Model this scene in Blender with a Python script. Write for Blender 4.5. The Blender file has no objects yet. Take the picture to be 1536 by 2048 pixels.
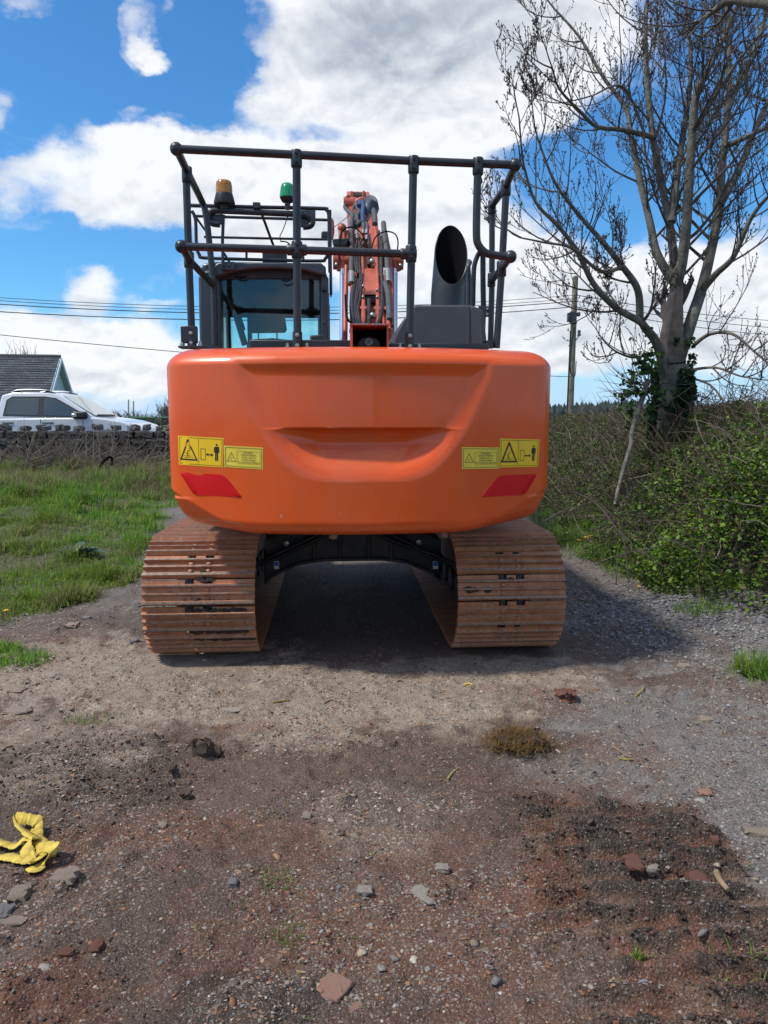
import bpy, bmesh, math, random
import numpy as np
from math import sin, cos, tan, atan2, radians, pi, sqrt, hypot, floor
from mathutils import Vector, Matrix, Quaternion
from mathutils.bvhtree import BVHTree

random.seed(7)
rng = np.random.default_rng(11)
scene = bpy.context.scene
col = scene.collection

# ------------------------------------------------------------------ camera
FPX, PITCH, CAMH = 1480.0, radians(7.3), 1.58
cam_data = bpy.data.cameras.new('camera')
cam = bpy.data.objects.new('camera', cam_data)
col.objects.link(cam)
cam.location = (0, 0, CAMH)
cam.rotation_euler = (radians(90) - PITCH, 0, 0)
cam_data.sensor_width = 36.0
cam_data.lens = FPX / 2048 * 36.0
cam_data.clip_start = 0.05
cam_data.clip_end = 9000
scene.camera = cam

SUN = Vector((-0.62, -0.20, 1.0)).normalized()      # towards the sun


def ray(px, py):
    """world direction seen at a place of the photograph"""
    a, b = (px - 768) / FPX, (1024 - py) / FPX
    return Vector((a, cos(PITCH) + b * sin(PITCH), -sin(PITCH) + b * cos(PITCH)))


# ------------------------------------------------------------------ world
def build_world():
    w = bpy.data.worlds.new('World')
    scene.world = w
    w.use_nodes = True
    nt = w.node_tree
    nt.nodes.clear()
    N, Lk = nt.nodes, nt.links

    def put(sock, v):
        if isinstance(v, (int, float)):
            sock.default_value = v
        elif isinstance(v, (tuple, list)):
            sock.default_value = v
        else:
            Lk.new(v, sock)

    def M(op, a, b=None, c=None, clamp=False):
        n = N.new('ShaderNodeMath')
        n.operation = op
        n.use_clamp = clamp
        put(n.inputs[0], a)
        if b is not None:
            put(n.inputs[1], b)
        if c is not None:
            put(n.inputs[2], c)
        return n.outputs[0]

    def noise(vec, scale, detail, rough, dist=0.0):
        n = N.new('ShaderNodeTexNoise')
        n.noise_dimensions = '3D'
        put(n.inputs['Vector'], vec)
        n.inputs['Scale'].default_value = scale
        n.inputs['Detail'].default_value = detail
        n.inputs['Roughness'].default_value = rough
        n.inputs['Distortion'].default_value = dist
        return n

    def smooth(v, a, b):
        n = N.new('ShaderNodeMapRange')
        n.interpolation_type = 'SMOOTHSTEP'
        put(n.inputs['Value'], v)
        n.inputs['From Min'].default_value = a
        n.inputs['From Max'].default_value = b
        return n.outputs['Result']

    def vmath(op, a, b):
        n = N.new('ShaderNodeVectorMath')
        n.operation = op
        put(n.inputs[0], a)
        put(n.inputs[1], b)
        return n.outputs[0]

    def mixc(f, a, b, mode='MIX'):
        n = N.new('ShaderNodeMix')
        n.data_type = 'RGBA'
        n.blend_type = mode
        put(n.inputs[0], f)
        put(n.inputs[6], a)
        put(n.inputs[7], b)
        return n.outputs[2]

    sky = N.new('ShaderNodeTexSky')
    sky.sky_type = 'NISHITA'
    sky.sun_disc = False
    sky.sun_elevation = math.asin(SUN.z)
    sky.sun_rotation = atan2(SUN.x, SUN.y)
    sky.altitude = 100
    sky.air_density = 1.0
    sky.dust_density = 0.6
    sky.ozone_density = 1.6

    tc = N.new('ShaderNodeTexCoord')
    d = tc.outputs['Generated']
    # clouds lie flatter towards the horizon
    dn = vmath('MULTIPLY', d, (1.0, 1.0, 1.6))
    wa = noise(dn, 6.0, 7, 0.60)
    wsub = vmath('SUBTRACT', wa.outputs['Color'], (0.5, 0.5, 0.5))
    wscl = vmath('MULTIPLY', wsub, (0.15, 0.15, 0.12))
    dw = vmath('ADD', d, wscl)
    sep = N.new('ShaderNodeSeparateXYZ')
    Lk.new(dw, sep.inputs[0])
    u = M('ARCTAN2', sep.outputs[0], sep.outputs[1])
    v = M('ARCSINE', sep.outputs[2])
    sep0 = N.new('ShaderNodeSeparateXYZ')
    Lk.new(d, sep0.inputs[0])
    v0 = M('ARCSINE', sep0.outputs[2])
    u0 = M('ARCTAN2', sep0.outputs[0], sep0.outputs[1])

    def blobs(lst):
        acc = None
        for (px, py, rx, ry, wgt) in lst:
            r = ray(px, py).normalized()
            cu, cv = atan2(r.x, r.y), math.asin(r.z)
            ru, rv = rx / FPX / max(0.6, 1.0), ry / FPX * 0.92
            a = M('MULTIPLY_ADD', u, 1 / ru, -cu / ru)
            b = M('MULTIPLY_ADD', v, 1 / rv, -cv / rv)
            t = M('MULTIPLY', a, a)
            t = M('MULTIPLY_ADD', b, b, t)
            t = M('POWER', t, 1.4)
            e = M('POWER', 0.3679, t)
            acc = M('MULTIPLY', e, wgt) if acc is None else M('MULTIPLY_ADD', e, wgt, acc)
        return acc

    CL = [(870, 40, 350, 200, 1.15), (560, 185, 120, 55, .6), (900, 235, 190, 65, .75), (1090, 60, 120, 170, .5),
          (640, 60, 150, 100, .5),
          (480, 330, 190, 85, 1.0), (300, 355, 130, 85, .9), (640, 350, 140, 85, .8), (70, 385, 95, 55, .8),
          (560, 460, 330, 95, .9), (790, 430, 130, 100, .7), (940, 410, 90, 85, .75), (1000, 520, 200, 110, .9),
          (960, 650, 300, 100, 1.0), (1430, 570, 190, 110, .9), (1300, 680, 280, 60, .8),
          (268, 80, 48, 50, .85), (300, 132, 48, 22, .6), (65, 12, 45, 26, .7), (345, 32, 22, 40, .55), (5, 240, 38, 34, .75),
          (292, 228, 20, 13, .5), (182, 565, 52, 62, .8), (60, 640, 90, 40, .5), (100, 720, 210, 70, .95), (280, 730, 160, 80, 1.0),
          (330, 603, 55, 20, .55), (1250, 560, 120, 60, .4),
          (560, 250, 120, 40, -.6), (240, 500, 120, 45, -.7), (1170, 330, 150, 95, -.9), (1370, 440, 110, 60, -.6), (150, 130, 90, 130, -.7), (395, 140, 75, 130, -.9), (700, 300, 60, 40, -.3), (240, 215, 160, 40, -.5), (1500, 200, 90, 180, -.5)]
    F = blobs(CL)
    # away from this part of the sky the same kind of broken cumulus goes on
    big = noise(dn, 2.3, 4, 0.5).outputs['Fac']
    gen = M('MULTIPLY_ADD', big, 3.2, -1.25)
    au = M('ABSOLUTE', u0)
    side = smooth(au, 0.52, 0.85)
    high = smooth(v0, 0.52, 0.80)
    out = M('MAXIMUM', side, high)
    F = M('ADD', M('MULTIPLY', F, M('SUBTRACT', 1.0, out)), M('MULTIPLY', gen, out))
    fine = noise(dn, 11.0, 9, 0.58, 0.25).outputs['Fac']
    fine2 = noise(vmath('ADD', dn, (0.0, 0.0, 0.018)), 11.0, 5, 0.55, 0.25).outputs['Fac']
    mid = noise(dn, 5.5, 6, 0.55).outputs['Fac']
    dens0 = M('ADD', F, M('MULTIPLY_ADD', fine, 1.6, -0.80))
    dens0 = M('ADD', dens0, M('MULTIPLY_ADD', mid, 0.8, -0.40))
    dens = smooth(dens0, 0.12, 0.86)
    wis = smooth(noise(vmath('MULTIPLY', d, (1.0, 1.0, 2.4)), 5.0, 9, 0.66, 0.6).outputs['Fac'], 0.44, 0.74)
    dens = M('MAXIMUM', dens, M('MULTIPLY', M('MULTIPLY', wis, 0.62), smooth(F, 0.01, 0.30)))
    thick = smooth(dens0, 0.65, 1.5)
    GR = [(880, 70, 260, 110, .95), (700, 90, 120, 60, .35), (600, 470, 240, 60, .4), (330, 420, 120, 40, .3), (1000, 640, 300, 70, .45),
          (170, 620, 60, 30, .5), (150, 760, 170, 30, .45), (1350, 690, 250, 50, .5), (1450, 620, 120, 40, .3), (720, 440, 80, 60, .35)]
    grey = blobs(GR)
    relief = M('MULTIPLY', M('SUBTRACT', fine, fine2), 2.4)
    g = M('ADD', M('MULTIPLY', grey, M('MULTIPLY_ADD', mid, 0.9, 0.40)), M('MULTIPLY', M('MULTIPLY', thick, out), 0.45))
    g = M('ADD', g, M('MULTIPLY_ADD', mid, -0.7, 0.33))
    g = M('ADD', g, relief, clamp=True)
    ccol = mixc(g, (6.5, 6.6, 6.75, 1), (2.9, 3.25, 3.8, 1))
    # clear sky, a little deeper than the model's
    hs = N.new('ShaderNodeHueSaturation')
    hs.inputs['Saturation'].default_value = 1.12
    hs.inputs['Value'].default_value = 0.80
    Lk.new(sky.outputs[0], hs.inputs['Color'])
    tint = mixc(1.0, hs.outputs[0], (0.58, 1.10, 1.42, 1), 'MULTIPLY')
    # milky band just above the horizon
    hz = smooth(v0, 0.16, -0.01)
    base = mixc(M('MULTIPLY', hz, 0.85), tint, (3.7, 5.1, 7.2, 1))
    allc = mixc(M('MULTIPLY', dens, 0.96), base, ccol)
    bg = N.new('ShaderNodeBackground')
    bg.inputs['Strength'].default_value = 0.12
    Lk.new(allc, bg.inputs['Color'])
    o = N.new('ShaderNodeOutputWorld')
    Lk.new(bg.outputs[0], o.inputs[0])
    w.cycles.sampling_method = 'MANUAL'
    w.cycles.sample_map_resolution = 512


build_world()

sun_data = bpy.data.lights.new('sun', 'SUN')
sun_data.energy = 3.0
sun_data.angle = radians(5)
sun_data.color = (1.0, 0.95, 0.87)
sun = bpy.data.objects.new('sun', sun_data)
col.objects.link(sun)
sun.location = SUN * 60
sun.rotation_euler = SUN.to_track_quat('Z', 'Y').to_euler()

scene.view_settings.view_transform = 'Standard'
scene.view_settings.look = 'None'
scene.view_settings.gamma = 1.0
scene.view_settings.use_curve_mapping = False
scene.view_settings.exposure = 0.34
scene.cycles.max_bounces = 7
scene.cycles.transparent_max_bounces = 12
scene.cycles.use_denoising = True


# ------------------------------------------------------------------ materials
def mat(name, c, rough=0.6, metal=0.0, var=0.0, scale=6.0, c2=None, bump=0.0, bscale=40.0, coat=0.0, spec=0.5, detail=6, lo=0.35, hi=0.65, bdist=0.004):
    m = bpy.data.materials.new(name)
    m.use_nodes = True
    nt = m.node_tree
    b = nt.nodes['Principled BSDF']
    b.inputs['Base Color'].default_value = (*c, 1)
    b.inputs['Roughness'].default_value = rough
    b.inputs['Metallic'].default_value = metal
    b.inputs['Specular IOR Level'].default_value = spec
    if coat:
        b.inputs['Coat Weight'].default_value = coat
        b.inputs['Coat Roughness'].default_value = 0.06
    tc = nt.nodes.new('ShaderNodeTexCoord')
    if var or c2:
        n = nt.nodes.new('ShaderNodeTexNoise')
        n.inputs['Scale'].default_value = scale
        n.inputs['Detail'].default_value = detail
        n.inputs['Roughness'].default_value = 0.62
        nt.links.new(tc.outputs['Object'], n.inputs['Vector'])
        mr = nt.nodes.new('ShaderNodeMapRange')
        mr.inputs['From Min'].default_value = lo
        mr.inputs['From Max'].default_value = hi
        nt.links.new(n.outputs['Fac'], mr.inputs['Value'])
        mx = nt.nodes.new('ShaderNodeMix')
        mx.data_type = 'RGBA'
        if c2:
            mx.inputs[6].default_value = (*c, 1)
            mx.inputs[7].default_value = (*c2, 1)
        else:
            mx.inputs[6].default_value = (*[x * (1 - var) for x in c], 1)
            mx.inputs[7].default_value = (*[min(1, x * (1 + var)) for x in c], 1)
        nt.links.new(mr.outputs[0], mx.inputs[0])
        nt.links.new(mx.outputs[2], b.inputs['Base Color'])
    if bump:
        n2 = nt.nodes.new('ShaderNodeTexNoise')
        n2.inputs['Scale'].default_value = bscale
        n2.inputs['Detail'].default_value = 6
        nt.links.new(tc.outputs['Object'], n2.inputs['Vector'])
        bp = nt.nodes.new('ShaderNodeBump')
        bp.inputs['Strength'].default_value = bump
        bp.inputs['Distance'].default_value = bdist
        nt.links.new(n2.outputs['Fac'], bp.inputs['Height'])
        nt.links.new(bp.outputs[0], b.inputs['Normal'])
    return m


def vmat(name, rough=0.7, trans=0.0, spec=0.3, noise=0.0, nscale=60, bump=0.0, bscale=90):
    """colour from the mesh's own colour attribute"""
    m = bpy.data.materials.new(name)
    m.use_nodes = True
    nt = m.node_tree
    b = nt.nodes['Principled BSDF']
    at = nt.nodes.new('ShaderNodeAttribute')
    at.attribute_name = 'Col'
    src = at.outputs['Color']
    tc = nt.nodes.new('ShaderNodeTexCoord')
    if noise:
        n = nt.nodes.new('ShaderNodeTexNoise')
        n.inputs['Scale'].default_value = nscale
        n.inputs['Detail'].default_value = 5
        nt.links.new(tc.outputs['Object'], n.inputs['Vector'])
        mr = nt.nodes.new('ShaderNodeMapRange')
        mr.inputs['From Min'].default_value = .3
        mr.inputs['From Max'].default_value = .7
        mr.inputs['To Min'].default_value = 1 - noise
        mr.inputs['To Max'].default_value = 1 + noise
        nt.links.new(n.outputs['Fac'], mr.inputs['Value'])
        mx = nt.nodes.new('ShaderNodeVectorMath')
        mx.operation = 'SCALE'
        nt.links.new(src, mx.inputs[0])
        nt.links.new(mr.outputs[0], mx.inputs['Scale'])
        src = mx.outputs[0]
    nt.links.new(src, b.inputs['Base Color'])
    b.inputs['Roughness'].default_value = rough
    b.inputs['Specular IOR Level'].default_value = spec
    if bump:
        n2 = nt.nodes.new('ShaderNodeTexNoise')
        n2.inputs['Scale'].default_value = bscale
        n2.inputs['Detail'].default_value = 6
        nt.links.new(tc.outputs['Object'], n2.inputs['Vector'])
        bp = nt.nodes.new('ShaderNodeBump')
        bp.inputs['Strength'].default_value = bump
        bp.inputs['Distance'].default_value = 0.005
        nt.links.new(n2.outputs['Fac'], bp.inputs['Height'])
        nt.links.new(bp.outputs[0], b.inputs['Normal'])
    if trans:
        t = nt.nodes.new('ShaderNodeBsdfTranslucent')
        nt.links.new(src, t.inputs['Color'])
        ms = nt.nodes.new('ShaderNodeMixShader')
        ms.inputs[0].default_value = trans
        out = nt.nodes['Material Output']
        nt.links.new(b.outputs[0], ms.inputs[1])
        nt.links.new(t.outputs[0], ms.inputs[2])
        nt.links.new(ms.outputs[0], out.inputs['Surface'])
    return m


def glass_mat(name, tint, refl=0.12):
    m = bpy.data.materials.new(name)
    m.use_nodes = True
    nt = m.node_tree
    nt.nodes.remove(nt.nodes['Principled BSDF'])
    t = nt.nodes.new('ShaderNodeBsdfTransparent')
    t.inputs[0].default_value = (*tint, 1)
    g = nt.nodes.new('ShaderNodeBsdfGlossy')
    g.inputs['Roughness'].default_value = 0.02
    g.inputs[0].default_value = (.9, .95, 1, 1)
    fr = nt.nodes.new('ShaderNodeFresnel')
    fr.inputs[0].default_value = 1.5
    ms = nt.nodes.new('ShaderNodeMixShader')
    nt.links.new(fr.outputs[0], ms.inputs[0])
    nt.links.new(t.outputs[0], ms.inputs[1])
    nt.links.new(g.outputs[0], ms.inputs[2])
    nt.links.new(ms.outputs[0], nt.nodes['Material Output'].inputs['Surface'])
    return m


# ------------------------------------------------------------------ objects
def tag(o, label=None, cat=None, group=None, kind=None):
    if label:
        o['label'] = label
    if cat:
        o['category'] = cat
    if group:
        o['group'] = group
    if kind:
        o['kind'] = kind
    return o


def empty(name, loc=(0, 0, 0), rz=0.0, parent=None):
    o = bpy.data.objects.new(name, None)
    col.objects.link(o)
    o.location = loc
    o.rotation_euler = (0, 0, rz)
    o.empty_display_size = 0.2
    if parent:
        o.parent = parent
    return o


def link_mesh(name, me, m, parent=None, smooth=True, angle=35, bevel=0.0, bseg=2):
    for x in (m if isinstance(m, (list, tuple)) else [m]):
        me.materials.append(x)
    if smooth:
        me.polygons.foreach_set('use_smooth', [True] * len(me.polygons))
        me.set_sharp_from_angle(angle=radians(angle))
    o = bpy.data.objects.new(name, me)
    col.objects.link(o)
    if parent:
        o.parent = parent
    if bevel:
        b = o.modifiers.new('bevel', 'BEVEL')
        b.width = bevel
        b.segments = bseg
        b.limit_method = 'ANGLE'
        b.angle_limit = radians(40)
    return o


def np_mesh(name, V, F, m, cols=None, parent=None, smooth=False):
    """V (n,3), F (m,k) arrays; cols (n,3)"""
    me = bpy.data.meshes.new(name)
    V = np.asarray(V, np.float32)
    F = np.asarray(F, np.int32)
    k = F.shape[1]
    me.vertices.add(len(V))
    me.vertices.foreach_set('co', V.ravel())
    me.loops.add(F.size)
    me.loops.foreach_set('vertex_index', F.ravel())
    me.polygons.add(len(F))
    me.polygons.foreach_set('loop_start', np.arange(0, F.size, k, dtype=np.int32))
    me.polygons.foreach_set('loop_total', np.full(len(F), k, np.int32))
    if smooth:
        me.polygons.foreach_set('use_smooth', np.ones(len(F), bool))
    me.update(calc_edges=True)
    if cols is not None:
        a = me.color_attributes.new('Col', 'FLOAT_COLOR', 'POINT')
        c = np.ones((len(V), 4), np.float32)
        c[:, :3] = cols
        a.data.foreach_set('color', c.ravel())
    for x in (m if isinstance(m, (list, tuple)) else [m]):
        me.materials.append(x)
    o = bpy.data.objects.new(name, me)
    col.objects.link(o)
    if parent:
        o.parent = parent
    return o


def cr(pts, n=6):
    """Catmull-Rom through points"""
    P = [Vector(p) for p in pts]
    if len(P) < 3:
        return P
    out = []
    for i in range(len(P) - 1):
        p0, p1, p2, p3 = P[max(i - 1, 0)], P[i], P[i + 1], P[min(i + 2, len(P) - 1)]
        for k in range(n):
            t = k / n
            out.append(0.5 * ((2 * p1) + (p2 - p0) * t + (2 * p0 - 5 * p1 + 4 * p2 - p3) * t * t + (3 * p1 - p0 - 3 * p2 + p3) * t ** 3))
    out.append(P[-1])
    return out


class MB:
    def __init__(self):
        self.v, self.f, self.mi, self.c = [], [], [], []
        self.cur = 0
        self.curc = None

    def add(self, vs, fs):
        b = len(self.v)
        self.v += [tuple(x) for x in vs]
        self.f += [tuple(i + b for i in q) for q in fs]
        self.mi += [self.cur] * len(fs)
        if self.curc is not None:
            self.c += [self.curc] * len(vs)
        return self

    def box(self, x0, x1, y0, y1, z0, z1, mt=None):
        vs = [Vector((x, y, z)) for z in (z0, z1) for y in (y0, y1) for x in (x0, x1)]
        if mt:
            vs = [mt @ q for q in vs]
        return self.add(vs, [(0, 2, 3, 1), (4, 5, 7, 6), (0, 1, 5, 4), (2, 6, 7, 3), (0, 4, 6, 2), (1, 3, 7, 5)])

    def prism(self, poly, y0, y1, mt=None, plane='xz', poly2=None):
        """polygon extruded along y (xz), along x (yz) or along z (xy)"""
        n = len(poly)
        vs = []
        for k, y in enumerate((y0, y1)):
            for (a, b) in (poly2 if (k and poly2) else poly):
                q = {'xz': (a, y, b), 'yz': (y, a, b), 'xy': (a, b, y)}[plane]
                vs.append(Vector(q))
        if mt:
            vs = [mt @ q for q in vs]
        fs = [tuple(range(n)), tuple(range(2 * n - 1, n - 1, -1))]
        fs += [(i, n + i, n + (i + 1) % n, (i + 1) % n) for i in range(n)]
        return self.add(vs, fs)

    def tube(self, pts, r, n=8, caps=True, closed=False):
        P = [Vector(p) for p in pts]
        k = len(P)
        R = r if isinstance(r, (list, tuple)) else [r] * k
        vs, fs = [], []
        side = None
        for i, p in enumerate(P):
            if closed:
                t = P[(i + 1) % k] - P[i - 1]
            else:
                t = P[min(i + 1, k - 1)] - P[max(i - 1, 0)]
            if t.length < 1e-9:
                t = Vector((0, 0, 1))
            t.normalize()
            if side is None:
                a = Vector((0, 0, 1)) if abs(t.z) < 0.9 else Vector((1, 0, 0))
                side = t.cross(a).normalized()
            else:
                side = (side - t * side.dot(t))
                if side.length < 1e-6:
                    side = t.orthogonal()
                side.normalize()
            up = side.cross(t)
            for j in range(n):
                a = 2 * pi * j / n
                vs.append(p + side * (R[i] * cos(a)) + up * (R[i] * sin(a)))
        m = k if closed else k - 1
        for i in range(m):
            for j in range(n):
                a, b = i * n + j, i * n + (j + 1) % n
                c2, d2 = ((i + 1) % k) * n + (j + 1) % n, ((i + 1) % k) * n + j
                fs.append((a, b, c2, d2))
        if caps and not closed:
            fs.append(tuple(range(n - 1, -1, -1)))
            fs.append(tuple(range((k - 1) * n, k * n)))
        return self.add(vs, fs)

    def lathe(self, prof, mt=None, n=20):
        """profile of (r, z) turned round z"""
        vs, fs = [], []
        for (r, z) in prof:
            for j in range(n):
                a = 2 * pi * j / n
                vs.append(Vector((r * cos(a), r * sin(a), z)))
        if mt:
            vs = [mt @ q for q in vs]
        for i in range(len(prof) - 1):
            for j in range(n):
                fs.append((i * n + j, i * n + (j + 1) % n, (i + 1) * n + (j + 1) % n, (i + 1) * n + j))
        fs.append(tuple(range(n - 1, -1, -1)))
        fs.append(tuple(range((len(prof) - 1) * n, len(prof) * n)))
        return self.add(vs, fs)

    def ball(self, c, r, n=10, s=(1, 1, 1)):
        c = Vector(c)
        pr = [(r * sin(pi * i / 7), -r * cos(pi * i / 7)) for i in range(8)]
        pr[0] = (r * 0.02, -r)
        pr[-1] = (r * 0.02, r)
        return self.lathe(pr, Matrix.Translation(c) @ Matrix.Diagonal((*s, 1)), n)

    def quad(self, a, b, c, d):
        return self.add([a, b, c, d], [(0, 1, 2, 3)])

    def obj(self, name, m, parent=None, smooth=True, angle=50, bevel=0.0, bseg=2):
        me = bpy.data.meshes.new(name)
        me.from_pydata(self.v, [], self.f)
        if any(self.mi):
            me.polygons.foreach_set('material_index', self.mi)
        if self.c:
            a = me.color_attributes.new('Col', 'FLOAT_COLOR', 'POINT')
            cc = np.ones((len(self.v), 4), np.float32)
            cc[:, :3] = self.c
            a.data.foreach_set('color', cc.ravel())
        return link_mesh(name, me, m, parent, smooth, angle, bevel, bseg)


# ------------------------------------------------------------------ noise
def _hash(ix, iy, seed):
    h = (ix.astype(np.int64) * 374761393 + iy.astype(np.int64) * 668265263 + seed * 1442695041) & 0xffffffff
    h = ((h ^ (h >> 13)) * 1274126177) & 0xffffffff
    h = h ^ (h >> 16)
    return (h & 0xffffff) / float(0xffffff)


def vn(x, y, seed=0):
    xi, yi = np.floor(x), np.floor(y)
    fx, fy = x - xi, y - yi
    fx = fx * fx * fx * (fx * (fx * 6 - 15) + 10)
    fy = fy * fy * fy * (fy * (fy * 6 - 15) + 10)
    a, b = _hash(xi, yi, seed), _hash(xi + 1, yi, seed)
    c, d = _hash(xi, yi + 1, seed), _hash(xi + 1, yi + 1, seed)
    return (a * (1 - fx) + b * fx) * (1 - fy) + (c * (1 - fx) + d * fx) * fy


def fbm(x, y, octs=4, seed=0, gain=0.5):
    s, a, t = 0.0, 1.0, 0.0
    ca, sa = 0.8, 0.6
    for i in range(octs):
        s = s + a * vn(x, y, seed + i * 17)
        t += a
        a *= gain
        x, y = (x * ca - y * sa) * 2.03 + 3.1, (x * sa + y * ca) * 2.03 + 1.7
    return s / t


def sstep(v, a, b):
    t = np.clip((v - a) / (b - a), 0, 1)
    return t * t * (3 - 2 * t)


def ground_at(px, py, z=0.0):
    """where the sight line through a place of the photograph meets the level z"""
    r = ray(px, py)
    t = (z - CAMH) / r.z
    return r.x * t, r.y * t


def at_depth(px, py, y):
    r = ray(px, py)
    t = y / r.y
    return Vector((r.x * t, y, CAMH + r.z * t))

# ------------------------------------------------------------------ where the machine stands
YAW = radians(3.7)
ORG = Vector((-0.284, 6.365, 0.0))
MW = Matrix.Translation(ORG) @ Matrix.Rotation(YAW, 4, 'Z')
MI = MW.inverted()
CAML = MI @ Vector((0, 0, CAMH))


def L(px, py, ly):
    """machine coordinates of a place of the photograph on the machine's cross plane ly"""
    d = (MI.to_3x3() @ ray(px, py))
    t = (ly - CAML.y) / d.y
    return CAML + d * t


def to_local(x, y):
    dx, dy = x - ORG.x, y - ORG.y
    return dx * cos(YAW) + dy * sin(YAW), -dx * sin(YAW) + dy * cos(YAW)


# ------------------------------------------------------------------ ground
def grass_edge(y):
    """x of the ragged edge of the grass left of the track, by distance"""
    return np.interp(y, [2, 4.6, 5.2, 5.6, 6.5, 7.8, 9.5, 12, 30], [-6, -4.2, -3.4, -2.95, -2.5, -2.5, -2.9, -3.5, -4.0])


def grass_mask(x, y):
    e = grass_edge(y) + (fbm(x * 1.6, y * 1.6, 4, 5) - .5) * .9
    g = sstep(e - x, -0.12, 0.22)
    # verge on the right, under the hedge
    e2 = np.interp(y, [3, 5, 6.0, 7.5, 9, 12, 30], [5.2, 3.6, 3.0, 2.15, 2.0, 2.1, 2.4]) + (fbm(x * 1.8, y * 1.8, 3, 9) - .5) * .5
    g2 = sstep(x - e2, 0, .3)
    far = sstep(y, 13, 17)
    return np.maximum(np.maximum(g, g2), far)


def zone(x, y, cx, cy, rx, ry, n=0.6, seed=3):
    q = ((x - cx) / rx) ** 2 + ((y - cy) / ry) ** 2
    q = q + (fbm(x * 2.2, y * 2.2, 4, seed) - .5) * 2 * n + (fbm(x * 10, y * 10, 4, seed + 5, .62) - .5) * 1.9
    return 1 - sstep(q, 0.4, 1.2)


def zpx(x, y, px, py, rx, ry, n=.6, seed=3):
    cx, cy = ground_at(px, py)
    return zone(x, y, cx, cy, rx, ry, n, seed)


def rut_masks(x, y):
    lx, ly = to_local(x, y)
    wob = (fbm(x * 3, y * 3, 3, 41) - .5)
    r = sstep(lx + wob * .45, .40, .60) * (1 - sstep(lx + wob * .3, 1.24, 1.40)) * sstep(y, 1.2, 1.5) * (1 - sstep(y + wob * .5, 2.78, 3.0))
    l = sstep(-lx + wob * .3, .72, .85) * (1 - sstep(-lx, 1.7, 2.1)) * sstep(y + wob * .2, 2.75, 2.95) * (1 - sstep(y + wob * .3, 3.35, 3.55))
    return r, l


def gravel_mask(x, y):
    pale = np.maximum.reduce([zpx(x, y, 650, 1395, 1.35, .62, .5, 21), zpx(x, y, 180, 1340, 1.3, .8, .5, 22),
                              zpx(x, y, 1000, 1350, .7, .45, .5, 23) * .9, zpx(x, y, 760, 1640, .35, .3, .8, 25) * .3,
                              zpx(x, y, 60, 1500, .7, .5, .6, 26) * .6])
    grey = np.maximum.reduce([zpx(x, y, 1420, 1500, .75, .9, .5, 31), zpx(x, y, 1520, 1750, .45, .6, .6, 32) * .9,
                              zpx(x, y, 1430, 1260, 1.5, 1.3, .5, 33), zpx(x, y, 1160, 1520, .5, .35, .7, 34) * .55,
                              sstep(y, 4.9, 6.0) * .8])
    return pale, grey


def gz(x, y):
    x = np.asarray(x, float)
    y = np.asarray(y, float)
    h = 0.44 * sstep(y, 6.5, 16.5) * sstep(-x, 1.4, 3.4) + .30 * sstep(x, 2.5, 3.9) * sstep(y, 4.8, 7.0)
    h = h + (fbm(x * .95, y * .95, 3, 15) - .45) * .34 * sstep(-x, 2.9, 3.8) * sstep(y, 5.5, 8) * (1 - sstep(y, 15.5, 17))
    h = np.maximum(h, .25 * sstep(y, 16, 26))
    near = (1 - sstep(y, 12, 20)) * (1 - sstep(np.abs(x), 6, 10)) * sstep(y, -6, -2)
    lx, ly = to_local(x, y)
    pad = 1 - .93 * (1 - sstep(np.abs(lx), 1.35, 1.6)) * (1 - sstep(np.abs(ly), 1.75, 2.0))
    n = (fbm(x * 1.2, y * 1.2, 3, 1) - .5) * .07 + (fbm(x * 6, y * 6, 3, 2) - .5) * .030
    clod = fbm(x * 22, y * 22, 3, 4)
    n = n + (clod - .5) * .017 + (fbm(x * 48, y * 48, 2, 8) - .5) * .008 + np.maximum(0, fbm(x * 11, y * 11, 3, 6) - .58) * .10
    r, l = rut_masks(x, y)
    ph = ly + (fbm(x * 2.5, y * 2.5, 3, 44) - .5) * .06
    br = .35 + 1.1 * fbm(x * 4.5, y * 4.5, 3, 45)
    ridge = np.abs(((ph / .104) % 1) - .5) * 2
    lump = .35 + .65 * sstep(fbm(x * 5, y * 5, 3, 48), .34, .56)
    n = n + r * (sstep(ridge, .52, .80) * (.034 + .018 * lump) - .014) * (.8 + .4 * fbm(x * 9, y * 22, 3, 46)) + r * (fbm(x * 34, y * 34, 2, 49) - .5) * .009
    ridge2 = np.abs(((ph / .074) % 1) - .5) * 2
    n = n + l * br * (sstep(ridge2, .3, .9) - .5) * .040
    # loose heaps
    for (px, py, s, a) in ((520, 2005, .13, .06), (60, 2000, .17, .05), (1150, 1900, .3, .025), (1190, 1700, .22, .02), (415, 1505, .05, .012), (1040, 1490, .12, .035)):
        cx, cy = ground_at(px, py)
        n = n + a * np.exp(-(((x - cx) / s) ** 2 + ((y - cy) / (s * .7)) ** 2)) * (.3 + 1.3 * fbm(x * 16, y * 16, 3, 52))
    gx, gy = ground_at(1420, 1230)
    n = n + .10 * np.exp(-(((x - gx) / .7) ** 2 + ((y - gy) / .6) ** 2))
    return h + n * near * pad


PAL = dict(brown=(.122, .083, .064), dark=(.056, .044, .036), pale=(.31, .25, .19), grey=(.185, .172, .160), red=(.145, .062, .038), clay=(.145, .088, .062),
           wet=(.084, .062, .050), soil=(.072, .080, .030), grass=(.07, .11, .022))


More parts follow.
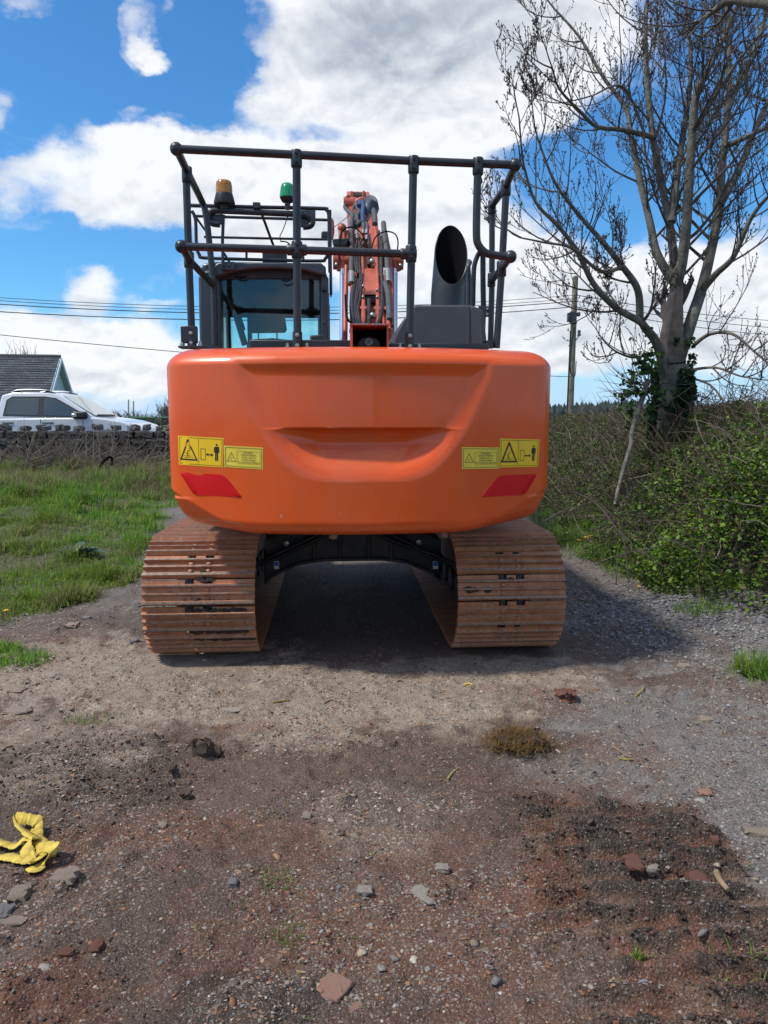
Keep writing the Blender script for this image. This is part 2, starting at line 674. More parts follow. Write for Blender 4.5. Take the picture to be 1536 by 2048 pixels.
def ground_colour(x, y):
    c = np.empty(x.shape + (3,))
    c[:] = PAL['brown']

    def lay(m, k):
        nonlocal c
        m = np.clip(m, 0, 1)[..., None]
        c = c * (1 - m) + np.array(PAL[k]) * m

    lay(sstep(fbm(x * 1.1, y * 1.1, 6, 61, .62), .5, .62) * .65, 'wet')
    lay(sstep(fbm(x * 2.0, y * 2.0, 6, 62, .62), .55, .66) * .45, 'red')
    pale, grey = gravel_mask(x, y)
    fine = .45 + 1.0 * fbm(x * 9, y * 9, 4, 63)
    lay(pale * fine * .95, 'pale')
    lay(grey * fine * .8, 'grey')
    r, l = rut_masks(x, y)
    t = fbm(x * 7, y * 7, 4, 64)
    lay(l * .6 * sstep(t, .40, .55) * .9, 'dark')
    lay(r * .9, 'clay')
    lay(r * sstep(t, .47, .56) * .75, 'red')
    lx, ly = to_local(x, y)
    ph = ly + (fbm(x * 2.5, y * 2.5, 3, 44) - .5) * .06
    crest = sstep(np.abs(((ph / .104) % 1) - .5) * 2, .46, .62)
    lay(r * crest * sstep(fbm(x * 5, y * 5, 3, 48), .26, .40) * (.6 + .4 * sstep(fbm(x * 16, y * 16, 3, 47), .36, .5)), 'dark')  # crests darkened: dark mud plus painted-in shade of the ridges' near sides
    crest = sstep(np.abs(((ph / .074) % 1) - .5) * 2, .6, .3)
    lay(l * crest * .8, 'wet')
    for (px, py, rx, ry, k, a) in ((520, 2010, .22, .13, 'dark', .9), (60, 2010, .25, .16, 'red', .8), (700, 1990, .25, .1, 'wet', .8), (1080, 1790, .16, .12, 'red', .7),
                                   (1090, 1380, .5, .12, 'red', .45), (1060, 1480, .3, .15, 'wet', .8), (1230, 1500, .25, .2, 'red', .5), (900, 1560, .5, .45, 'wet', .55),
                                   (500, 1460, .25, .08, 'red', .6), (1250, 1290, .8, .45, 'wet', .75), (1160, 1180, .4, .6, 'wet', .6), (340, 1100, .3, 1.2, 'wet', .6), (200, 1240, .9, .3, 'wet', .6),
                                   (1000, 1900, .2, .2, 'red', .5), (330, 1660, .25, .15, 'red', .55)):
        lay(zpx(x, y, px, py, rx, ry, .7, int(px) % 50 + 70) * a * .85, k)
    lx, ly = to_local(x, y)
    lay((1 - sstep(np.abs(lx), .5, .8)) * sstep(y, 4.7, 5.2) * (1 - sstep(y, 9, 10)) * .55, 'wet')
    lay(grass_mask(x, y) * .9, 'soil')
    lay(sstep(y, 15, 24) * .9, 'grass')
    v = .78 + .44 * fbm(x * 24, y * 24, 3, 66)
    return c * v[..., None]


def soil_mat():
    """earth: the mesh's own colours broken up by grit, crumbs and damp"""
    m = vmat('soil', rough=.88, spec=.25, noise=.45, nscale=110, bump=1.0, bscale=120)
    for n in m.node_tree.nodes:
        if n.type == 'BUMP':
            n.inputs['Distance'].default_value = .014
    nt = m.node_tree
    b = nt.nodes['Principled BSDF']
    src = b.inputs['Base Color'].links[0].from_socket
    tc = [n for n in nt.nodes if n.type == 'TEX_COORD'][0]
    for scale, lo, tone, amt in ((210, .80, (.30, .265, .23), .8), (95, .90, (.26, .22, .19), .75), (330, .86, (.045, .034, .028), .6)):
        wn = nt.nodes.new('ShaderNodeTexNoise')
        wn.inputs['Scale'].default_value = scale * .9
        wn.inputs['Detail'].default_value = 2
        nt.links.new(tc.outputs['Object'], wn.inputs['Vector'])
        sc = nt.nodes.new('ShaderNodeVectorMath')
        sc.operation = 'MULTIPLY_ADD'
        sc.inputs[1].default_value = (.9 / scale,) * 3
        nt.links.new(wn.outputs['Color'], sc.inputs[0])
        nt.links.new(tc.outputs['Object'], sc.inputs[2])
        v = nt.nodes.new('ShaderNodeTexVoronoi')
        v.inputs['Scale'].default_value = scale
        nt.links.new(sc.outputs[0], v.inputs['Vector'])
        sp = nt.nodes.new('ShaderNodeSeparateColor')
        nt.links.new(v.outputs['Color'], sp.inputs[0])
        g = nt.nodes.new('ShaderNodeMath')
        g.operation = 'GREATER_THAN'
        g.inputs[1].default_value = lo
        nt.links.new(sp.outputs[0], g.inputs[0])
        d = nt.nodes.new('ShaderNodeMapRange')
        d.inputs['From Min'].default_value = .45
        d.inputs['From Max'].default_value = .30
        nt.links.new(v.outputs['Distance'], d.inputs['Value'])
        k = nt.nodes.new('ShaderNodeMath')
        k.operation = 'MULTIPLY'
        nt.links.new(g.outputs[0], k.inputs[0])
        nt.links.new(d.outputs[0], k.inputs[1])
        k2 = nt.nodes.new('ShaderNodeMath')
        k2.operation = 'MULTIPLY'
        nt.links.new(k.outputs[0], k2.inputs[0])
        k2.inputs[1].default_value = amt
        mx = nt.nodes.new('ShaderNodeMix')
        mx.data_type = 'RGBA'
        nt.links.new(k2.outputs[0], mx.inputs[0])
        nt.links.new(src, mx.inputs[6])
        mx.inputs[7].default_value = (*tone, 1)
        src = mx.outputs[2]
    nt.links.new(src, b.inputs['Base Color'])
    return m


def build_ground():
    def grow(a, step, k, lim):
        o = [a]
        while abs(o[-1]) < lim:
            o.append(o[-1] + step)
            step *= k
        return o
    fx = list(np.arange(-2.0, 2.0, .0155))
    rt = grow(2.0, .016, 1.085, 5500)
    xs = np.array([-q for q in rt[::-1]] + fx[1:] + rt)
    fy = list(np.arange(1.45, 4.7, .0145))
    fwd = grow(4.7, .0150, 1.042, 5500)
    back = [1.45 - q for q in grow(0.0, .04, 1.16, 900)[1:]]
    ys = np.array(back[::-1] + fy + fwd)
    X, Y = np.meshgrid(xs, ys)
    Z = gz(X, Y)
    V = np.stack([X, Y, Z], -1).reshape(-1, 3)
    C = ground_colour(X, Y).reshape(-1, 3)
    ny, nx = X.shape
    i = np.arange(ny * nx).reshape(ny, nx)
    F = np.stack([i[:-1, :-1], i[:-1, 1:], i[1:, 1:], i[1:, :-1]], -1).reshape(-1, 4)
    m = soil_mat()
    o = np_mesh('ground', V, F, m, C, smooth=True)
    tag(o, 'muddy farm track of brown earth, gravel and grass', kind='structure')
    return o


build_ground()


# ------------------------------------------------------------------ loose stuff lying on the ground
def ico(sub):
    bm = bmesh.new()
    bmesh.ops.create_icosphere(bm, subdivisions=sub, radius=1)
    V = np.array([v.co[:] for v in bm.verts])
    F = np.array([[v.index for v in f.verts] for f in bm.faces])
    bm.free()
    return V, F


CHIP = (np.array([(1, .2, -.2), (-.1, 1, -.25), (-1, -.15, -.2), (.15, -1, -.25), (.12, .08, .8)], float), np.array([(0, 1, 4), (1, 2, 4), (2, 3, 4), (3, 0, 4)]))
OCT = (np.array([(1, 0, 0), (0, 1, 0), (-1, 0, 0), (0, -1, 0), (0, 0, 1), (0, 0, -1)], float),
       np.array([(0, 1, 4), (1, 2, 4), (2, 3, 4), (3, 0, 4), (1, 0, 5), (2, 1, 5), (3, 2, 5), (0, 3, 5)]))
ICO1 = ico(1)
ICO2 = ico(2)

STONES = np.array([(.20, .175, .155), (.25, .215, .185), (.17, .160, .155), (.13, .118, .11), (.28, .22, .165), (.29, .165, .095), (.36, .32, .27), (.105, .080, .065),
                   (.22, .105, .058), (.24, .225, .215)])


def scatter(n, wfun, ylo, yhi, half):
    """places on the ground, thicker towards the viewer's end of the track"""
    out = []
    while sum(len(o) for o in out) < n:
        k = n * 3
        y = ylo * (yhi / ylo) ** rng.random(k)
        x = (rng.random(k) * 2 - 1) * (half * y + .25)
        keep = rng.random(k) < wfun(x, y)
        out.append(np.stack([x[keep], y[keep]], -1))
    return np.concatenate(out)[:n]


def rocks(name, P, size, base, cols, m, flat=(.35, .75), sink=.15, parent=None):
    n = len(P)
    BV, BF = base
    k = len(BV)
    V = np.repeat(BV[None], n, 0)
    V = V * (1 + (rng.random((n, k, 1)) - .5) * (.85 if k < 7 else .4))
    if k > 6:                                  # broken faces
        for _ in range(5):
            dd = rng.normal(0, 1, (n, 1, 3))
            dd /= np.linalg.norm(dd, axis=2, keepdims=True)
            ex = np.maximum(0, (V * dd).sum(2, keepdims=True) - (.42 + .3 * rng.random((n, 1, 1))))
            V = V - ex * dd
    V[..., 2] = np.minimum(V[..., 2], .5 + .3 * rng.random((n, 1)))
    sc = np.stack([.7 + .6 * rng.random(n), .5 + .5 * rng.random(n), flat[0] + (flat[1] - flat[0]) * rng.random(n)], -1)
    V = V * sc[:, None, :]
    # tilt, then turn
    ta = (rng.random(n) - .5) * .7
    V = np.stack([V[..., 0] * np.cos(ta)[:, None] + V[..., 2] * np.sin(ta)[:, None], V[..., 1], -V[..., 0] * np.sin(ta)[:, None] + V[..., 2] * np.cos(ta)[:, None]], -1)
    a = rng.random(n) * 2 * pi
    V = np.stack([V[..., 0] * np.cos(a)[:, None] - V[..., 1] * np.sin(a)[:, None], V[..., 0] * np.sin(a)[:, None] + V[..., 1] * np.cos(a)[:, None], V[..., 2]], -1)
    V = V * size[:, None, None]
    z = gz(P[:, 0], P[:, 1]) + size * sc[:, 2] * sink
    V[..., 0] += P[:, 0][:, None]
    V[..., 1] += P[:, 1][:, None]
    V[..., 2] += z[:, None]
    F = (BF[None] + (np.arange(n) * k)[:, None, None]).reshape(-1, 3)
    C = np.repeat(cols[:, None, :], k, 1) * (.9 + .2 * rng.random((n, k, 1)))
    return np_mesh(name, V.reshape(-1, 3), F, m, C.reshape(-1, 3), parent, smooth=False)


def stone_cols(P, dull=0.0):
    pale, grey = gravel_mask(P[:, 0], P[:, 1])
    n = len(P)
    w = np.tile(np.array([1, .9, .5, .5, .7, .55, .3, 1.0, 1.0, .25]), (n, 1))
    w[:, 2] += grey * 3
    w[:, 3] += grey * 3
    w[:, 9] += grey * 2.5
    w[:, 8] *= (1 - .9 * grey)
    w[:, 1] += pale * 2
    w[:, 6] += pale * .8
    w = w.cumsum(1)
    r = rng.random(n) * w[:, -1]
    idx = (r[:, None] > w).sum(1)
    c = STONES[idx]
    return c * (.6 + .65 * rng.random((n, 1)))


m_stone = vmat('stone', rough=.85, noise=.22, nscale=140, bump=.35, bscale=200)


def w_gravel(x, y):
    pale, grey = gravel_mask(x, y)
    lx, ly = to_local(x, y)
    cl = sstep(fbm(x * 3.5, y * 3.5, 5, 90, .6), .44, .62)
    clear = 1 - (1 - sstep(np.abs(np.abs(lx) - .995), .34, .40)) * (1 - sstep(np.abs(ly), 1.75, 1.85))
    return np.clip(.05 + .36 * cl + .75 * np.maximum(pale, grey) * (.35 + cl), 0, 1) * (1 - .97 * grass_mask(x, y)) * clear * (1 - .75 * rut_masks(x, y)[0])


def build_gravel():
    P = scatter(100000, w_gravel, 1.55, 9.5, .56)
    s = (.0020 + .0058 * rng.random(len(P)) ** 2.3) * (.75 + P[:, 1] * .16)
    tag(rocks('gravel', P, s, CHIP, stone_cols(P), m_stone, flat=(.4, .9), sink=.1), 'loose gravel chips strewn over the track', kind='stuff')
    P = scatter(6500, w_gravel, 1.55, 9.5, .56)
    s = (.0042 + .0105 * rng.random(len(P)) ** 2.4) * (.8 + P[:, 1] * .08)
    tag(rocks('pebbles', P, s, ICO0, stone_cols(P), m_stone, flat=(.3, .6), sink=-.08), 'pebbles scattered over the track', kind='stuff')
    P = scatter(520, lambda x, y: np.clip(w_gravel(x, y) + .1, 0, 1) * (1 - grass_mask(x, y)), 1.6, 8, .55)
    s = .010 + .020 * rng.random(len(P)) ** 2.5
    tag(rocks('rubble', P, s, ICO1, stone_cols(P), m_stone, flat=(.15, .42), sink=.0), 'half buried stones of the track surface', kind='stuff')
    # earth crumbs, darker, over the mud
    def w_mud(x, y):
        r, l = rut_masks(x, y)
        lx, ly = to_local(x, y)
        ph = ly + (fbm(x * 2.5, y * 2.5, 3, 44) - .5) * .06
        crest = sstep(np.abs(((ph / .104) % 1) - .5) * 2, .35, .7)
        return np.clip(.15 * sstep(fbm(x * 5, y * 5, 3, 95), .5, .6) + .9 * r * crest * sstep(fbm(x * 9, y * 9, 3, 96), .40, .5) + .4 * l, 0, 1) * (1 - grass_mask(x, y))
    P = scatter(6500, w_mud, 1.55, 5.5, .56)
    s = .0028 + .0085 * rng.random(len(P)) ** 2.4
    c = np.where(rng.random((len(P), 1)) < .25, np.array([[.13, .060, .040]]), np.array([[.060, .046, .037]])) * (.7 + .6 * rng.random((len(P), 1)))
    tag(rocks('mud_crumbs', P, s, ICO0, c, m_stone, flat=(.6, 1.0), sink=.1), 'crumbs of dark and red earth on the track', kind='stuff')
    # grey gravel heap along the right-hand verge
    gx, gy = ground_at(1430, 1235)
    k = 9000
    P = np.stack([gx + rng.normal(0, .85, k), gy + rng.normal(0, .62, k)], -1)
    ok = (P[:, 0] > 1.35 + .25 * np.sin(P[:, 1] * 3)) & (P[:, 1] > 3.6)
    P = P[ok]
    s = .008 + .013 * rng.random(len(P)) ** 1.5
    g = np.array([[.215, .21, .21]]) * (.5 + .9 * rng.random((len(P), 1)))
    tag(rocks('loose_gravel', P, s, ICO0, g, m_stone, flat=(.4, .8), sink=.3), 'spread heap of grey crushed stone beside the hedge', kind='stuff')


def _ico0():
    t = (1 + 5 ** .5) / 2
    V = np.array([(-1, t, 0), (1, t, 0), (-1, -t, 0), (1, -t, 0), (0, -1, t), (0, 1, t), (0, -1, -t), (0, 1, -t), (t, 0, -1), (t, 0, 1), (-t, 0, -1), (-t, 0, 1)], float)
    V /= np.linalg.norm(V[0])
    F = np.array([(0, 11, 5), (0, 5, 1), (0, 1, 7), (0, 7, 10), (0, 10, 11), (1, 5, 9), (5, 11, 4), (11, 10, 2), (10, 7, 6), (7, 1, 8), (3, 9, 4), (3, 4, 2), (3, 2, 6), (3, 6, 8), (3, 8, 9),
                  (4, 9, 5), (2, 4, 11), (6, 2, 10), (8, 6, 7), (9, 8, 1)])
    return V, F


ICO0 = _ico0()
build_gravel()


def blades(name, P, length, width, cols, m, lean=.5, parent=None, z=None, droop=.5):
    """grass blades: two bent quads and a tip each"""
    n = len(P)
    a = rng.random(n) * 2 * pi
    tilt = rng.random(n) * lean
    dx, dy = np.cos(a), np.sin(a)
    sx, sy = -dy, dx
    z0 = gz(P[:, 0], P[:, 1]) - .005 if z is None else z
    V = np.empty((n, 5, 3))
    for k, (t, w) in enumerate(((0, 1), (.55, .75))):
        hx = np.sin(tilt) * length * t * (1 + droop * t)
        hz = np.cos(tilt * (1 + droop * t)) * length * t
        for s, q in ((-1, 0), (1, 1)):
            V[:, k * 2 + q, 0] = P[:, 0] + dx * hx + sx * width * w * s * .5
            V[:, k * 2 + q, 1] = P[:, 1] + dy * hx + sy * width * w * s * .5
            V[:, k * 2 + q, 2] = z0 + hz
    hx = np.sin(tilt) * length * (1 + droop)
    V[:, 4, 0] = P[:, 0] + dx * hx
    V[:, 4, 1] = P[:, 1] + dy * hx
    V[:, 4, 2] = z0 + np.cos(np.minimum(tilt * (1 + 1.3 * droop), 1.7)) * length * .95
    b = (np.arange(n) * 5)[:, None]
    F = np.concatenate([b + np.array([[0, 1, 3]]), b + np.array([[0, 3, 2]]), b + np.array([[2, 3, 4]])])
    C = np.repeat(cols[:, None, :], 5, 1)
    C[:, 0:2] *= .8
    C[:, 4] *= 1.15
    return np_mesh(name, V.reshape(-1, 3), F, m, C.reshape(-1, 3), parent)


m_grass = vmat('grass_blade', rough=.55, trans=.48, spec=.3)
G_GREEN = np.array([(.165, .34, .032), (.22, .39, .042), (.12, .26, .036), (.28, .38, .06), (.085, .20, .04)])
G_DRY = np.array([(.30, .24, .13), (.36, .29, .17), (.22, .17, .095), (.26, .23, .13)])


def pick(tab, n, lo=.75, hi=1.25):
    return tab[rng.integers(0, len(tab), n)] * (lo + (hi - lo) * rng.random((n, 1)))


def build_grass():
    n = 230000
    y = 4.9 * (17.2 / 4.9) ** (rng.random(n) ** .85)
    e = grass_edge(y)
    x = e + .5 - rng.random(n) ** 1.1 * np.maximum(.3, (e + .5 + .56 * y + .8))
    cl = fbm(x * 2.4, y * 2.4, 4, 101)
    gm = grass_mask(x, y)
    bare = sstep(fbm(x * 1.1, y * 1.5, 3, 102), .66, .54)
    keep = rng.random(n) < gm * (.25 + .75 * sstep(cl, .35, .6)) * (.25 + .75 * bare)
    x, y, cl = x[keep], y[keep], cl[keep]
    n = len(x)
    far = sstep(y, 10.5, 13.5)
    L_ = (.035 + .065 * rng.random(n) + .15 * sstep(cl, .52, .68)) * (1 + .5 * far) * (.75 + .02 * y)
    c = pick(G_GREEN, n)
    yl = sstep(fbm(x * .9, y * .9, 3, 103), .45, .62)[:, None]
    c = c * (1 - .5 * yl) + np.array([[.19, .23, .035]]) * .5 * yl
    dry = rng.random(n) < (.05 + .36 * sstep(fbm(x * 1.7, y * 1.7, 3, 104), .52, .66) + .35 * sstep(y, 12.4, 14.0))
    c[dry] = pick(G_DRY, int(dry.sum()))
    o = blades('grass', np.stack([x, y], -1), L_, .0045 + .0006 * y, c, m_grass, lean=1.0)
    tag(o, 'ragged green grass on the left of the track', kind='stuff')
    # matted dead grass below the wall
    n = 42000
    y = 12.2 + rng.random(n) * 4.6
    x = -2.6 - rng.random(n) * 8.2
    hump = fbm(x * .8, y * .8, 3, 105)
    keep = rng.random(n) < sstep(hump + .10 * (y - 13.6), .34, .52)
    x, y, hump = x[keep], y[keep], hump[keep]
    n = len(x)
    c = pick(G_DRY, n, .55, 1.15)
    gr = rng.random(n) < .16
    c[gr] = pick(G_GREEN, int(gr.sum()), .6, 1.0)
    o = blades('dead_grass', np.stack([x, y], -1), (.10 + .16 * rng.random(n) * (.5 + hump)) * (1 - .45 * sstep(y, 15.2, 16.6)), np.full(n, .011), c, m_grass, lean=1.35)
    tag(o, 'matted straw coloured dead grass below the stone wall', kind='stuff')
    # verge below the hedge
    n = 130000
    y = 5.0 * (13 / 5.0) ** rng.random(n)
    x = 1.7 + rng.random(n) * 2.2
    gm = grass_mask(x, y)
    k1 = sstep(fbm(x * 1.5, y * 1.5, 3, 107), .42, .6)
    keep = rng.random(n) < gm * (.2 + .8 * k1) * (1 - sstep(x, 3.2, 4.0)) * sstep(y, 5.6, 6.3)
    x, y, k1 = x[keep], y[keep], k1[keep]
    n = len(x)
    c = pick(G_GREEN, n)
    dry = rng.random(n) < (.14 + .5 * sstep(y, 8.2, 9.2) * (1 - k1))
    c[dry] = pick(G_DRY, int(dry.sum()))
    o = blades('verge_grass', np.stack([x, y], -1), .06 + .13 * rng.random(n) + .10 * k1 * rng.random(n), np.full(n, .008), c, m_grass, lean=1.1)
    tag(o, 'mixed green and dead grass along the foot of the hedge', kind='stuff')
    # sparse sprigs in the mud
    n = 5200
    y = 1.6 * (5.6 / 1.6) ** rng.random(n)
    x = (rng.random(n) * 2 - 1) * (.54 * y + .2)
    keep = rng.random(n) < sstep(fbm(x * 4.0, y * 4.0, 3, 109), .60, .74)
    x, y = x[keep], y[keep]
    n = len(x)
    c = np.where(rng.random((n, 1)) < .55, pick(G_DRY, n, .6, 1.0), pick(G_GREEN, n, .7, 1.1))
    o = blades('grass_sprigs', np.stack([x, y], -1), .015 + .04 * rng.random(n), np.full(n, .0028), c, m_grass, lean=1.5)
    tag(o, 'thin sprigs of trodden grass in the mud', kind='stuff')


build_grass()


def tuft(name, px, py, rad, n, ln, label, green=.9, group=None, w=.004):
    cx, cy = ground_at(px, py)
    r = rad * np.sqrt(rng.random(n))
    a = rng.random(n) * 2 * pi
    P = np.stack([cx + r * np.cos(a), cy + r * np.sin(a) * .7], -1)
    c = pick(G_GREEN, n)
    d = rng.random(n) > green
    c[d] = pick(G_DRY, int(d.sum()), .7, 1.0)
    o = blades(name, P, ln * (.5 + .7 * rng.random(n)), np.full(n, w), c, m_grass, lean=1.2)
    return tag(o, label, 'grass tuft', group)


tuft('grass_tuft', 1525, 1345, .17, 700, .16, 'bright grass tuft at the edge of the grey gravel heap', .85, w=.006)
tuft('grass_tuft', 1405, 1240, .22, 600, .07, 'low patch of grass growing out of the grey gravel heap', .9, w=.006)
tuft('grass_tuft', 1278, 1928, .022, 40, .05, 'tiny vivid green shoot in the dark churned mud', 1.0)
tuft('grass_tuft', 180, 1440, .12, 160, .05, 'sparse grass tuft in the churned earth on the left of the track', .5)
tuft('grass_tuft', 555, 1775, .07, 90, .05, 'small grass tuft in the open mud between two pale stones', .6, w=.003)
tuft('grass_tuft', 580, 1870, .06, 90, .05, 'trodden yellowish grass tuft above the pinkish slab', .35, w=.003)
tuft('grass_tuft', 40, 1322, .2, 500, .09, 'leafy grass tuft alone on the earth at the left edge', .95, w=.006)
tuft('grass_tuft', 10, 1300, .12, 400, .09, 'grass tuft cut by the left edge of the picture', .95, w=.006)
tuft('grass_tuft', 1470, 1935, .10, 60, .06, 'thin loose sprig of grass on the churned mud at the right edge', .6, w=.003)

# ------------------------------------------------------------------ the excavator
m_orange = mat('orange_paint', (.72, .092, .009), rough=.34, var=.06, scale=2.2, coat=.5, spec=.35, bump=.05, bscale=5, bdist=.02)
m_boom = mat('faded_orange_paint', (.43, .092, .052), rough=.48, var=.22, scale=7, bump=.1, bscale=30)
m_dark = mat('dark_grey_paint', (.032, .036, .042), rough=.42, var=.25, scale=5, bump=.05)
m_cab = mat('cab_grey_paint', (.034, .040, .050), rough=.38, var=.2, scale=4, coat=.15)
m_hood = mat('hood_grey_paint', (.060, .066, .072), rough=.36, var=.18, scale=3, coat=.2)
m_rail = mat('rail_black_paint', (.022, .025, .031), rough=.36, var=.3, scale=9, bump=.05)
m_rubber = mat('hose_rubber', (.018, .018, .020), rough=.5, var=.3, scale=20)
m_greyhose = mat('sleeved_hose', (.075, .078, .078), rough=.75, var=.35, scale=25, bump=.3, bscale=150)
m_chrome = mat('chrome_rod', (.75, .77, .80), rough=.12, metal=1.0)
m_steel = mat('bare_steel', (.42, .40, .38), rough=.38, metal=.9, var=.2, scale=20)
m_black = mat('matt_black', (.006, .006, .007), rough=.95, spec=.1)
m_frame = mat('greasy_black_frame', (.022, .021, .022), rough=.6, scale=7, c2=(.075, .056, .042), lo=.48, hi=.75, bump=.3, bscale=30)
m_yel = mat('sticker_yellow', (.86, .54, .010), rough=.35, var=.04, scale=10)
m_yel2 = mat('pale_sticker_yellow', (.78, .60, .06), rough=.4, var=.06, scale=10)
m_ink = mat('sticker_black', (.012, .012, .014), rough=.5)
m_ink2 = mat('faded_sticker_ink', (.14, .11, .02), rough=.6)
m_refl = mat('red_reflector', (.62, .004, .006), rough=.5, var=.05, scale=30, spec=.3)
m_cglass = glass_mat('tinted_glass', (.86, .97, .95))
m_seat = mat('seat_cloth', (.028, .032, .036), rough=.85, var=.2, scale=30)
m_scr = mat('bare_scratch', (.50, .36, .24), rough=.7)


def wear(m):
    """road dust in soft streaks, uneven polish and small chips over the paint"""
    nt = m.node_tree
    b = nt.nodes['Principled BSDF']
    src = b.inputs['Base Color'].links[0].from_socket
    tc = [n for n in nt.nodes if n.type == 'TEX_COORD'][0]

    def nz(scale, st, det, a, c, lo=0.0, hi=1.0):
        mp = nt.nodes.new('ShaderNodeMapping')
        mp.inputs['Scale'].default_value = st
        nt.links.new(tc.outputs['Object'], mp.inputs[0])
        n = nt.nodes.new('ShaderNodeTexNoise')
        n.inputs['Scale'].default_value = scale
        n.inputs['Detail'].default_value = det
        n.inputs['Roughness'].default_value = .65
        nt.links.new(mp.outputs[0], n.inputs['Vector'])
        r = nt.nodes.new('ShaderNodeMapRange')
        r.inputs['From Min'].default_value = a
        r.inputs['From Max'].default_value = c
        r.inputs['To Min'].default_value = lo
        r.inputs['To Max'].default_value = hi
        nt.links.new(n.outputs['Fac'], r.inputs['Value'])
        return r.outputs[0]

    def mix(f, colr):
        nonlocal src
        x = nt.nodes.new('ShaderNodeMix')
        x.data_type = 'RGBA'
        nt.links.new(f, x.inputs[0])
        nt.links.new(src, x.inputs[6])
        x.inputs[7].default_value = (*colr, 1)
        src = x.outputs[2]
    mix(nz(3.0, (1, 1, .35), 7, .48, .78, 0, .30), (.40, .17, .085))
    mix(nz(9.0, (1, 1, .12), 5, .56, .80, 0, .28), (.34, .14, .07))
    mix(nz(90, (1, 1, 1), 2, .735, .76, 0, .8), (.30, .20, .14))
    nt.links.new(src, b.inputs['Base Color'])
    nt.links.new(nz(4.0, (1, 1, 1), 7, .35, .7, .24, .46), b.inputs['Roughness'])
    nt.links.new(nz(6.0, (1, 1, .5), 6, .3, .7, .03, .16), b.inputs['Coat Roughness'])


wear(m_orange)


def shoe_material():
    m = bpy.data.materials.new('rusty_shoe_steel')
    m.use_nodes = True
    nt = m.node_tree
    b = nt.nodes['Principled BSDF']
    tc = nt.nodes.new('ShaderNodeTexCoord')
    oi = nt.nodes.new('ShaderNodeObjectInfo')
    ad = nt.nodes.new('ShaderNodeVectorMath')
    ad.operation = 'ADD'
    sc = nt.nodes.new('ShaderNodeVectorMath')
    sc.operation = 'SCALE'
    sc.inputs[0].default_value = (37, 19, 53)
    nt.links.new(oi.outputs['Random'], sc.inputs['Scale'])
    nt.links.new(tc.outputs['Object'], ad.inputs[0])
    nt.links.new(sc.outputs[0], ad.inputs[1])

    def noise(scale, det, st=None):
        n = nt.nodes.new('ShaderNodeTexNoise')
        n.inputs['Scale'].default_value = scale
        n.inputs['Detail'].default_value = det
        n.inputs['Roughness'].default_value = .65
        src = ad.outputs[0]
        if st:
            mp = nt.nodes.new('ShaderNodeMapping')
            mp.inputs['Scale'].default_value = st
            nt.links.new(src, mp.inputs[0])
            src = mp.outputs[0]
        nt.links.new(src, n.inputs['Vector'])
        return n.outputs['Fac']

    def ramp(v, a, b2):
        r = nt.nodes.new('ShaderNodeMapRange')
        r.inputs['From Min'].default_value = a
        r.inputs['From Max'].default_value = b2
        nt.links.new(v, r.inputs['Value'])
        return r.outputs[0]

    def mix(f, a, c):
        x = nt.nodes.new('ShaderNodeMix')
        x.data_type = 'RGBA'
        nt.links.new(f, x.inputs[0])
        for i, q in ((6, a), (7, c)):
            if isinstance(q, tuple):
                x.inputs[i].default_value = (*q, 1)
            else:
                nt.links.new(q, x.inputs[i])
        return x.outputs[2]
    c = mix(ramp(noise(9, 6), .35, .65), (.46, .190, .085), (.31, .132, .066))
    c = mix(ramp(noise(22, 5), .56, .74), c, (.14, .075, .048))
    c = mix(ramp(noise(42, 5), .58, .70), c, (.40, .33, .27))
    nt.links.new(c, b.inputs['Base Color'])
    b.inputs['Roughness'].default_value = .62
    b.inputs['Metallic'].default_value = .15
    bp = nt.nodes.new('ShaderNodeBump')
    bp.inputs['Strength'].default_value = .45
    bp.inputs['Distance'].default_value = .003
    nt.links.new(noise(90, 6), bp.inputs['Height'])
    nt.links.new(bp.outputs[0], b.inputs['Normal'])
    return m


m_shoe = shoe_material()
m_worn = mat('worn_bar_edge', (.25, .20, .165), rough=.5, metal=.15, scale=30, c2=(.17, .11, .075), lo=.4, hi=.6, bump=.3, bscale=80)
m_packed = mat('packed_mud', (.040, .026, .020), rough=.95, var=.5, scale=40, bump=1.0, bscale=90, bdist=.01)

EX = empty('excavator', ORG, YAW)
tag(EX, 'orange tracked excavator parked on the muddy track, seen from behind', 'excavator')


# ---- counterweight
CWH, CWO = 1.172, .033          # half width, sideways offset


def cw_plan(n=340):
    xs = np.linspace(-CWH, CWH, 1600)
    ys = -2.17 + (2.55 - np.sqrt(2.55 ** 2 - xs ** 2))
    k = 700
    side = np.linspace(-.95, ys[0], k)
    X = np.concatenate([np.full(k, -CWH), xs[1:-1], np.full(k, CWH)])
    Y = np.concatenate([side, ys[1:-1], side[::-1]])
    s = np.concatenate([[0], np.cumsum(np.hypot(np.diff(X), np.diff(Y)))])
    u = np.linspace(0, s[-1], 4000)
    X, Y = np.interp(u, s, X), np.interp(u, s, Y)
    sg = .085 / (u[1] - u[0])
    kk = np.arange(-int(3 * sg), int(3 * sg) + 1)
    g = np.exp(-.5 * (kk / sg) ** 2)
    g /= g.sum()
    pad = len(kk) // 2
    Xp = np.convolve(np.pad(X, pad, 'edge'), g, 'valid')
    Yp = np.convolve(np.pad(Y, pad, 'edge'), g, 'valid')
    i = np.linspace(0, len(u) - 1, n).round().astype(int)
    Xp, Yp = Xp[i] + CWO, Yp[i]
    tx, ty = np.gradient(Xp), np.gradient(Yp)
    l = np.hypot(tx, ty)
    return Xp, Yp, ty / l, -tx / l         # outward normal


